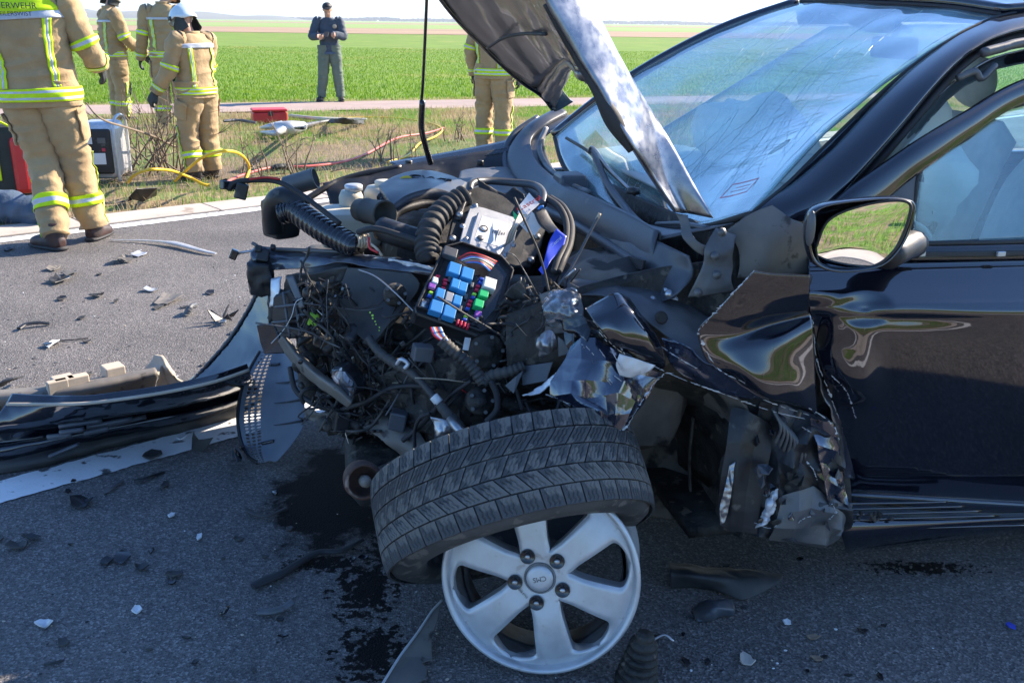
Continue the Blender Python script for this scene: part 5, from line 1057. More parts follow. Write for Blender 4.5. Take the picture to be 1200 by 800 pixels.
# block of the engine: castings below the covers
def castbox(name, a, b, z, sa, sb, sz, m=M['metal_dark'], amp=.012, s=11, seed=0, par=car, rotz=0, tilt=0):
    mm = Matrix.Translation(K(a, b, z)) @ Matrix.Rotation(CA + rotz, 4, 'Z') @ Matrix.Rotation(tilt, 4, 'X'); V = []; F = []; N = 8
    for ax_ in range(3):
        for sg in (-1, 1):
            base = len(V); o1 = (ax_ + 1) % 3; o2 = (ax_ + 2) % 3
            for j in range(N + 1):
                for i in range(N + 1):
                    p = [0, 0, 0]; p[ax_] = sg; p[o1] = (2 * i / N - 1); p[o2] = (2 * j / N - 1); q = Vector(p); L = max(1e-6, (abs(q.x) ** 8 + abs(q.y) ** 8 + abs(q.z) ** 8) ** (1 / 8)); q = q / L
                    w_ = mm @ Vector((q.x * sa / 2, q.y * sb / 2, q.z * sz / 2)); n = (mm.to_3x3() @ q).normalized(); V.append(w_ + n * amp * (crease(w_, s, seed) + mn.noise(w_ * s * 1.7)))
            for j in range(N):
                for i in range(N):
                    f = (base + j * (N + 1) + i, base + j * (N + 1) + i + 1, base + (j + 1) * (N + 1) + i + 1, base + (j + 1) * (N + 1) + i); F.append(f if sg > 0 else f[::-1])
    return mk(name, V, F, m, par)
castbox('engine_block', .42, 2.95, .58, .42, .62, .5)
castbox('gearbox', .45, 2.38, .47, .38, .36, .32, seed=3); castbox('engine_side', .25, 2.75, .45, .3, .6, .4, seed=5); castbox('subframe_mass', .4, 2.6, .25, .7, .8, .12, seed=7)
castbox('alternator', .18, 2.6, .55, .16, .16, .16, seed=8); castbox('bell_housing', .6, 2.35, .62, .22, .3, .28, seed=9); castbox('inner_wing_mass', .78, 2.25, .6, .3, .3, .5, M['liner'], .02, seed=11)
for (px, py, b, r) in ((571, 412, 2.18, .045), (563, 470, 2.1, .034), (600, 395, 2.2, .03), (463, 345, 2.35, .03)):
    mb = basis(Q(px, py, b), -BX + Vector((0, 0, .35))); d = lathe('casting_cover', [(.001, .02), (r * .35, .021), (r * .4, .012), (r * .85, .012), (r, .004), (r * 1.02, -.03)], M['metal_dark'], car, mb, 36)
    for k in range(5): a = k * 1.2566; mq = basis(mb @ Vector((r * .82 * math.cos(a), r * .82 * math.sin(a), .012)), mb.to_3x3() @ Vector((0, 0, 1))); V, F = latheVF([(.001, .006), (.005, .006), (.005, 0)], 6, mq); mk('cover_bolt', V, F, M['metal_grey'], d, False)
# engine cover
ec = sheet('engine_cover', [[(446, 228, 3.0), (462, 218, 3.08), (482, 211, 3.14), (502, 210, 3.16), (524, 215, 3.14), (545, 224, 3.06)], [(450, 234, 2.92), (468, 224, 2.99), (488, 217, 3.05), (508, 217, 3.06), (526, 221, 3.04), (540, 229, 2.98)], [(456, 242, 2.83), (475, 232, 2.88), (494, 227, 2.93), (512, 226, 2.94), (524, 229, 2.93), (533, 235, 2.9)], [(463, 252, 2.76), (480, 240, 2.8), (498, 234, 2.84), (512, 233, 2.86), (522, 236, 2.86), (528, 240, 2.85)]], M['plastic_grey'], car, (40, 24), th=.03)
sheet('cover_badge_panel', [[(476, 214, 3.05), (500, 210, 3.08), (522, 215, 3.05)], [(484, 220, 2.99), (504, 217, 3.01), (526, 222, 2.98)], [(492, 228, 2.92), (508, 225, 2.93), (528, 230, 2.91)]], M['silver_case'], ec, (16, 12), th=.012, off=1)
pA, pB, pC = Q(484, 220, 2.99), Q(526, 222, 2.98), Q(500, 210, 3.08); nr = (pB - pA).cross(pC - pA).normalized(); tp = Q(503, 219, 3.02) + nr * .026; textobj('cover_lettering', 'CVVT', .055, basis(tp, nr, (pC - pA) * 1.0 - AX * .02), M['ink'], ec, .003)
tube('cover_rim', [(458, 270, 2.72), (462, 252, 2.76), (476, 244, 2.79), (498, 239, 2.83), (524, 242, 2.85), (545, 240, 2.9)], .014, M['plastic'], ec, 8, 30)
for k in range(5):
    y = 218 + k * 5.5; tube('intake_runner', [(446 + k * 1.5, y + 14, 2.96 - .03 * k), (452 + k * 2, y + 6, 3.02 - .04 * k), (466 + k * 2, y + 2, 3.05 - .05 * k), (478 + k * 3, y + 2, 3.06 - .05 * k)], .013, M['plastic'], ec, 10, 16)
V, F = latheVF([(.028 + .008 * math.cos(t * math.pi / 4), .008 * math.sin(t * math.pi / 4)) for t in range(8)], 24, basis(Q(476, 225, 3.02) + Vector((0, 0, .02)), Vector((-.2, -.8, .6))), closed=True); mk('dipstick_ring', V, F, M['yellow_plastic'], ec)
# reservoirs
for (px, py, b, r, h, capm, nm) in ((411, 223, 3.15, .035, .12, M['grey_relay'], 'brake_fluid_bottle'), (446, 218, 3.2, .05, .1, M['cream'], 'coolant_bottle')):
    c = Q(px, py, b); m_ = Matrix.Translation(c); o = lathe(nm, [(r * .9, -h), (r * 1.1, -h * .9), (r * 1.15, -.02), (r * .9, 0), (.001, 0)], M['cream'], car, m_, 28); lathe('filler_cap', [(.026, -.002), (.03, .002), (.03, .016), (.026, .02), (.001, .021)], capm if nm[0] == 'c' else M['blue_relay'] if False else M['silver_case'], o, m_ @ Matrix.Translation((.01, 0, .0)), 20)
castbox('washer_tank', .12, 3.1, .78, .2, .2, .12, M['cream'], .004)
# round intake pipes
lathe('air_pipe', [(.034, -.09), (.036, -.05), (.038, -.048), (.036, -.04), (.037, 0), (.0385, .05), (.04, .052), (.04, .056), (.035, .056), (.033, 0)], M['plastic_dust'], car, basis(Q(440, 249, 2.72), Q(457, 252, 2.66) - Q(430, 247, 2.78)), 32)
tube('charge_hose', [(447, 268, 2.6), (470, 276, 2.55), (500, 285, 2.52)], .034, M['plastic'], car, 16, 10)
lathe('air_pipe', [(.03, -.05), (.032, -.045), (.032, .045), (.034, .05), (.03, .052), (.028, 0)], M['metal_grey'], car, basis(Q(352, 214, 3.0), AX * .8 - BX * .2 + Vector((0, 0, .25))), 24)
# ribbed black hoses
tube('ribbed_hose', [(545, 230, 2.62), (530, 239, 2.6), (515, 251, 2.56), (504, 268, 2.5), (500, 288, 2.46), (503, 305, 2.42)], .031, M['rubber'], car, 20, 150, prof=corr(12, .1))
tube('crushed_ribbed_hose', [(330, 250, 2.86), (345, 247, 2.84), (362, 258, 2.78), (380, 270, 2.72), (400, 281, 2.66), (418, 290, 2.6)], [.031, .034, .035, .035, .034, .031], M['gloss_black'], car, 20, 170, prof=corr(17, .06))
tube('hose_elbow', [(321, 270, 2.95), (320, 248, 2.93), (326, 234, 2.9), (340, 234, 2.87), (352, 246, 2.84)], [.030, .033, .035, .036, .035], M['plastic'], car, 20, 40)
castbox('resonator_box', -.1, 3.0, .83, .09, .1, .12, M['plastic'], .003, rotz=.5)
tube('thick_loom', [(268, 222, 2.85), (275, 214, 2.85), (300, 211, 2.85), (325, 213, 2.83), (350, 226, 2.78), (375, 244, 2.72), (398, 262, 2.66)], .008, M['rubber'], car, 8, 50)
tube('red_lead', [(292, 210, 2.83), (312, 208, 2.83), (328, 210, 2.82)], .0035, M['cable_red'], car, 6, 16)
for k in range(6): tube('loose_wire', [(268 + 2 * k, 224, 2.85), (262 + 3 * k, 216 + k, 2.86), (266 - k, 210 + 2 * k, 2.86), (258 + k, 212, 2.87)], .0022, M['rubber'], car, 5, 14)
cn = box('wiring_plug', basis(Q(283, 224, 2.84), -BX, (.3, 0, 1)), .035, .045, .03, M['plastic'], car, .004); box('wiring_plug', basis(Q(267, 217, 2.86), -BX + AX, (.3, 0, 1)), .05, .025, .02, M['gloss_black'], car, .003)
tube('silver_loom', [(420, 272, 2.6), (440, 268, 2.55), (470, 276, 2.5), (500, 286, 2.45), (516, 293, 2.42)], .009, M['rubber'], car, 8, 30); tube('stripped_wire', [(430, 283, 2.56), (440, 290, 2.52), (448, 300, 2.5)], .004, M['coil'], car, 6, 12); tube('red_lead', [(432, 278, 2.55), (433, 290, 2.53), (443, 296, 2.5)], .0035, M['cable_red'], car, 6, 14)
V = []; F = []
for k in range(5):
    v, f = latheVF([(.016 + .004 * math.cos(t * math.pi / 3), .004 * math.sin(t * math.pi / 3)) for t in range(6)], 14, basis(Q(419 + 3.2 * k, 282 + (k % 2), 2.6), AX + BX * .3), base=len(V), closed=True); V += v; F += f
mk('spring_coil', V, F, M['coil'], car)
# bonnet lock platform: buckled cross member running from the broken left corner
xm = sheet('front_cross_member', [[(300, 289, 2.84), (330, 294, 2.8), (370, 297, 2.72), (410, 298, 2.64), (450, 301, 2.55), (490, 307, 2.46), (526, 316, 2.38)], [(294, 298, 2.8), (330, 304, 2.76), (370, 304, 2.68), (410, 303, 2.6), (450, 307, 2.51), (490, 314, 2.42), (528, 322, 2.35)], [(300, 318, 2.78), (330, 316, 2.75), (365, 314, 2.68), (400, 309, 2.6), (440, 315, 2.51), (480, 319, 2.43), (524, 326, 2.36)]], M['paint_dusty'], car, (90, 20), th=.004, amp=.010, s=12, seed=3)
tube('member_rim', [(296, 285, 2.86), (310, 291, 2.83), (350, 293, 2.76), (400, 295, 2.67), (425, 296, 2.62)], .006, M['metal_grey'], xm, 6, 40)
sheet('torn_member_end', [[(455, 303, 2.5), (490, 309, 2.42), (520, 317, 2.36)], [(456, 310, 2.5), (492, 317, 2.42), (528, 326, 2.35)]], M['bright'], xm, (50, 8), th=.002, amp=.008, s=30)
plate('torn_tab', [(519, 316, 2.34), (528, 311, 2.34), (522, 334, 2.33), (516, 324, 2.34)], M['bright'], xm, .003)
for (x, y, w) in ((308, 300, .035), (303, 292, .02), (320, 290, .015)): box('corner_clip', basis(Q(x, y, 2.77), -BX + Vector((0, 0, .5)), (.2, 0, 1)), w, w, .03, M['plastic'], xm, .004)
tube('corner_strap', [(275, 299, 2.84), (283, 296, 2.84), (296, 294, 2.82)], .004, M['steel'], xm, 6, 8); box('corner_plug', basis(Q(274, 298, 2.84), -BX, (.5, 0, 1)), .022, .03, .02, M['gloss_black'], xm, .003)
castbox('corner_lump', -.16, 2.78, .70, .07, .1, .1, M['plastic'], .01, 25); castbox('lamp_bracket', -.12, 2.75, .6, .05, .06, .13, M['plastic'], .012, 25)
sheet('headlamp_rest', [[(336, 322, 2.66), (372, 318, 2.6), (408, 312, 2.56)], [(334, 345, 2.68), (366, 340, 2.62), (404, 336, 2.58)], [(352, 366, 2.66), (370, 366, 2.6), (396, 360, 2.58)]], M['plastic_dust'], car, (30, 24), th=.006, amp=.022, s=16, seed=2)
lathe('lamp_bulb_hole', [(.001, -.02), (.018, -.018), (.026, .004), (.03, 0)], M['gloss_black'], car, basis(Q(360, 343, 2.6), -BX), 20)
# big dusty undershield flap
sf = sheet('dusty_panel', [[(408, 314, 2.56), (440, 316, 2.5), (476, 320, 2.44), (480, 318, 2.44)], [(400, 335, 2.54), (435, 340, 2.47), (470, 345, 2.41), (492, 336, 2.4)], [(390, 355, 2.5), (424, 368, 2.44), (452, 380, 2.37), (470, 366, 2.38)], [(392, 362, 2.5), (415, 388, 2.42), (436, 405, 2.34), (444, 392, 2.36)]], M['plastic_dust'], car, (50, 36), th=.006, amp=.006, s=9, seed=5)
tube('sprung_wire', [(420, 316, 2.42), (440, 324, 2.36), (462, 342, 2.3), (476, 356, 2.28), (488, 368, 2.25)], .002, M['steel'], car, 6, 24)
for k in range(7): V, F = latheVF([(.001, .001), (.002 + .002 * random.random(), .0005), (.001, -.001)], 5, basis(Q(432 + k * 2 + random.random() * 3, 366 + k * 3.5, 2.34), -BX)); mk('yellow_paint_fleck', V, F, M['lime_fuse'], sf, False)
# curved bumper beam and things hung on the left
sheet('bumper_beam', [[(325, 400, 2.52), (340, 422, 2.48), (362, 444, 2.42), (386, 462, 2.36), (408, 477, 2.32)], [(331, 394, 2.48), (347, 416, 2.44), (368, 437, 2.38), (391, 454, 2.32), (412, 472, 2.3)], [(338, 396, 2.52), (353, 414, 2.48), (374, 434, 2.42), (396, 449, 2.36), (414, 466, 2.32)]], M['beige_metal'], car, (60, 16), th=.006, amp=.005, s=16)
for nm, x, y in (('beam_hole', 352, 424), ('beam_hole', 376, 448)): lathe(nm, [(.001, .001), (.006, .001), (.007, 0)], M['gloss_black'], car, basis(Q(x, y, 2.39), -BX), 10)
duct = plate('air_duct_shield', [(320, 346, 2.66), (340, 339, 2.62), (350, 352, 2.6), (360, 372, 2.58), (361, 392, 2.57), (346, 397, 2.6), (328, 397, 2.63), (318, 376, 2.66)], M['plastic'], car, .02, bev=.006)
for a, b_ in (((322, 360), (354, 356)), ((319, 378), (360, 374)), ((332, 342), (340, 397)), ((345, 344), (352, 396))): tube('moulded_rib', [(a[0], a[1], 2.63), ((a[0] + b_[0]) / 2, (a[1] + b_[1]) / 2, 2.59), (b_[0], b_[1], 2.57)], .004, M['plastic_grey'], duct, 6, 8)
plate('black_flap', [(300, 381, 2.72), (320, 378, 2.68), (328, 400, 2.66), (333, 414, 2.65), (309, 415, 2.7), (304, 400, 2.71)], M['gloss_black'], car, .012, bev=.003)
sheet('shiny_strut_plate', [[(318, 327, 2.7), (330, 324, 2.68)], [(318, 345, 2.68), (328, 342, 2.66)], [(317, 360, 2.68), (322, 358, 2.66)]], M['silver_case'], car, (8, 12), th=.004, amp=.006, s=25)
sheet('grey_stay', [[(336, 324, 2.62), (345, 323, 2.6)], [(345, 345, 2.58), (353, 343, 2.57)], [(353, 362, 2.55), (358, 360, 2.54)]], M['metal_grey'], car, (6, 12), th=.006)
box('yellow_plug', basis(Q(367, 374, 2.5), -BX, (.2, 0, 1)), .028, .034, .02, M['lime_fuse'], car, .004)
# fog lamp
fl = [(386, 437, 2.36), (391, 430, 2.36), (399, 430, 2.35), (412, 443, 2.33), (418, 454, 2.32), (412, 466, 2.33), (400, 458, 2.35)]
fo_ = plate('fog_lamp', fl, M['plastic'], car, .05, bev=.004); c_ = sum((Q(*p) for p in fl), Vector()) / 7
plate('reflector_bowl', [c_ + (Q(*p) - c_) * .86 - BX * .006 for p in fl], M['steel'], fo_, .004, amp=.014, s=60, cuts=3); plate('lamp_lens', [c_ + (Q(*p) - c_) * .9 - BX * .02 for p in fl], M['lens'], fo_, .004)
# beige chassis leg under the engine
sheet('chassis_leg', [[(418, 492, 2.5), (445, 484, 2.46), (470, 478, 2.42)], [(424, 500, 2.4), (452, 494, 2.34), (486, 500, 2.3)], [(450, 516, 2.3), (474, 520, 2.25), (505, 528, 2.2)], [(474, 534, 2.28), (490, 542, 2.22), (512, 548, 2.18)]], M['beige_metal'], car, (36, 30), th=.006, amp=.008, s=14)
# fuse box -----------------------------------------------------
TL, TR, BL = Q(522, 290, 2.36), Q(600, 316, 2.34), Q(486, 363, 2.22)
fx = (TR - TL).normalized(); fz = fx.cross(TL - BL).normalized(); fy = fz.cross(fx)
if fz.dot(CP - TL) < 0: fz = -fz; fx, fy = fx, fz.cross(fx)
def FB(px, py, h=0.0):
    d = ray(px, py); t = (TL + fz * h - CP).dot(fz) / d.dot(fz); return CP + d * t
def fbm(px, py, h=0.0):
    mm = Matrix((fx, fy, fz)).transposed().to_4x4(); mm.translation = FB(px, py, h); return mm
fbox = plate('fuse_box', [FB(x, y) for x, y in ((520, 290), (540, 284), (586, 300), (602, 318), (590, 360), (574, 388), (560, 394), (488, 368), (486, 360), (500, 330))], M['plastic'], car, .055, bev=.004)
def wall(pts, h=.012, w=.004):
    for (a, b_) in zip(pts[:-1], pts[1:]):
        A1, B1 = FB(*a), FB(*b_); d = (B1 - A1); mm = basis((A1 + B1) / 2 + fz * h / 2, fz, d.cross(fz)); box('box_wall', mm, w if False else d.length, w, h, M['plastic'], fbox, .001)
wall([(521, 291), (502, 330), (488, 361), (562, 390), (575, 384), (590, 356), (600, 318), (586, 302), (540, 286), (521, 291)])
inner = plate('relay_base', [FB(x, y, .003) for x, y in ((524, 296), (584, 308), (594, 322), (580, 362), (562, 384), (494, 360))], M['gloss_black'], fbox, .004)
def relay(cx, cy, wx, wy, h, m, nm='relay', par=fbox):
    px, py = 480 + cx / 3.636, 180 + cy / 3.636; return box(nm, fbm(px, py, .004 + h / 2), wx, wy, h, m, par, .0018, .93)
PX = (FB(545, 345) - FB(535, 345)).length / 10
for cx, cy in ((188, 497), (243, 518), (112, 659), (167, 681)): relay(cx, cy, PX * 14.5, PX * 15.5, .024, M['blue_relay'])
for cx, cy in ((192, 561), (224, 574), (128, 602), (200, 631)): relay(cx, cy, PX * 10, PX * 13, .022, M['blue_relay'])
relay(166, 617, PX * 9, PX * 13, .02, M['grey_relay']); relay(338, 561, PX * 15, PX * 15, .026, M['white_relay']); relay(313, 602, PX * 11, PX * 10.5, .022, M['green_relay']); relay(292, 645, PX * 11, PX * 10.5, .022, M['green_relay'])
relay(291, 686, PX * 8, PX * 8, .014, M['purple_fuse'], 'fuse'); relay(108, 543, PX * 7, PX * 8, .014, M['white_relay'], 'fuse'); relay(95, 565, PX * 8, PX * 7, .012, M['purple_fuse'], 'fuse')
for cx, cy, c in ((300, 552, 'blue_fuse'), (290, 566, 'red_fuse'), (285, 582, 'red_fuse'), (275, 600, 'lime_fuse'), (270, 614, 'blue_fuse'), (258, 630, 'red_fuse'), (252, 646, 'red_fuse'), (246, 662, 'blue_fuse'), (152, 540, 'red_fuse'), (150, 554, 'red_fuse'), (143, 575, 'red_fuse'), (90, 594, 'lime_fuse'), (84, 607, 'blue_fuse'), (240, 694, 'lime_fuse'), (234, 708, 'blue_fuse'), (120, 524, 'red_fuse'), (305, 535, 'blue_fuse')): relay(cx, cy, PX * 5, PX * 3, .011, M[c], 'fuse')
for k in range(4): relay(204 + 14.5 * k, 719 + 6 * k, PX * 2.6, PX * 6.5, .012, M['red_fuse'], 'fuse')
for cx, cy in ((212, 524), (150, 600), (140, 640), (265, 560), (240, 610), (215, 660), (320, 640), (265, 700), (130, 700), (75, 630), (170, 535)): relay(cx, cy, PX * 4, PX * 7, .007, M['plastic_grey'], 'empty_socket')
for px, py in ((496, 357), (526, 297), (560, 374)): lathe('terminal_bolt', [(.001, .014), (.006, .014), (.007, .006), (.014, .006), (.014, .002)], M['steel'], fbox, fbm(px, py, .0), 10)
box('terminal_block', fbm(527, 297, .012), PX * 16, PX * 12, .02, M['plastic_grey'], fbox, .002)
for k, c in enumerate(('cable_red', 'rubber', 'cable_red', 'cable_blue', 'cable_white', 'rubber', 'coil', 'cable_red', 'cable_blue')):
    o = (k - 4) * 1.3; tube('cable', [FB(537 + k, 305 + o * .4, .012), FB(550 + k, 302 + o, .028), FB(566, 305 + o, .032), FB(582 - k, 312 + o, .02)], .0026, M[c], fbox, 6, 16)
for k, c in enumerate(('cable_red', 'cable_blue', 'cable_white', 'coil', 'cable_red', 'rubber', 'cable_blue', 'cable_white')):
    o = k * 1.6; tube('cable', [(505 + o, 384, 2.17), (509 + o, 393, 2.14), (516 + o * .7, 398, 2.13), (524 + o * .3, 404, 2.13)], .003, M[c], car, 6, 14)
# ECU and its black carrier
TL, TR, BL = Q(553, 236, 2.60), Q(612, 252, 2.58), Q(535, 292, 2.44); fx = (TR - TL).normalized(); fz = fx.cross(TL - BL).normalized()
if fz.dot(CP - TL) < 0: fz = -fz
fy = fz.cross(fx); e_TL = TL.copy()
carr = plate('ecu_carrier', [FB(x, y, -.006) for x, y in ((540, 226), (560, 218), (600, 232), (641, 262), (634, 290), (622, 312), (604, 312), (560, 300), (523, 286), (530, 256))], M['plastic'], car, .03, bev=.004)
ecu = plate('control_unit', [FB(x, y, .012) for x, y in ((552, 240), (567, 243), (608, 256), (603, 282), (591, 306), (560, 298), (537, 290), (544, 262))], M['silver_case'], carr, .016, bev=.002)
plate('raised_lid', [FB(x, y, .022) for x, y in ((560, 248), (600, 260), (597, 280), (584, 300), (562, 294), (549, 287), (554, 266))], M['silver_case'], ecu, .01, bev=.003)
lb = plate('unit_label', [FB(x, y, .0228) for x, y in ((565, 253), (596, 262), (588, 290), (556, 280))], M['paper'], ecu, .0006, bev=0)
lathe('label_disc', [(.001, .002), (.007, .002), (.0072, 0)], M['paper'], lb, fbm(567, 268, .023), 20); V, F = latheVF([(.0085, .002), (.012, .002), (.012, 0), (.0085, 0)], 24, fbm(567, 268, .023), closed=True); mk('label_ring', V, F, M['ink'], lb)
lathe('plug_recess', [(.001, .003), (.009, .003), (.010, 0)], M['plastic_grey'], ecu, fbm(563, 279, .023), 18)
for k in range(6): 
    mm = fbm(578 + k * 2.6, 271 + k * .6, .0236) @ Matrix.Rotation(math.radians(80), 4, 'Z'); textobj('label_lettering', ('39110', '2B345', 'MADE IN', 'KEFICO', '0281', 'CAN')[k], .006, mm, M['ink'], lb, .0002)
for x, y in ((556, 244), (545, 283), (590, 301), (606, 262), (541, 268), (600, 290)): lathe('case_bolt', [(.001, .016), (.005, .016), (.007, .01), (.009, .01)], M['steel'], ecu, fbm(x, y, .002), 12)
for x, y in ((538, 252), (530, 280), (622, 305), (629, 278)): lathe('carrier_bolt', [(.001, .010), (.006, .010), (.01, .004), (.011, 0)], M['steel'], carr, fbm(x, y, .0), 14)
sheet('broken_lid', [[(559, 209, 2.68), (570, 217, 2.67), (582, 224, 2.66), (592, 228, 2.65), (602, 220, 2.66), (614, 228, 2.64)], [(562, 226, 2.66), (575, 232, 2.65), (590, 236, 2.64), (600, 238, 2.63), (612, 240, 2.62), (618, 244, 2.62)], [(556, 240, 2.63), (572, 246, 2.62), (590, 250, 2.61), (604, 254, 2.6), (614, 254, 2.6), (618, 256, 2.6)]], M['plastic'], carr, (40, 16), th=.005, amp=.007, s=18, lin=True)
tube('battery_clamp', [(550, 228, 2.66), (553, 215, 2.7), (572, 212, 2.74), (600, 214, 2.74), (625, 217, 2.7), (636, 226, 2.62), (636, 240, 2.56)], .012, M['plastic_grey'], car, 8, 40)
tube('carrier_strap', [(548, 226, 2.62), (541, 240, 2.58), (535, 258, 2.54)], .012, M['plastic'], carr, 8, 10, flat=.5)
tg = plate('paper_tag', [(608, 240, 2.52), (620, 226, 2.55), (632, 238, 2.5), (618, 252, 2.47), (606, 250, 2.5)], M['paper'], car, .0006, bev=0, amp=.003, s=20, cuts=2)
textobj('tag_lettering', 'Castrol', .026, basis(Q(620, 238.5, 2.488), (Q(618, 252, 2.47) - Q(608, 240, 2.52)).cross(Q(620, 226, 2.55) - Q(608, 240, 2.52)) * 1, (-.4, -.1, .9)), M['ink_red'], tg, .0003)
plate('green_tag', [(601, 247, 2.51), (606, 252, 2.5), (615, 252, 2.49), (608, 262, 2.47), (602, 256, 2.5)], M['green_relay'], car, .0006, bev=0)
tg2 = plate('grey_service_tag', [(608, 262, 2.46), (620, 244, 2.49), (636, 262, 2.44), (627, 276, 2.42), (618, 272, 2.44)], M['white_relay'], car, .0006, bev=0, amp=.003, s=20, cuts=2)
for k in range(6): tube('ruled_line', [(610 + k * 3, 263 + k * 1.8, 2.453), (621 + k * 2.6, 247 + k * 2.6, 2.478)], .0007, M['metal_grey'], tg2, 4, 2)
for k in range(7): tube('white_lead', [(592 + k * 1.2, 288 - k, 2.45), (597 + k, 272, 2.43), (603 + k * .8, 262, 2.42), (609 + k, 250 + k, 2.46)], .0022, M['cable_white'] if k % 3 else M['coil'], car, 5, 16)
tube('blue_cable_tie', [(630, 252, 2.46), (632, 244, 2.46), (637, 242, 2.46)], .004, M['cable_blue'], car, 6, 8)
# blue printed belt loop and black strap
bt_ = sheet('blue_strap', [[(652, 268, 2.36), (664, 277, 2.34)], [(644, 282, 2.34), (659, 292, 2.31)], [(640, 296, 2.3), (647, 304, 2.28)], [(637, 308, 2.28), (642, 312, 2.26)], [(631, 316, 2.27), (636, 322, 2.25)]], M['blue_tape'], car, (8, 30), th=.001, amp=.002, s=20)
textobj('strap_lettering', 'Castrol', .012, basis(Q(652, 283, 2.31), -BX + Vector((0, 0, .3)), (-.6, .2, .6)), M['paper'], bt_, .0003)
tube('black_strap', [(632, 246, 2.46), (640, 262, 2.42), (650, 272, 2.38)], [.02, .022, .018], M['plastic'], car, 8, 16, flat=.15)
plate('strap_cover', [(642, 304, 2.3), (656, 318, 2.26), (650, 330, 2.24), (636, 340, 2.24), (634, 322, 2.28)], M['plastic'], car, .01)
for o in (0, 5): tube('vent_hose', [(640 + o, 232, 2.6), (655 + o, 243, 2.5), (664 + o, 262, 2.42), (663 + o, 285, 2.34), (654 + o * 1.2, 305, 2.28), (649 + o, 319, 2.25)], .010, M['rubber'], car, 10, 60)
tube('long_rod', [(702, 252, 2.22), (690, 275, 2.2), (676, 302, 2.18), (664, 322, 2.16), (645, 345, 2.16)], .0035, M['plastic_grey'], car, 6, 16)
tube('rod_tip', [(703, 250, 2.22), (699, 258, 2.218)], .005, M['coil'], car, 6, 3)
tube('steel_pin', [(663, 326, 2.14), (674, 315, 2.13)], .003, M['steel'], car, 6, 3)
# harness trunks, hoses and wires across the open front
H1 = [(517, 398, 2.14), (530, 410, 2.13), (545, 422, 2.12), (556, 434, 2.11), (566, 448, 2.10)]
tube('taped_harness', H1, .015, M['plastic_dust'], car, 12, 60, prof=corr(12, .07)); tube('taped_harness', [(566, 448, 2.1), (576, 440, 2.1), (598, 435, 2.09), (614, 429, 2.09)], .014, M['plastic_dust'], car, 12, 60, prof=corr(9, .08))
tube('harness_branch', [(575, 446, 2.09), (582, 462, 2.08), (582, 480, 2.07), (570, 494, 2.07)], .008, M['rubber'], car, 8, 24)
tube('taped_harness', [(432, 396, 2.34), (444, 412, 2.3), (460, 424, 2.27), (478, 434, 2.24), (492, 446, 2.2), (506, 462, 2.16), (522, 482, 2.12), (540, 504, 2.1)], [.012, .012, .013, .012, .009, .010, .014, .018], M['plastic_dust'], car, 10, 80, prof=corr(22, .06))
tube('printed_sleeve', [(508, 464, 2.145), (515, 472, 2.135)], .012, M['cable_white'], car, 8, 3)
tube('silver_strap', [(465, 427, 2.25), (470, 421, 2.24), (478, 426, 2.23), (474, 432, 2.23)], .0055, M['silver_case'], car, 8, 14)
wires = [([(340, 430, 2.6), (346, 456, 2.56), (362, 470, 2.52), (380, 478, 2.48), (400, 478, 2.44)], .008), ([(400, 480, 2.4), (430, 470, 2.34), (455, 456, 2.3), (480, 452, 2.26), (510, 454, 2.2)], .006),
 ([(468, 495, 2.3), (490, 492, 2.26), (512, 480, 2.2), (530, 462, 2.16), (552, 446, 2.12)], .005), ([(472, 516, 2.24), (486, 505, 2.22), (505, 486, 2.18), (515, 474, 2.15)], .007), ([(486, 530, 2.2), (486, 505, 2.2), (492, 490, 2.18), (504, 484, 2.16)], .005),
 ([(395, 400, 2.5), (410, 420, 2.46), (425, 440, 2.42), (440, 448, 2.4)], .005), ([(370, 385, 2.52), (384, 400, 2.5), (400, 420, 2.46), (408, 432, 2.44)], .004), ([(418, 400, 2.44), (430, 416, 2.4), (440, 436, 2.37), (452, 446, 2.34)], .006),
 ([(540, 380, 2.3), (552, 376, 2.3), (566, 370, 2.26), (590, 360, 2.24), (610, 352, 2.22)], .004), ([(615, 372, 2.16), (640, 360, 2.14), (650, 352, 2.13)], .005), ([(600, 340, 2.3), (612, 352, 2.28), (618, 364, 2.25), (614, 374, 2.24)], .003),
 ([(350, 400, 2.56), (358, 412, 2.54), (365, 420, 2.53), (372, 418, 2.52)], .007), ([(615, 470, 2.1), (620, 480, 2.08), (626, 492, 2.07)], .004), ([(600, 440, 2.12), (606, 460, 2.1), (612, 480, 2.08)], .005), ([(372, 460, 2.5), (386, 470, 2.46), (398, 482, 2.43)], .006)]
for p, r in wires: tube('wire', p, r, M['rubber'], car, 7, 24)
rw = random.Random(5)
V = []; F = []
for k in range(80):
    x = rw.uniform(395, 640); y = rw.uniform(340, 500) if x < 520 else rw.uniform(350, 495)
    b = 2.50 - (x - 345) / 300 * .34 + rw.uniform(-.02, .08); pts = [Q(x, y, b)]
    for q in range(4): x += rw.gauss(0, 13); y += rw.gauss(3, 10); pts.append(Q(x, min(y, 500), b + rw.gauss(0, .02)))
    v, f = tubeVF(pts, rw.choice((.0025, .003, .004, .006)), 6, 18, base=len(V)); V += v; F += f
o = mk('tangled_wires', V, F, M['rubber'], car); o['kind'] = 'stuff'
mats_ = [M['metal_dark'], M['plastic'], M['plastic_dust'], M['metal_grey'], M['paint_dusty'], M['metal_dark'], M['plastic_dust'], M['gloss_black']]
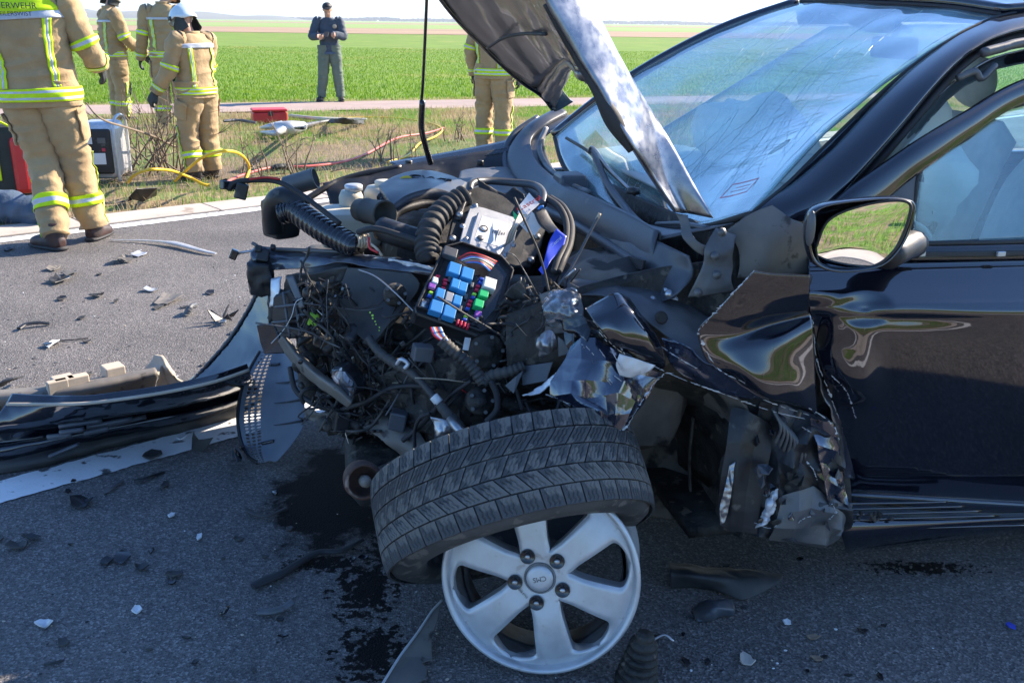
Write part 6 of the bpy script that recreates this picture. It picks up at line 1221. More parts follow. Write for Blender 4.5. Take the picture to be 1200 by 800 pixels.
for k in range(150):      # broken brackets, covers and torn plate through the open front
    x = rw.uniform(345, 660); y = rw.uniform(335, 512)
    if 482 < x < 606 and y < 396: continue
    if 408 < x < 480 and y < 395 or x < 375 and y > 400: continue
    b = 2.50 - (x - 345) / 300 * .30 + rw.uniform(0, .1); s_ = rw.uniform(5, 17); n = rw.choice((4, 5, 6)); a0 = rw.random() * 6; el = rw.uniform(.35, 1)
    pts = [Q(x + math.cos(a0 + i * 6.283 / n) * s_ * rw.uniform(.6, 1.2), y + math.sin(a0 + i * 6.283 / n) * s_ * el * rw.uniform(.6, 1.2), b + rw.gauss(0, .022)) for i in range(n)]
    plate(rw.choice(('broken_bracket', 'torn_plate', 'cracked_cover')), pts, rw.choice(mats_), car, rw.choice((.003, .005, .012)), amp=.009, s=24, cuts=1, bev=.001)
for k in range(26):
    x = rw.uniform(350, 650); y = rw.uniform(340, 500)
    if 482 < x < 606 and y < 396 or 408 < x < 480 and y < 395: continue
    b = 2.48 - (x - 345) / 300 * .34; r = rw.uniform(.006, .02); lathe('pipe_stub', [(.001, r), (r * .6, r * .95), (r, r * .6), (r, -r), (r * 1.3, -r * 1.1), (r * 1.3, -r * 2)], rw.choice((M['metal_dark'], M['plastic'], M['plastic_dust'])), car, basis(Q(x, y, b), Vector((rw.gauss(0, 1), -1.2, rw.gauss(.3, .8)))), 12)
for (x, y, b, w, h, ry) in ((495, 413, 2.22, .05, .04, .1), (467, 492, 2.28, .045, .05, -.3), (400, 492, 2.4, .04, .06, .2), (380, 400, 2.5, .05, .03, .6)): box('connector', basis(Q(x, y, b), -BX + AX * ry, (.2, 0, 1)), w, h, .04, M['plastic_grey'] if x > 460 else M['plastic'], car, .004)
plate('perforated_tab', [(545, 395, 2.12), (552, 396, 2.12), (549, 411, 2.11), (542, 410, 2.11)], M['steel'], car, .003)
lathe('steel_sleeve', [(.008, -.03), (.012, -.03), (.013, .02), (.008, .024), (.001, .02)], M['steel'], car, basis(Q(535, 500, 2.08), Vector((.5, -.6, -.4))), 16)
sheet('heat_shield', [[(504, 488, 2.12), (524, 492, 2.1), (538, 500, 2.09)], [(510, 504, 2.11), (520, 506, 2.09), (530, 508, 2.09)], [(508, 514, 2.11), (514, 512, 2.1), (518, 510, 2.1)]], M['steel'], car, (20, 12), th=.002, amp=.012, s=30)
sheet('front_skid_plate', [[(440, 440, 2.36), (480, 430, 2.3), (540, 440, 2.24)], [(450, 470, 2.34), (490, 470, 2.28), (540, 480, 2.2)], [(480, 500, 2.3), (510, 510, 2.22), (545, 520, 2.16)]], M['metal_dark'], car, (30, 24), th=.005, amp=.02, s=14)
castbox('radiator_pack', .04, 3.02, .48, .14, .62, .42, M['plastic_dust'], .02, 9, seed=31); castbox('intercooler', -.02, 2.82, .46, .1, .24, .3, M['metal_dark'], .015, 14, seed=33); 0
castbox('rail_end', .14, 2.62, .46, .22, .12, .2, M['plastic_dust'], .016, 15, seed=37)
sheet('bay_sun_block', [[K(.15, 2.42, .6), K(.9, 2.3, .6)], [K(.1, 2.7, .5), K(.95, 2.7, .5)], [K(.1, 3.3, .5), K(.95, 3.3, .5)]], M['metal_dark'], car, (20, 20), th=.02, amp=.03, s=8)  # added sheet below the cowl, stops sun leaking through onto the tyre
sheet('inner_wing_sun_block', [[K(.45, 2.16, .74), K(.7, 2.1, .84), K(1.0, 2.03, .9)], [K(.45, 2.12, .6), K(.7, 2.08, .62), K(1.02, 2.0, .6)], [K(.5, 2.2, .46), K(.75, 2.25, .5), K(1.02, 2.15, .45)]], M['metal_dark'], car, (24, 20), th=.01, amp=.02, s=10)  # added wall that blocks sunlight coming through the engine bay
# fine tangle: snapped clips, ribs and strands too small to pick out singly
fr = random.Random(31)
def bay_xy():
    while True:
        x = fr.uniform(352, 668); y = fr.uniform(325, 512)
        if 482 < x < 606 and y < 398 or 404 < x < 484 and y < 400 or x < 380 and y > 400: continue
        return x, y
for mk_, cnt in (('metal_dark', 170), ('plastic_dust', 150), ('plastic', 150), ('metal_grey', 70), ('beige_metal', 36), ('steel', 26), ('paint_dusty', 40)):
    V = []; F = []
    for k in range(cnt):
        x, y = bay_xy(); b = 2.47 - (x - 345) / 300 * .32 + fr.uniform(-.03, .05); a = fr.random() * 3.14; L_ = fr.uniform(3, 15); w_ = fr.uniform(.8, 4) * (1 if mk_ != 'steel' else .5)
        p = Q(x, y, b); q = Q(x + math.cos(a) * L_, y + math.sin(a) * L_, b + fr.gauss(0, .02)); d = q - p
        if d.length < .002: continue
        mm = basis((p + q) / 2, d, Vector((fr.gauss(0, 1), fr.gauss(0, 1), 1))); base = len(V)
        v, f = boxVF(mm, w_ * .0022, w_ * .0022 * fr.uniform(.3, 1.4), d.length, base=base, taper=fr.uniform(.3, 1)); V += v; F += f
    o = mk('splintered_bits', V, F, M[mk_], car, False); o['kind'] = 'stuff'; solid(o, 0, bev=.0006, seg=1)
for mk_, cnt, r0_ in (('plastic_dust', 70, .003), ('metal_grey', 26, .0018), ('rubber', 50, .0026), ('coil', 7, .0012), ('cable_white', 5, .0012), ('cable_red', 4, .0014)):
    V = []; F = []
    for k in range(cnt):
        x, y = bay_xy(); b = 2.46 - (x - 345) / 300 * .33 + fr.uniform(-.03, .03); pts = [Q(x, y, b)]; dx, dy = fr.gauss(0, 8), fr.gauss(1, 7)
        for q in range(4): dx += fr.gauss(0, 5); dy += fr.gauss(0, 4); x += dx; y = min(505, y + dy); pts.append(Q(x, y, b + fr.gauss(0, .015)))
        v, f = tubeVF(pts, r0_ * fr.uniform(.6, 1.5), 5, 14, base=len(V)); V += v; F += f
    o = mk('loose_strands', V, F, M[mk_], car); o['kind'] = 'stuff'
# hanging rags of insulation
sheet('insulation_rag', [[(355, 478, 2.5), (375, 482, 2.48), (400, 484, 2.45)], [(358, 492, 2.5), (378, 494, 2.48), (402, 494, 2.45)]], M['beige_metal'], car, (40, 14), th=.004, amp=.02, s=30, rag=.2)
# rear of the wing: glossy folded panel, scraped skin and smashed headlamp shell
sheet('folded_wing_skin', [[(686, 362, 1.93), (704, 352, 1.92), (722, 344, 1.91), (737, 350, 1.92)], [(696, 376, 1.87), (716, 370, 1.86), (738, 364, 1.86), (754, 374, 1.89)], [(712, 396, 1.85), (732, 394, 1.835), (754, 390, 1.84), (770, 398, 1.87)], [(724, 410, 1.86), (742, 412, 1.85), (762, 414, 1.85), (779, 424, 1.87)], [(732, 416, 1.9), (748, 424, 1.9), (764, 430, 1.9), (775, 434, 1.9)]], M['paint'], car, (40, 40), th=.003, amp=.004, s=9, seed=9)
jag('scraped_edge', [(688, 362, 1.925), (700, 382, 1.862), (716, 402, 1.845), (730, 414, 1.855)], 2.5, M['coil'], car, 21, amp=2)
sheet('scraped_wing_skin', [[(668, 405, 1.95), (690, 396, 1.93), (714, 408, 1.90), (738, 420, 1.88), (772, 436, 1.88)], [(662, 424, 1.92), (684, 428, 1.88), (712, 432, 1.86), (738, 436, 1.86), (770, 444, 1.87)], [(640, 460, 1.92), (676, 454, 1.86), (708, 452, 1.85), (734, 456, 1.84), (758, 464, 1.86)], [(664, 470, 1.88), (690, 478, 1.84), (712, 482, 1.83), (730, 480, 1.83), (745, 484, 1.85)], [(694, 502, 1.83), (702, 510, 1.82), (712, 522, 1.82), (720, 514, 1.82), (728, 504, 1.84)]], M['paint_torn'], car, (84, 70), th=.0025, amp=.004, s=13, seed=6, soft=.35, fac=(6, 5, .016))
jag('scraped_edge', [(640, 462, 1.915), (664, 472, 1.875), (690, 498, 1.83), (712, 523, 1.815), (735, 498, 1.83), (762, 455, 1.86), (780, 436, 1.88)], 4, M['bright'], car, 31, amp=4, n=110)
sheet('white_filler_patch', [[(726, 414, 1.855), (745, 420, 1.845), (768, 428, 1.855)], [(722, 428, 1.85), (742, 434, 1.84), (758, 436, 1.85)], [(726, 440, 1.85), (738, 442, 1.845), (744, 440, 1.85)]], M['bright'], car, (24, 16), th=.002, amp=.008, s=22)
sheet('shredded_black_skin', [[(655, 374, 2.0), (675, 370, 1.97), (695, 376, 1.93), (712, 398, 1.9)], [(664, 392, 1.99), (684, 392, 1.95), (702, 402, 1.92), (722, 420, 1.89)], [(672, 412, 1.97), (690, 415, 1.94), (708, 424, 1.91), (730, 438, 1.88)], [(676, 436, 1.95), (698, 440, 1.92), (716, 446, 1.9), (735, 456, 1.87)]], M['gloss_black'], car, (60, 60), th=.003, amp=.005, s=17, seed=12, soft=.3, fac=(7, 6, .022))
for k in range(12):
    x = rw.uniform(668, 740); y = rw.uniform(375, 470); l = rw.uniform(6, 22); a = rw.uniform(.6, 1.2); b = 1.90 - (x - 668) / 72 * .05 - .02
    jag('bare_metal_scratch', [(x, y, b), (x + l * .5 * math.cos(a), y + l * .5 * math.sin(a), b - .003), (x + l * math.cos(a), y + l * math.sin(a), b)], rw.uniform(.8, 2.2), M['bright'] if k % 3 else M['steel'], car, 40 + k, n=14, amp=2)
sheet('smashed_lamp_shell', [[(636, 350, 2.08), (650, 342, 2.08), (672, 340, 2.05), (676, 352, 2.03)], [(638, 366, 2.05), (655, 360, 2.02), (668, 358, 2.0), (676, 368, 1.99)], [(644, 382, 2.04), (658, 380, 2.01), (668, 376, 1.99), (674, 380, 1.99)]], M['lens'], car, (40, 30), th=.004, amp=.02, s=24, seed=4, soft=.3)
sheet('lamp_housing', [[(632, 345, 2.12), (655, 340, 2.11), (680, 345, 2.08)], [(638, 370, 2.1), (660, 366, 2.07), (684, 366, 2.03)], [(640, 392, 2.1), (662, 390, 2.06), (684, 390, 2.02)]], M['metal_grey'], car, (34, 30), th=.004, amp=.026, s=19, seed=14, soft=.3)
sheet('chrome_reflector', [[(634, 392, 2.04), (644, 386, 2.03), (650, 392, 2.02)], [(630, 404, 2.03), (640, 402, 2.0), (652, 400, 2.01)], [(634, 418, 2.03), (644, 414, 2.0), (650, 408, 2.02)]], M['steel'], car, (24, 20), th=.003, amp=.014, s=30, soft=.4)
for pts in ([(654, 394, 2.0), (674, 410, 1.98), (670, 414, 1.98), (655, 418, 1.99)], [(592, 452, 2.08), (606, 440, 2.07), (614, 434, 2.07), (602, 462, 2.06)], [(610, 430, 2.1), (648, 424, 2.06), (640, 446, 2.05), (612, 452, 2.08)]): plate('torn_plate', pts, M['plastic_grey'], car, .004, amp=.004, cuts=1)
sheet('torn_silver_edge', [[(608, 462, 2.04), (628, 456, 2.02), (646, 442, 2.0), (652, 436, 1.99)], [(612, 466, 2.03), (632, 462, 2.0), (648, 450, 1.99), (655, 444, 1.98)]], M['bright'], car, (40, 6), th=.003, amp=.010, s=30, rag=.3)
# top of the inner wing, draped plastic
sheet('inner_wing_cover', [[(655, 318, 2.3), (700, 300, 2.32), (745, 330, 2.16), (775, 352, 2.06)], [(662, 336, 2.24), (700, 322, 2.22), (740, 345, 2.12), (790, 372, 2.02)], [(668, 352, 2.15), (705, 345, 2.12), (745, 362, 2.06), (800, 400, 1.97)]], M['plastic_grey'], car, (50, 30), th=.004, amp=.014, s=11, seed=8)
sheet('tower_mass', [[(640, 300, 2.5), (720, 290, 2.4), (800, 320, 2.15), (860, 330, 2.05)], [(640, 340, 2.45), (720, 345, 2.3), (800, 370, 2.1), (860, 390, 2.02)], [(640, 400, 2.4), (720, 410, 2.2), (800, 430, 2.05), (870, 450, 2.0)]], M['metal_dark'], car, (40, 30), th=.006, amp=.03, s=10)
for (x, y, b) in ((691, 322, 2.2), (735, 402, 1.9), (784, 345, 2.02), (764, 352, 2.04)): lathe('bolt', [(.001, .014), (.007, .013), (.012, .004), (.013, 0)], M['steel'], car, basis(Q(x, y, b), -BX + Vector((0, 0, .8))), 8)
sheet('clip_cluster', [[(778, 338, 2.04), (792, 342, 2.02)], [(782, 350, 2.02), (794, 352, 2.0)]], M['bright'], car, (14, 10), th=.003, amp=.02, s=40)
# wheel arch: felt liner and the crushed foot of the pillar
sheet('arch_liner', [[(735, 436, 2.22), (770, 430, 2.12), (810, 440, 2.04), (845, 452, 1.96), (875, 476, 1.92)], [(742, 480, 2.32), (780, 476, 2.28), (825, 484, 2.18), (860, 500, 2.0), (885, 520, 1.93)], [(742, 540, 2.34), (780, 540, 2.32), (825, 545, 2.22), (852, 560, 2.02), (880, 580, 1.93)], [(745, 600, 2.3), (785, 608, 2.26), (820, 610, 2.16), (845, 618, 2.0), (870, 630, 1.93)]], M['liner'], car, (60, 60), th=.006, amp=.018, s=8, seed=3)
for x0 in (812,): tube('liner_fold', [(x0, 490, 2.17), (x0 - 4, 540, 2.2), (x0 - 2, 600, 2.15)], .012, M['liner'], car, 8, 16, flat=.4)
sheet('mud_flap', [[(858, 478, 1.93), (880, 482, 1.91), (905, 500, 1.9)], [(850, 530, 1.9), (875, 530, 1.885), (900, 540, 1.88)], [(842, 580, 1.89), (865, 585, 1.875), (890, 590, 1.87)], [(845, 615, 1.88), (862, 622, 1.87), (886, 624, 1.865)]], M['plastic'], car, (40, 50), th=.005, amp=.006, s=9, seed=1, fac=(3, 4, .008))
sheet('crumpled_foil', [[(855, 545, 1.875), (861, 541, 1.87)], [(849, 572, 1.865), (858, 570, 1.86)], [(843, 598, 1.862), (853, 598, 1.86)], [(844, 613, 1.862), (849, 611, 1.86)]], M['steel'], car, (16, 50), th=.002, amp=.014, s=34, soft=.3)
sheet('crushed_pillar_foot', [[(890, 470, 1.93), (925, 480, 1.9), (960, 486, 1.87), (985, 500, 1.87)], [(885, 510, 1.9), (920, 512, 1.87), (955, 515, 1.85), (985, 540, 1.86)], [(882, 550, 1.9), (915, 555, 1.865), (950, 560, 1.84), (988, 575, 1.85)], [(878, 590, 1.89), (915, 598, 1.855), (955, 600, 1.83), (995, 600, 1.84)], [(870, 625, 1.88), (915, 632, 1.85), (955, 636, 1.83), (998, 618, 1.84)]], M['plastic'], car, (84, 84), th=.004, amp=.006, s=16, seed=15, soft=.35, fac=(7, 7, .026))
sheet('grey_crumpled_panel', [[(918, 580, 1.845), (950, 572, 1.83), (975, 585, 1.825), (1000, 592, 1.84)], [(910, 605, 1.84), (945, 600, 1.815), (975, 605, 1.815), (998, 608, 1.83)], [(905, 625, 1.84), (940, 630, 1.82), (970, 632, 1.82), (985, 622, 1.83)], [(900, 632, 1.86), (940, 638, 1.85), (965, 638, 1.85), (980, 628, 1.85)]], M['metal_grey'], car, (50, 40), th=.003, amp=.005, s=14, seed=17, fac=(5, 4, .014))
sheet('silver_gash', [[(905, 575, 1.85), (911, 572, 1.845), (915, 574, 1.845)], [(897, 592, 1.845), (902, 590, 1.835), (908, 588, 1.84)], [(888, 618, 1.85), (896, 614, 1.835), (905, 604, 1.84)]], M['bright'], car, (24, 40), th=.002, amp=.024, s=30, soft=.3)
sheet('ripped_post', [[(950, 488, 1.85), (975, 494, 1.84)], [(955, 520, 1.835), (985, 530, 1.835)], [(965, 560, 1.83), (990, 575, 1.835)], [(970, 600, 1.83), (995, 598, 1.835)]], M['paint_torn'], car, (24, 60), th=.003, amp=.004, s=15, seed=22, fac=(2, 6, .012))
for k, p in enumerate(([(948, 478, 1.83), (962, 486, 1.826), (976, 498, 1.83), (984, 515, 1.83)], [(884, 612, 1.836), (905, 618, 1.83), (925, 600, 1.83)], [(945, 540, 1.82), (953, 550, 1.82), (958, 562, 1.82)], [(935, 612, 1.81), (944, 606, 1.81), (952, 604, 1.81)], [(975, 590, 1.81), (980, 600, 1.81), (972, 608, 1.81)], [(940, 500, 1.84), (950, 506, 1.84)])): jag('bright_tear', p, 4.5 - .4 * k, M['bright'], car, 60 + k, amp=4, n=24)
for k in range(26):
    x = rw.uniform(885, 985); y = rw.uniform(478, 615); s_ = rw.uniform(4, 11); n = 5; a0 = rw.random() * 6
    pts = [Q(x + math.cos(a0 + i * 1.257) * s_ * rw.uniform(.5, 1.2), y + math.sin(a0 + i * 1.257) * s_ * rw.uniform(.5, 1.3), 1.85 - (y - 478) / 140 * .03 + rw.gauss(0, .012)) for i in range(n)]
    plate('torn_plate', pts, rw.choice((M['metal_dark'], M['plastic_grey'], M['paint_torn'], M['metal_grey'], M['gloss_black'])), car, .003, amp=.01, s=24, cuts=1)
for k in range(10): tube('arch_bracket', [(905 + k * 4, 478 + k * 5, 1.87), (915 + k * 4, 500 + k * 4, 1.85), (908 + k * 5, 520 + k * 4, 1.86)], rw.choice((.004, .006)), M['metal_grey'], car, 6, 10)
# suspension stub behind the tyre
tube('drive_shaft', [(590, 470, 2.2), (660, 500, 2.12), (720, 540, 2.05)], [.02, .024, .02], M['metal_dark'], car, 12, 20)
tube('steering_arm', [(430, 560, 2.05), (470, 540, 2.12), (520, 520, 2.2)], .012, M['metal_dark'], car, 8, 12)
lathe('ball_joint_cup', [(.03, -.05), (.042, -.035), (.046, 0), (.044, .022), (.038, .026), (.034, .016), (.03, -.012), (.001, -.018)], M['rust'], car, basis(Q(425, 562, 2.02), Vector((.3, -.9, .25))), 28)
lathe('ball_stud', [(.001, .026), (.013, .024), (.015, .006), (.012, -.02)], M['beige_metal'], car, basis(Q(427, 563, 2.01), Vector((.35, -.9, .3))), 12)
# ================================================================ LOOSE WRECKAGE
def GZ(px, py, z=0): return atZ(px, py, z)
# bumper cover lying on the road
bt = [(8, 474, .235), (40, 474, .24), (62, 474, .24), (100, 473, .25), (150, 467, .26), (200, 459, .27), (250, 448, .285), (292, 434, .30)]
bb = [(-60, 556, .0), (10, 544, .0), (60, 533, .0), (115, 518, 0), (170, 506, 0), (225, 494, .0), (275, 480, .0), (310, 466, .0)]
bc = GZ(150, 520); bump = thing('bumper_cover', (bc.x, bc.y, 0), 'long dark blue bumper cover torn off and lying on the road left of the car', 'bumper')
def brow(t, push):
    r = []
    for a, c in zip(bt, bb):
        p = GZ(*a).lerp(GZ(*c), t); r.append(p + Vector((.35, -1, 0)).normalized() * push)
    return r
rows = [brow(-.06, -.05), brow(0, -.015), brow(.05, 0), brow(.25, .02), brow(.4, .012), brow(.42, -.02), brow(.62, -.015), brow(.65, .02), brow(.85, .03), brow(1, .0)]
for r in rows:
    for p in r: p.z = max(p.z, .004)
sheet('bumper_skin', rows, M['paint'], bump, (90, 60), th=.004, amp=.009, s=7, lin=False)
for k, (x0, y0, x1, y1) in enumerate(((84, 485, 120, 480), (75, 491, 125, 484), (76, 498, 104, 494), (107, 492, 160, 482), (62, 503, 90, 500), (104, 499, 132, 493), (132, 490, 175, 480), (117, 485, 140, 480))):
    p = GZ(x0, y0, .16 - k * .008) + Vector((.01, -.06, 0)); q = GZ(x1, y1, .165 - k * .008) + Vector((.01, -.06, 0)); tube('grille_slat', [p, (p + q) / 2, q], .009, M['plastic_grey'], bump, 6, 6)
sheet('lower_lip', [[GZ(-60, 538, .06), GZ(40, 528, .05), GZ(130, 507, .05), GZ(200, 493, .05), GZ(280, 470, .06)], [GZ(-60, 550, .03), GZ(40, 540, .03), GZ(130, 518, .03), GZ(200, 502, .03), GZ(280, 480, .03)], [GZ(-60, 562, .004), GZ(40, 548, .004), GZ(130, 524, .004), GZ(205, 508, .004), GZ(280, 488, .004)]], M['plastic_dust'], bump, (60, 12), th=.004, amp=.008, s=9)
tube('top_rim', [GZ(x, y - .5, z) for x, y, z in bt], .006, M['gloss_black'], bump, 8, 50)
tube('left_return', [GZ(10, 474, .23), GZ(25, 492, .16), GZ(27, 501, .13), GZ(-20, 505, .12)], .008, M['metal_grey'], bump, 8, 20)
tube('stray_strip', [GZ(58, 534, .08), GZ(75, 527, .1), (GZ(92, 520, .12))], .012, M['plastic_grey'], bump, 8, 10, flat=.4)
# wing of the cover that rises towards the car
def YZ(px, py, y): return atY(px, py, y)
sheet('bumper_side', [[YZ(303, 338, 3.42), YZ(312, 340, 3.38), YZ(322, 344, 3.34)], [YZ(290, 364, 3.42), YZ(305, 368, 3.36), YZ(322, 372, 3.3)], [YZ(268, 398, 3.42), YZ(292, 402, 3.34), YZ(318, 405, 3.26)], [YZ(240, 430, 3.42), YZ(270, 433, 3.32), YZ(302, 428, 3.22)], [YZ(214, 452, 3.4), YZ(250, 450, 3.3), YZ(296, 438, 3.2)]], M['paint'], bump, (40, 50), th=.004, amp=.003, s=7, seed=2)
V = []; 
for k in range(1): 
    tube('frayed_rim', [YZ(303, 338, 3.41), YZ(290, 364, 3.41), YZ(268, 398, 3.41), YZ(240, 430, 3.41), YZ(222, 450, 3.39)], .007, M['plastic_grey'], bump, 8, 90, prof=lambda q: 1 + .5 * mn.noise(Vector((q * 40, 0, 0))))
sheet('backing_foam', [[GZ(-40, 462, .13), GZ(40, 456, .14), GZ(110, 446, .15), GZ(182, 433, .16)], [GZ(-40, 466, .14), GZ(40, 462, .15), GZ(110, 452, .16), GZ(184, 437, .165)], [GZ(-40, 474, .12), GZ(40, 470, .12), GZ(110, 462, .12), GZ(182, 446, .12)], [GZ(-40, 492, .03), GZ(40, 484, .03), GZ(110, 478, .03), GZ(176, 468, .03)]], M['coil'] if False else M['beige_metal'], bump, (60, 16), th=.01, amp=.004, s=10)
M['foam'] = mat('beige_foam', (.5, .43, .34), (.42, .36, .28), .8, None, 0, 8, .3, 40)
bump.children[-1].data.materials[0] = M['foam']
for (x, y, w_) in ((75, 452, .07), (92, 450, .04), (133, 438, .07), (68, 456, .03)): box('foam_lug', basis(GZ(x, y, .16), (0, 0, 1), RD), w_, .07, .07, M['foam'], bump, .004)
sheet('crumpled_bracket', [[GZ(170, 433, .15), GZ(182, 416, .2), GZ(190, 417, .2), GZ(197, 430, .14)], [GZ(184, 440, .14), GZ(190, 428, .17), GZ(196, 432, .16), GZ(205, 440, .12)], [GZ(182, 452, .08), GZ(196, 448, .09), GZ(210, 450, .09), GZ(222, 452, .08)], [GZ(176, 465, .03), GZ(196, 460, .03), GZ(214, 460, .03), GZ(225, 458, .04)]], M['foam'], bump, (30, 30), th=.004, amp=.02, s=16, soft=.2, lin=True)
# perforated undertray standing on its edge
ut = thing('undertray', GZ(318, 538), 'grey plastic undertray with rows of holes, standing on edge against the car front', 'undertray')
LX = [(306, 412), (296, 430), (287, 452), (282, 475), (281, 495), (284, 514), (291, 532), (303, 542)]
RX = [(350, 410), (354, 430), (356, 450), (357, 470), (357, 488), (354, 503), (341, 522), (326, 539)]
yy = [3.16, 3.11, 3.06, 3.01, 2.96, 2.92, 2.88, 2.84]
def UT(u, v):
    a = YZ(crs([p[0] for p in LX], v), crs([p[1] for p in LX], v), crs(yy, v)); b = YZ(crs([p[0] for p in RX], v), crs([p[1] for p in RX], v), crs(yy, v) - .06); p = a.lerp(b, u) + Vector((0, -1, .1)) * (.012 * math.sin(u * 9) * u + .006 * mn.noise(a * 6))
    p.z = max(p.z, .006); return p
V = []; F = []
cols = 3; rowsn = 34; u_hole = .34
def hexcell(u0, u1, v0, v1):
    b = len(V); n = 8; c = ((u0 + u1) / 2, (v0 + v1) / 2); o = []
    for k in range(n):
        a = math.pi / 4 * k; x, y = math.cos(a), math.sin(a); s = 1 / max(abs(x), abs(y)); o.append((c[0] + x * s * (u1 - u0) / 2, c[1] + y * s * (v1 - v0) / 2))
    for k in range(n): V.append(UT(*o[k]))
    for k in range(n): a = math.pi / 4 * k; V.append(UT(c[0] + math.cos(a) * (u1 - u0) * .39, c[1] + math.sin(a) * (v1 - v0) * .39))
    for k in range(n): F.append((b + k, b + (k + 1) % n, b + n + (k + 1) % n, b + n + k))
for i in range(cols):
    for j in range(rowsn): hexcell(.05 + (u_hole - .05) * i / cols, .05 + (u_hole - .05) * (i + 1) / cols, j / rowsn, (j + 1) / rowsn)
def patch(u0, u1, nu, nv):
    b = len(V)
    for j in range(nv + 1):
        for i in range(nu + 1): V.append(UT(u0 + (u1 - u0) * i / nu, j / nv))
    for j in range(nv):
        for i in range(nu): F.append((b + j * (nu + 1) + i, b + j * (nu + 1) + i + 1, b + (j + 1) * (nu + 1) + i + 1, b + (j + 1) * (nu + 1) + i))
patch(-.02, .05, 1, 60); patch(u_hole, 1, 20, 50)
M['tray'] = mat('pale_grey_tray_plastic', (.10, .12, .15), (.16, .175, .2), .4, .6, 0, 6, bump=.15, bscale=90, c3=(.3, .31, .33), s3=9, t3=.66); solid(mk('tray_panel', V, F, M['tray'], ut, False), .003, 0)
tube('tray_rim', [UT(-.03, t / 8) for t in range(9)], .007, M['plastic'], ut, 8, 60)
for v, L_ in ((.12, .2), (.78, .22)): tube('tray_slot', [UT(u_hole, v) + Vector((0, -.004, 0)), UT(u_hole + L_, v) + Vector((0, -.004, 0))], .006, M['gloss_black'], ut, 6, 6)
for v in (.26, .42, .62): tube('tray_louvre', [UT(.52, v + .01) + Vector((0, -.004, .0)), UT(.75, v - .003) + Vector((0, -.006, 0)), UT(.99, v - .02) + Vector((0, -.006, 0))], [.001, .005, .010], M['plastic'], ut, 6, 8, flat=.5)
# small torn dark fitting below it
fit = thing('torn_lamp_fitting', GZ(288, 538), 'small torn black and amber lamp fitting on the white line by the undertray', 'lamp fitting')
for k in range(7): plate('fitting_shard', [GZ(276 + rw.uniform(-6, 14), 528 + rw.uniform(-8, 14), rw.uniform(.01, .08)) for q in range(4)], rw.choice((M['gloss_black'], M['lens'], M['rust'], M['plastic_grey'])), fit, .004, amp=.006, s=20, cuts=1)
# ---------------------------------------------------------------- fragments on the road
def frag(name, px, py, w, h, m, label, cat, rise=.02, n=6, seed=0, group=None, curl=.02, th=.004, rot=None):
    r = random.Random(seed * 13 + 5); c = GZ(px, py); T = c; d = (c - Vector((0, 0, CH))).length; mx = w / FPX * d / 2; ang = r.random() * 6.283 if rot is None else rot
    sy = h / FPX * d / 2 / max(.25, CH / d); P = []
    for i in range(n):
        a = 6.283 * i / n + r.uniform(-.3, .3); x = math.cos(a) * mx * r.uniform(.65, 1.1); y = math.sin(a) * sy * r.uniform(.6, 1.1)
        P.append((x, y))
    curl = min(curl, mx * .3); rise = min(rise, mx * .55); bm = bmesh.new(); vs = [bm.verts.new((x, y, 0)) for x, y in P]; bm.faces.new(vs); bmesh.ops.triangulate(bm, faces=bm.faces[:]); bmesh.ops.subdivide_edges(bm, edges=bm.edges[:], cuts=2, use_grid_fill=True)
    bm.verts.index_update(); cx, sx = math.cos(.4 * (r.random() - .5)), math.sin(.4 * (r.random() - .5)); V = []
    for v in bm.verts:
        x, y = v.co.x, v.co.y; z = th + .003 + rise * abs(mn.noise(Vector((x * 14, y * 14, seed * 1.7)))) * 1.6 + curl * (x / max(mx, .001)) ** 2 * (1 if seed % 2 else .3)
        V.append(c + Vector((x * cx - y * sx, x * sx + y * cx, z)))
    F = [[v.index for v in f.verts] for f in bm.faces]; bm.free()
    o = mk(name, V, F, m, None, False); solid(o, th, -1); setp(o, label, cat, group); return o
def hookpiece(name, pts, r, m, label, cat, flat=.5, seg=8):
    P = [GZ(x, y, z) for x, y, z in pts]; V, F = tubeVF(P, r, seg, 24, flat=flat, prof=lambda q: 1 + .3 * mn.noise(Vector((q * 9, pts[0][0], 0)))); o = mk(name, V, F, m, None, False); return setp(o, label, cat)
hookpiece('trim_strip', [(130, 281, .01), (175, 282, .02), (205, 285, .025), (235, 293, .02), (253, 297, .015)], [.008, .012, .026, .02, .012], M['alloy'], 'long bent silver trim strip on the road near the kerb', 'trim strip', .35)
frag('plastic_scrap', 196, 352, 34, 16, M['beige_metal'], 'flat beige sheet of plastic lying on the sunlit road', 'plastic scrap', .015, 5, 3)
frag('plastic_scrap', 145, 307, 26, 8, M['beige_metal'], 'beige curled scrap on the road below the silver strip', 'plastic scrap', .03, 6, 5)
for (x, y, z) in ((262, 372, .0),): 
    o = thing('fan_bracket', GZ(262, 378), 'black star-shaped bracket standing on the sunlit road beside the bumper', 'bracket'); b0 = GZ(262, 378)
    for k, a in enumerate((.3, 1.4, 2.6, 3.8, 5.2)): plate('bracket_arm', [b0 + Vector((0, 0, .02)), b0 + Vector((math.cos(a) * .08, math.sin(a) * .06, .06 + .02 * (k % 2))), b0 + Vector((math.cos(a + .5) * .06, math.sin(a + .5) * .05, .02))], M['plastic'], o, .006)
    V, F = latheVF([(.001, .02), (.014, .016), (.014, 0)], 10, Matrix.Translation(b0)); mk('bracket_boss', V, F, M['alloy'], o)
hookpiece('connector_piece', [(218, 368, .01), (223, 360, .04), (228, 358, .03)], .018, M['metal_grey'], 'small grey crumpled connector beside the beige sheet', 'connector', .8)
frag('plastic_shard', 62, 405, 16, 9, M['paper'], 'bright white plastic shard above the bumper', 'plastic shard', .02, 5, 7)
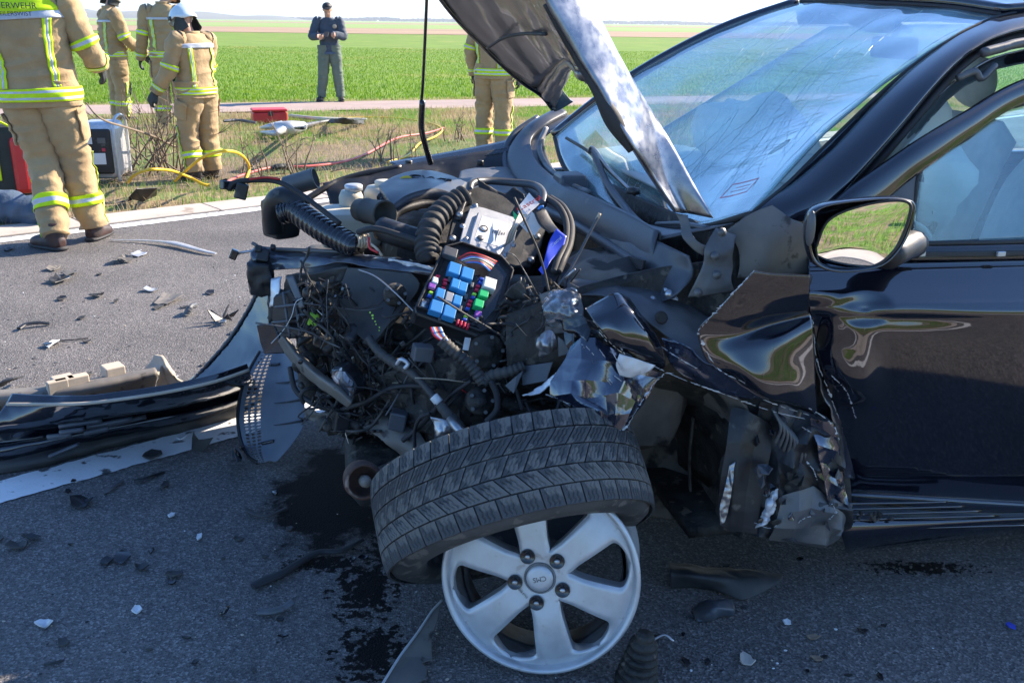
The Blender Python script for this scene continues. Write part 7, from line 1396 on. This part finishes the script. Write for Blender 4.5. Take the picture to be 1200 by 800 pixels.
hookpiece('wire_piece', [(70, 399, .004), (85, 398, .008), (103, 396, .004)], .003, M['rubber'], 'thin black wire piece lying beside the white shard', 'wire', 1)
hookpiece('handle_piece', [(22, 385, .012), (30, 380, .02), (45, 378, .02), (58, 379, .01)], .013, M['plastic'], 'black handle-shaped plastic piece on the sunlit road', 'plastic piece', .5)
hookpiece('curved_splinter', [(0, 452, .02), (8, 446, .05), (18, 443, .06), (27, 440, .03)], [.02, .03, .02, .008], M['plastic_dust'], 'black curved splinter at the left edge above the bumper', 'plastic piece', .3)
frag('plastic_scrap', 72, 330, 22, 10, M['plastic'], 'dark twisted scrap among pale chips on the sunlit road', 'plastic scrap', .04, 5, 9)
frag('plastic_scrap', 82, 322, 14, 8, M['metal_grey'], 'grey scrap leaning on the dark twisted one', 'plastic scrap', .04, 5, 11)
frag('plastic_scrap', 64, 316, 16, 6, M['beige_metal'], 'small tan scrap behind the dark twisted scrap', 'plastic scrap', .03, 5, 13)
frag('plastic_scrap', 114, 348, 20, 5, M['plastic'], 'narrow black scrap on open sunlit asphalt', 'plastic scrap', .02, 5, 15)
frag('plastic_shard', 163, 300, 18, 6, M['silver_case'], 'silver flake next to the trim strip', 'metal flake', .02, 6, 17)
frag('plastic_shard', 177, 341, 20, 4, M['silver_case'], 'thin silvery flake just above the beige sheet', 'metal flake', .01, 5, 19)
o = plate('plastic_shard', [GZ(224, 528, .01), GZ(226, 505, .09), GZ(233, 516, .05), GZ(250, 513, .07), GZ(238, 530, .005)], M['plastic_dust'], None, .004, amp=.004, s=20, cuts=2); setp(o, 'upright pointed black shard on the white line', 'plastic shard')
frag('plastic_shard', 178, 536, 24, 12, M['plastic_dust'], 'rounded black shard lying on the white line', 'plastic shard', .008, 6, 23)
frag('plastic_shard', 213, 515, 10, 5, M['paper'], 'small white block just above the white line', 'plastic shard', .02, 4, 25)
hookpiece('long_splinter', [(158, 563, .01), (168, 561, .015), (180, 557, .008), (192, 553, .004)], .008, M['plastic'], 'long black splinter just below the white line', 'plastic piece', .5)
hookpiece('pale_splinter', [(122, 577, .008), (130, 572, .012), (143, 563, .008)], .008, M['metal_grey'], 'pale grey splinter pointing up to the white line', 'plastic piece', .5)
frag('plastic_scrap', 97, 592, 30, 12, M['plastic'], 'black scrap beside the pale grey splinter', 'plastic scrap', .02, 6, 27)
frag('plastic_scrap', 22, 642, 26, 11, M['plastic_dust'], 'dark squarish scrap near the left edge in shade', 'plastic scrap', .02, 5, 29)
frag('plastic_scrap', 40, 632, 16, 6, M['plastic'], 'narrow scrap touching the dark squarish one', 'plastic scrap', .02, 5, 31)
frag('plastic_scrap', 193, 571, 10, 12, M['plastic_dust'], 'small upright dark scrap below the white line', 'plastic scrap', .03, 5, 33)
frag('plastic_scrap', 144, 657, 18, 12, M['gloss_black'], 'shiny black lump in the shaded foreground', 'plastic scrap', .04, 6, 35)
frag('plastic_scrap', 126, 659, 16, 9, M['plastic'], 'black scrap touching the shiny lump', 'plastic scrap', .02, 6, 37)
frag('plastic_scrap', 167, 667, 20, 7, M['plastic'], 'knotted black scrap right of the shiny lump', 'plastic scrap', .03, 6, 39)
frag('plastic_scrap', 204, 676, 24, 8, M['plastic_dust'], 'flat dark scrap with raised end in the foreground', 'plastic scrap', .03, 6, 41)
frag('glass_chip', 161, 716, 14, 9, M['paper'], 'white angular chip in the lower left foreground', 'chip', .03, 5, 43)
frag('plastic_scrap', 75, 755, 14, 10, M['plastic_dust'], 'upright rounded dark scrap near the lower left corner', 'plastic scrap', .03, 5, 45)
hookpiece('rubber_sliver', [(52, 778, .004), (62, 776, .008), (75, 773, .004)], .004, M['rubber'], 'thin black sliver at the lower left', 'rubber piece', .6)
frag('pale_patch_chip', 53, 733, 18, 8, M['silver_case'], 'pale crumbled flake left of the white angular chip', 'chip', .01, 7, 47)
frag('glass_chip', 202, 605, 7, 7, M['paper'], 'small white chip in the middle of the shaded lane', 'chip', .02, 5, 49)
frag('glass_chip', 234, 631, 8, 7, M['paper'], 'white chip just right of and below the other small one', 'chip', .02, 5, 51)
hookpiece('hooked_clip', [(258, 718, .005), (264, 717, .02), (268, 710, .035)], .006, M['gloss_black'], 'black hooked clip standing in the foreground', 'clip', .5)
hookpiece('bent_strip', [(288, 596, .015), (300, 602, .015), (314, 604, .015), (336, 595, .01)], .007, M['plastic_dust'], 'bent dark strip left of the oil stain', 'plastic piece', .5)
hookpiece('split_tube', [(303, 716, .012), (318, 716, .015), (332, 712, .015), (343, 704, .025)], .012, M['metal_grey'], 'split grey tube piece below the long dark hose', 'tube', .5)
hookpiece('burst_hose', [(296, 687, .012), (310, 680, .014), (330, 672, .014), (352, 658, .012), (375, 646, .012), (400, 645, .012), (425, 632, .012)], [.012, .015, .015, .013, .010, .010, .008], M['rubber'], 'long burst black hose lying across the oil stain', 'hose', .6)
# steel strip at the bottom
st = [(519, 704), (507, 716), (491, 740), (470, 768), (446, 806), (478, 806), (498, 795), (500, 781), (494, 776), (507, 771), (506, 744), (511, 730)]
o = plate('body_strip', [GZ(x, y, .012 + .05 * max(0, (760 - y) / 60)) for x, y in st], M['beige_metal'], None, .003, amp=.004, s=14, cuts=2, up=Vector((0, 0, 1))); setp(o, 'torn grey painted metal strip running up to the rim at the bottom', 'metal strip')
tube('strip_edge', [GZ(518, 703, .06), GZ(506, 716, .05), GZ(490, 740, .03), GZ(469, 768, .02), GZ(445, 806, .016)], .003, M['bright'], o, 6, 30)
# plastic trim right of the rim
o = sheet('arch_trim', [[GZ(783, 658, .03), GZ(810, 661, .04), GZ(840, 665, .04), (GZ(880, 669, .035)), GZ(917, 673, .02)], [GZ(785, 670, .05), GZ(812, 674, .055), GZ(842, 677, .05), GZ(880, 680, .04), GZ(914, 681, .02)], [GZ(786, 688, .008), GZ(815, 688, .008), GZ(840, 692, .01), GZ(868, 702, .01), GZ(886, 698, .01)]], M['plastic_dust'], None, (50, 20), th=.003, amp=.010, s=12); setp(o, 'curved black arch trim lying on the road right of the rim', 'trim piece')
o = sheet('curled_flap', [[GZ(812, 716, .006), GZ(822, 706, .02), GZ(838, 704, .04), GZ(858, 702, .03)], [GZ(814, 724, .006), GZ(830, 718, .03), GZ(842, 712, .045), GZ(861, 714, .02)], [GZ(818, 728, .004), GZ(836, 726, .005), GZ(848, 722, .01), GZ(860, 720, .004)]], M['plastic_grey'], None, (24, 16), th=.003, amp=.012, s=18); setp(o, 'small curled black flap just below the arch trim', 'trim piece')
for x, y, s in ((872, 716, 1), (808, 725, 2), (922, 731, 3)): frag('glass_chip', x, y, 12, 6, M['lens'] if s < 3 else M['paper'], ('clear bent chip right of the curled flap', 'clear chip left of the curled flap', 'white square chip on open road right of the flap')[s - 1], 'chip', .02, 5, 60 + s)
frag('plastic_scrap', 803, 777, 9, 12, M['plastic'], 'dark scrap at the bottom edge right of the rubber boot', 'plastic scrap', .02, 5, 71)
frag('plastic_scrap', 829, 777, 7, 6, M['plastic'], 'tiny dark lump beside the scrap right of the rubber boot', 'plastic scrap', .02, 5, 72)
frag('leaf_scrap', 952, 749, 14, 5, M['wood'], 'small brown curled leaf in the right foreground', 'leaf', .02, 6, 73); frag('leaf_scrap', 957, 773, 12, 6, M['wood'], 'brown leaf stalk below the curled leaf', 'leaf', .02, 6, 74)
frag('plastic_scrap', 1031, 796, 9, 10, M['gloss_black'], 'black chip at the bottom edge right of centre', 'plastic scrap', .02, 5, 75)
frag('blue_chip', 1184, 735, 8, 8, M['blue_tape'], 'blue plastic chip near the right edge', 'chip', .02, 5, 76)
frag('stone_flake', 875, 774, 18, 14, M['kerb'], 'flat pale round flake on the road right of the rubber boot', 'flake', .002, 9, 77)
# rubber gaiter
gb = GZ(744, 803); gm = Matrix.Translation(gb) @ Matrix.Rotation(.12, 4, 'Y'); prof = [(.001, .14), (.018, .14), (.022, .132), (.019, .124)]
z = .122; r = .024
for k in range(6): prof += [(r, z), (r + .008, z - .007), (r + .008, z - .011), (r, z - .018)]; z -= .0185; r += .0035
prof += [(.048, .006), (.048, 0), (.001, 0)]
o = thing('rubber_gaiter', gb, 'ribbed black drive shaft gaiter standing on the road at the bottom right of the rim', 'gaiter'); lathe('bellows', prof, M['metal_dark'], o, gm, 28); tube('clamp_tail', [gb + Vector((.03, 0, .12)), gb + Vector((.06, .01, .13)), gb + Vector((.08, .0, .12))], .003, M['steel'], o, 6, 8)
gf = sheet('gaiter_flap', [[GZ(758, 745, .02), GZ(775, 742, .04)], [GZ(760, 765, .01), GZ(772, 756, .02)]], M['plastic_dust'], None, (10, 8), th=.003, amp=.008, s=20); setp(gf, 'grey flap of rubber leaning beside the gaiter', 'rubber piece')
dk = random.Random(99)
for k in range(46):
    x, y = (dk.uniform(0, 290), dk.uniform(290, 450)) if k < 14 else ((dk.uniform(0, 430), dk.uniform(560, 795)) if k < 36 else (dk.uniform(770, 1190), dk.uniform(650, 795)))
    frag('plastic_splinter', x, y, dk.uniform(5, 13), dk.uniform(2, 6), M[dk.choice(('plastic', 'plastic_dust', 'gloss_black', 'plastic'))], 'small black plastic splinter scattered on the road', 'splinter', .02, 5, 200 + k, group='black splinters scattered on the road')
# tiny chips nobody could tell apart
rr_ = random.Random(21)
for k in range(290):
    if k < 110: x, y = rr_.uniform(0, 300), rr_.uniform(285, 465)
    else: x, y = rr_.uniform(0, 1200), rr_.uniform(545, 798)
    c = GZ(x, y); s = rr_.uniform(.002, .006) * (1.1 if k < 110 else .8); h = rr_.uniform(.3, .8); V, F = latheVF([(.001, s * h), (s, s * h * .5), (s * .8, 0)], 5, Matrix.Translation(c + Vector((0, 0, .001))) @ Matrix.Rotation(rr_.random() * 3, 4, 'Z') @ Matrix.Diagonal((1, rr_.uniform(.5, 1.5), 1, 1)))
    m_ = rr_.choice(('paper', 'foam', 'plastic', 'plastic_grey', 'plastic', 'metal_grey')); o = mk('glass_crumb', V, F, M[m_], None, False); setp(o, 'tiny crumb of glass or plastic scattered on the road', 'crumb', 'crumbs scattered on the road')
for k in range(30):
    x, y = Vector((1062 + rr_.gauss(0, 26), 668 + rr_.gauss(0, 8))); c = GZ(x, y); s = rr_.uniform(.002, .005); V, F = latheVF([(.001, s), (s, s * .5), (s * .8, 0)], 5, Matrix.Translation(c)); setp(mk('mud_crumb', V, F, M['liner'], None, False), 'small crumb of dark mud dropped on the road below the sill', 'mud crumb', 'mud crumbs below the sill')
# ================================================================ THINGS ON THE VERGE
def hose(name, pts, r, m, label): 
    P = [GZ(x, y, z) for x, y, z in pts]; V, F = tubeVF(P, r, 10, 90); return setp(mk(name, V, F, m), label, 'hose')
hose('rescue_hose', [(150, 214, .02), (158, 205, .12), (175, 199, .22), (200, 200, .18), (222, 208, .08), (238, 216, .03), (246, 217, .02)], .013, M['hose_y'], 'yellow hydraulic hose arching over the verge left of the helmeted firefighter')
hose('rescue_hose', [(205, 212, .03), (220, 198, .16), (240, 183, .32), (265, 177, .42), (283, 182, .3), (292, 196, .12), (288, 212, .02)], .013, M['hose_y'], 'yellow hydraulic hose looping in front of the legs of the helmeted firefighter')
hose('rescue_hose', [(395, 139, .03), (430, 137.5, .03), (470, 139, .03), (505, 145, .03), (518, 152, .03), (510, 160, .03), (492, 168, .03), (478, 182, .03), (455, 190, .03)], .013, M['hose_y'], 'yellow hose curving across the verge behind the engine bay')
hose('rescue_hose', [(262, 215, .03), (285, 205, .03), (320, 196, .03), (360, 195, .03), (400, 190, .03), (430, 180, .03), (465, 162, .04), (500, 156, .03), (520, 150, .03)], .013, M['hose_r'], 'thin pink-red hose running across the grass to the yellow one')
hose('rescue_hose', [(340, 136, .04), (370, 139, .05), (400, 140, .04), (430, 141, .03)], .03, M['cream'], 'pale hose section lying by the spreader')
# red case and spreader
rb = GZ(312, 146); T_ = thing('red_case', rb, 'flat red equipment case on the grass beside the rescue spreader', 'case'); mm = Matrix.Translation(rb + Vector((0, .2, .09))) @ Matrix.Rotation(.35, 4, 'Z'); box('case_shell', mm, .48, .36, .15, M['red_plastic'], T_, .02); box('case_lid', mm @ Matrix.Translation((0, 0, .1)), .49, .37, .035, M['red_plastic'], T_, .015); box('case_latch', mm @ Matrix.Translation((0, -.22, .06)), .06, .012, .06, M['plastic'], T_, .004)
sb = GZ(340, 150); T_ = thing('rescue_spreader', sb, 'silver hydraulic rescue spreader lying on the grass by the red case', 'rescue tool')
sp = lambda x, y, z: GZ(x, y, z)
tube('spreader_body', [sp(322, 150, .1), sp(340, 150, .1), sp(356, 148, .1)], [.07, .09, .06], M['alloy'], T_, 14, 16); tube('carry_handle', [sp(346, 150, .12), sp(350, 150, .32), sp(356, 150, .34), sp(358, 148, .12)], .018, M['plastic'], T_, 8, 24); tube('spreader_arm', [sp(332, 152, .1), sp(322, 156, .08), sp(306, 155, .05)], [.05, .04, .015], M['alloy'], T_, 8, 14); tube('spreader_arm', [sp(330, 146, .1), sp(318, 148, .1), sp(305, 150, .06)], [.05, .04, .015], M['alloy'], T_, 8, 14); tube('coupling', [sp(356, 148, .1), sp(372, 144, .06), sp(386, 142, .05)], [.04, .025, .03], M['metal_grey'], T_, 8, 14)
db = sheet('black_cloth', [[GZ(385, 141, .04), GZ(405, 138, .22), GZ(425, 142, .04)], [GZ(385, 145, .03), GZ(403, 144, .12), GZ(427, 146, .03)]], M['glove'], None, (24, 10), th=.02, amp=.03, s=6); setp(db, 'crumpled dark cloth on the edge of the grass behind the yellow hose', 'cloth')
pb_ = GZ(282, 142); o = hookpiece('pry_bar', [(262, 142, .1), (280, 141, .1), (300, 144, .08)], .02, M['metal_grey'], 'grey bar lying on the path edge behind the red case', 'bar', 1)
# generator
gb = GZ(122, 214); T_ = thing('power_unit', gb, 'grey boxy power unit with control panel standing on the verge behind the large firefighter', 'power unit'); mm = Matrix.Translation(gb + Vector((-.05, .18, .28))) @ Matrix.Rotation(math.radians(8), 4, 'Z')
box('unit_shell', mm, .34, .42, .5, M['silver_case'], T_, .06); pn = box('control_panel', mm @ Matrix.Translation((-.0, -.2, .0)), .27, .06, .4, M['plastic'], T_, .02); f_ = mm @ Matrix.Translation((0, -.235, 0)) @ Matrix.Rotation(math.pi / 2, 4, 'X')
for x, y, w_, h_, c in ((-.06, .1, .08, .06, 'white_relay'), (.06, .1, .07, .05, 'metal_grey'), (.0, -.06, .16, .1, 'paper'), (-.06, .02, .04, .04, 'blue_relay'), (.07, .02, .03, .03, 'red_fuse')): box('panel_field', f_ @ Matrix.Translation((x, y, 0)), w_, h_, .006, M[c], pn, .002)
for sx in (-1, 1): tube('carry_frame', [mm @ Vector((sx * .17, -.2, -.27)), mm @ Vector((sx * .17, -.2, .24)), mm @ Vector((sx * .17, .2, .24)), mm @ Vector((sx * .17, .2, -.27))], .014, M['alloy'], T_, 8, 40)
# casualty or helper sitting at the left edge: only jeans and a red and black pack are seen
mb = GZ(8, 232); T_ = thing('rescue_rucksack', mb, 'red and black rescue rucksack with a yellow-green band at the left edge of the verge', 'rucksack'); mm = Matrix.Translation(mb + Vector((0, .1, .3))) @ Matrix.Rotation(.3, 4, 'Z')
box('pack_body', mm, .42, .28, .58, M['glove'], T_, .06); box('red_pocket', mm @ Matrix.Translation((.13, -.12, -.03)), .14, .12, .46, M['red_plastic'], T_, .04); box('reflective_strip', mm @ Matrix.Translation((-.06, -.15, .0)), .06, .02, .3, M['hiyellow'], T_, .006); box('green_strip', mm @ Matrix.Translation((-.08, -.155, .1)), .05, .02, .2, M['green_relay'], T_, .006); tube('pack_strap', [mm @ Vector((-.1, -.13, .25)), mm @ Vector((0, -.2, .33)), mm @ Vector((.12, -.13, .25))], .02, M['hiyellow'], T_, 6, 14, flat=.4)
jb = GZ(20, 262); o = mk('folded_jeans', *loftVF([(jb + Vector((-.7, .1, .12)), .12, .1, 0), (jb + Vector((-.3, .06, .12)), .12, .12, 0), (jb + Vector((0, .04, .1)), .11, .1, 0), (jb + Vector((.26, .0, .08)), .09, .08, 0)], nu=30, nv=60, folds=.018, fs=9, seed=3, zfold=.01), M['denim'], None); setp(o, 'rolled dark blue denim cloth on the kerb at the left edge', 'cloth')
# black rubber mat by the hose
o = plate('rubber_mat', [GZ(150, 232, .03), GZ(160, 220, .16), GZ(184, 219, .14), GZ(183, 228, .04), GZ(168, 236, .02)], M['plastic'], None, .008, amp=.01, s=6, cuts=2, up=Vector((0, -.3, 1))); setp(o, 'small black plastic flap lying in the grass by the kerb', 'plastic flap')
o = hookpiece('rubber_strip', [(112, 233, .02), (125, 238, .02), (145, 236, .02), (160, 232, .02)], .02, M['plastic_dust'], 'dark rubber strip at the edge of the grass by the kerb', 'rubber piece', .4)
for (x, y, l) in ((345, 196, 'left'), ): setp(hookpiece('hose_coupling', [(318, 198, .03), (328, 195, .05), (338, 196, .03)], .035, M['glove'], 'dark hose coupling lying on the pink hose', 'coupling', .8), None)
# dead twigs
tw_r = random.Random(4)
def shrub(px, py, n, H, label, spread=.5):
    b = GZ(px, py); T = thing('dead_shrub', b, label, 'shrub')
    for k in range(n):
        a = tw_r.random() * 6.283; L = H * tw_r.uniform(.45, 1); d = Vector((math.cos(a) * spread * tw_r.random(), math.sin(a) * spread * tw_r.random() * .6, 1)).normalized(); p0 = b + Vector((tw_r.gauss(0, .18), tw_r.gauss(0, .15), 0)); P = [p0]
        for q in range(4): d = (d + Vector((tw_r.gauss(0, .18), tw_r.gauss(0, .15), tw_r.gauss(-.04, .1)))).normalized(); P.append(P[-1] + d * L / 4)
        V, F = tubeVF(P, [.010, .007, .004, .002], 5, 10)
        for s in range(4):
            t = tw_r.uniform(.3, .9); q0 = cr(P, t); dd = (d + Vector((tw_r.gauss(0, .6), tw_r.gauss(0, .5), tw_r.gauss(.1, .3)))).normalized(); v, f = tubeVF([q0, q0 + dd * L * .15, q0 + dd * L * .3 + Vector((0, 0, .02))], [.004, .002, .001], 4, 6, base=len(V)); V += v; F += f
        mk('branch', V, F, M['twig'], T)
shrub(190, 200, 26, 1.0, 'bare thorny shrub between the generator and the helmeted firefighter', .9); shrub(165, 190, 14, .8, 'bare shrub in front of the path, behind the yellow hose', .9); shrub(320, 205, 12, .6, 'thin dead stalks on the verge above the pink hose', .5); shrub(455, 190, 10, .5, 'dead stalks beside the yellow hose behind the engine bay', .5); shrub(545, 165, 10, .4, 'low dead brush beside the firefighter behind the bonnet', .9)
tb = GZ(150, 205); o = setp(mk('long_branch', *tubeVF([GZ(205, 172, .15), GZ(180, 160, .35), GZ(150, 150, .6), GZ(120, 140, .9), GZ(100, 120, 1.0)], [.014, .012, .009, .006, .003], 6, 30), M['twig']), 'long thin bare branch reaching left over the verge', 'branch')
for k in range(40):
    x = tw_r.uniform(120, 540); y = tw_r.uniform(165, 225) - (x - 300) * .06; c = GZ(x, max(y, 160)); a = tw_r.random() * 3; l = tw_r.uniform(.1, .35); p = c + Vector((math.cos(a), math.sin(a), 0)) * l
    setp(mk('fallen_twig', *tubeVF([c + Vector((0, 0, .02)), (c + p) / 2 + Vector((0, 0, .05)), p + Vector((0, 0, .03))], [.007, .006, .003], 5, 6), M['wood'] if k % 2 else M['twig']), 'short dry stick lying in the verge grass', 'stick', 'dry sticks on the verge')
M['air'] = bpy.data.materials.new('distant_air'); M['air'].use_nodes = True; t_ = M['air'].node_tree
for n_ in list(t_.nodes): t_.nodes.remove(n_)
o_ = nd(t_, 'ShaderNodeOutputMaterial'); pv = nd(t_, 'ShaderNodeVolumePrincipled'); pv.inputs['Color'].default_value = (.82, .9, 1, 1); pv.inputs['Density'].default_value = .00022; pv.inputs['Anisotropy'].default_value = .2; t_.links.new(pv.outputs[0], o_.inputs['Volume'])
V, F = boxVF(Matrix.Translation((0, 2700, 20)), 8100, 6900, 42); hz = mk('haze', V, F, M['air'], None, False, origin=(0, 0, 0)); hz['kind'] = 'stuff'; hz['label'] = 'thin haze over the far fields'; hz['category'] = 'haze'
pst = RP(1.6, -2.6, 0); o = thing('marker_post', pst, 'white marker post on the verge behind the photographer, seen only in the door mirror', 'post'); lathe('post_shaft', [(.05, 0), (.05, 1.0), (.001, 1.03)], M['paper'], o, Matrix.Translation(pst), 12)
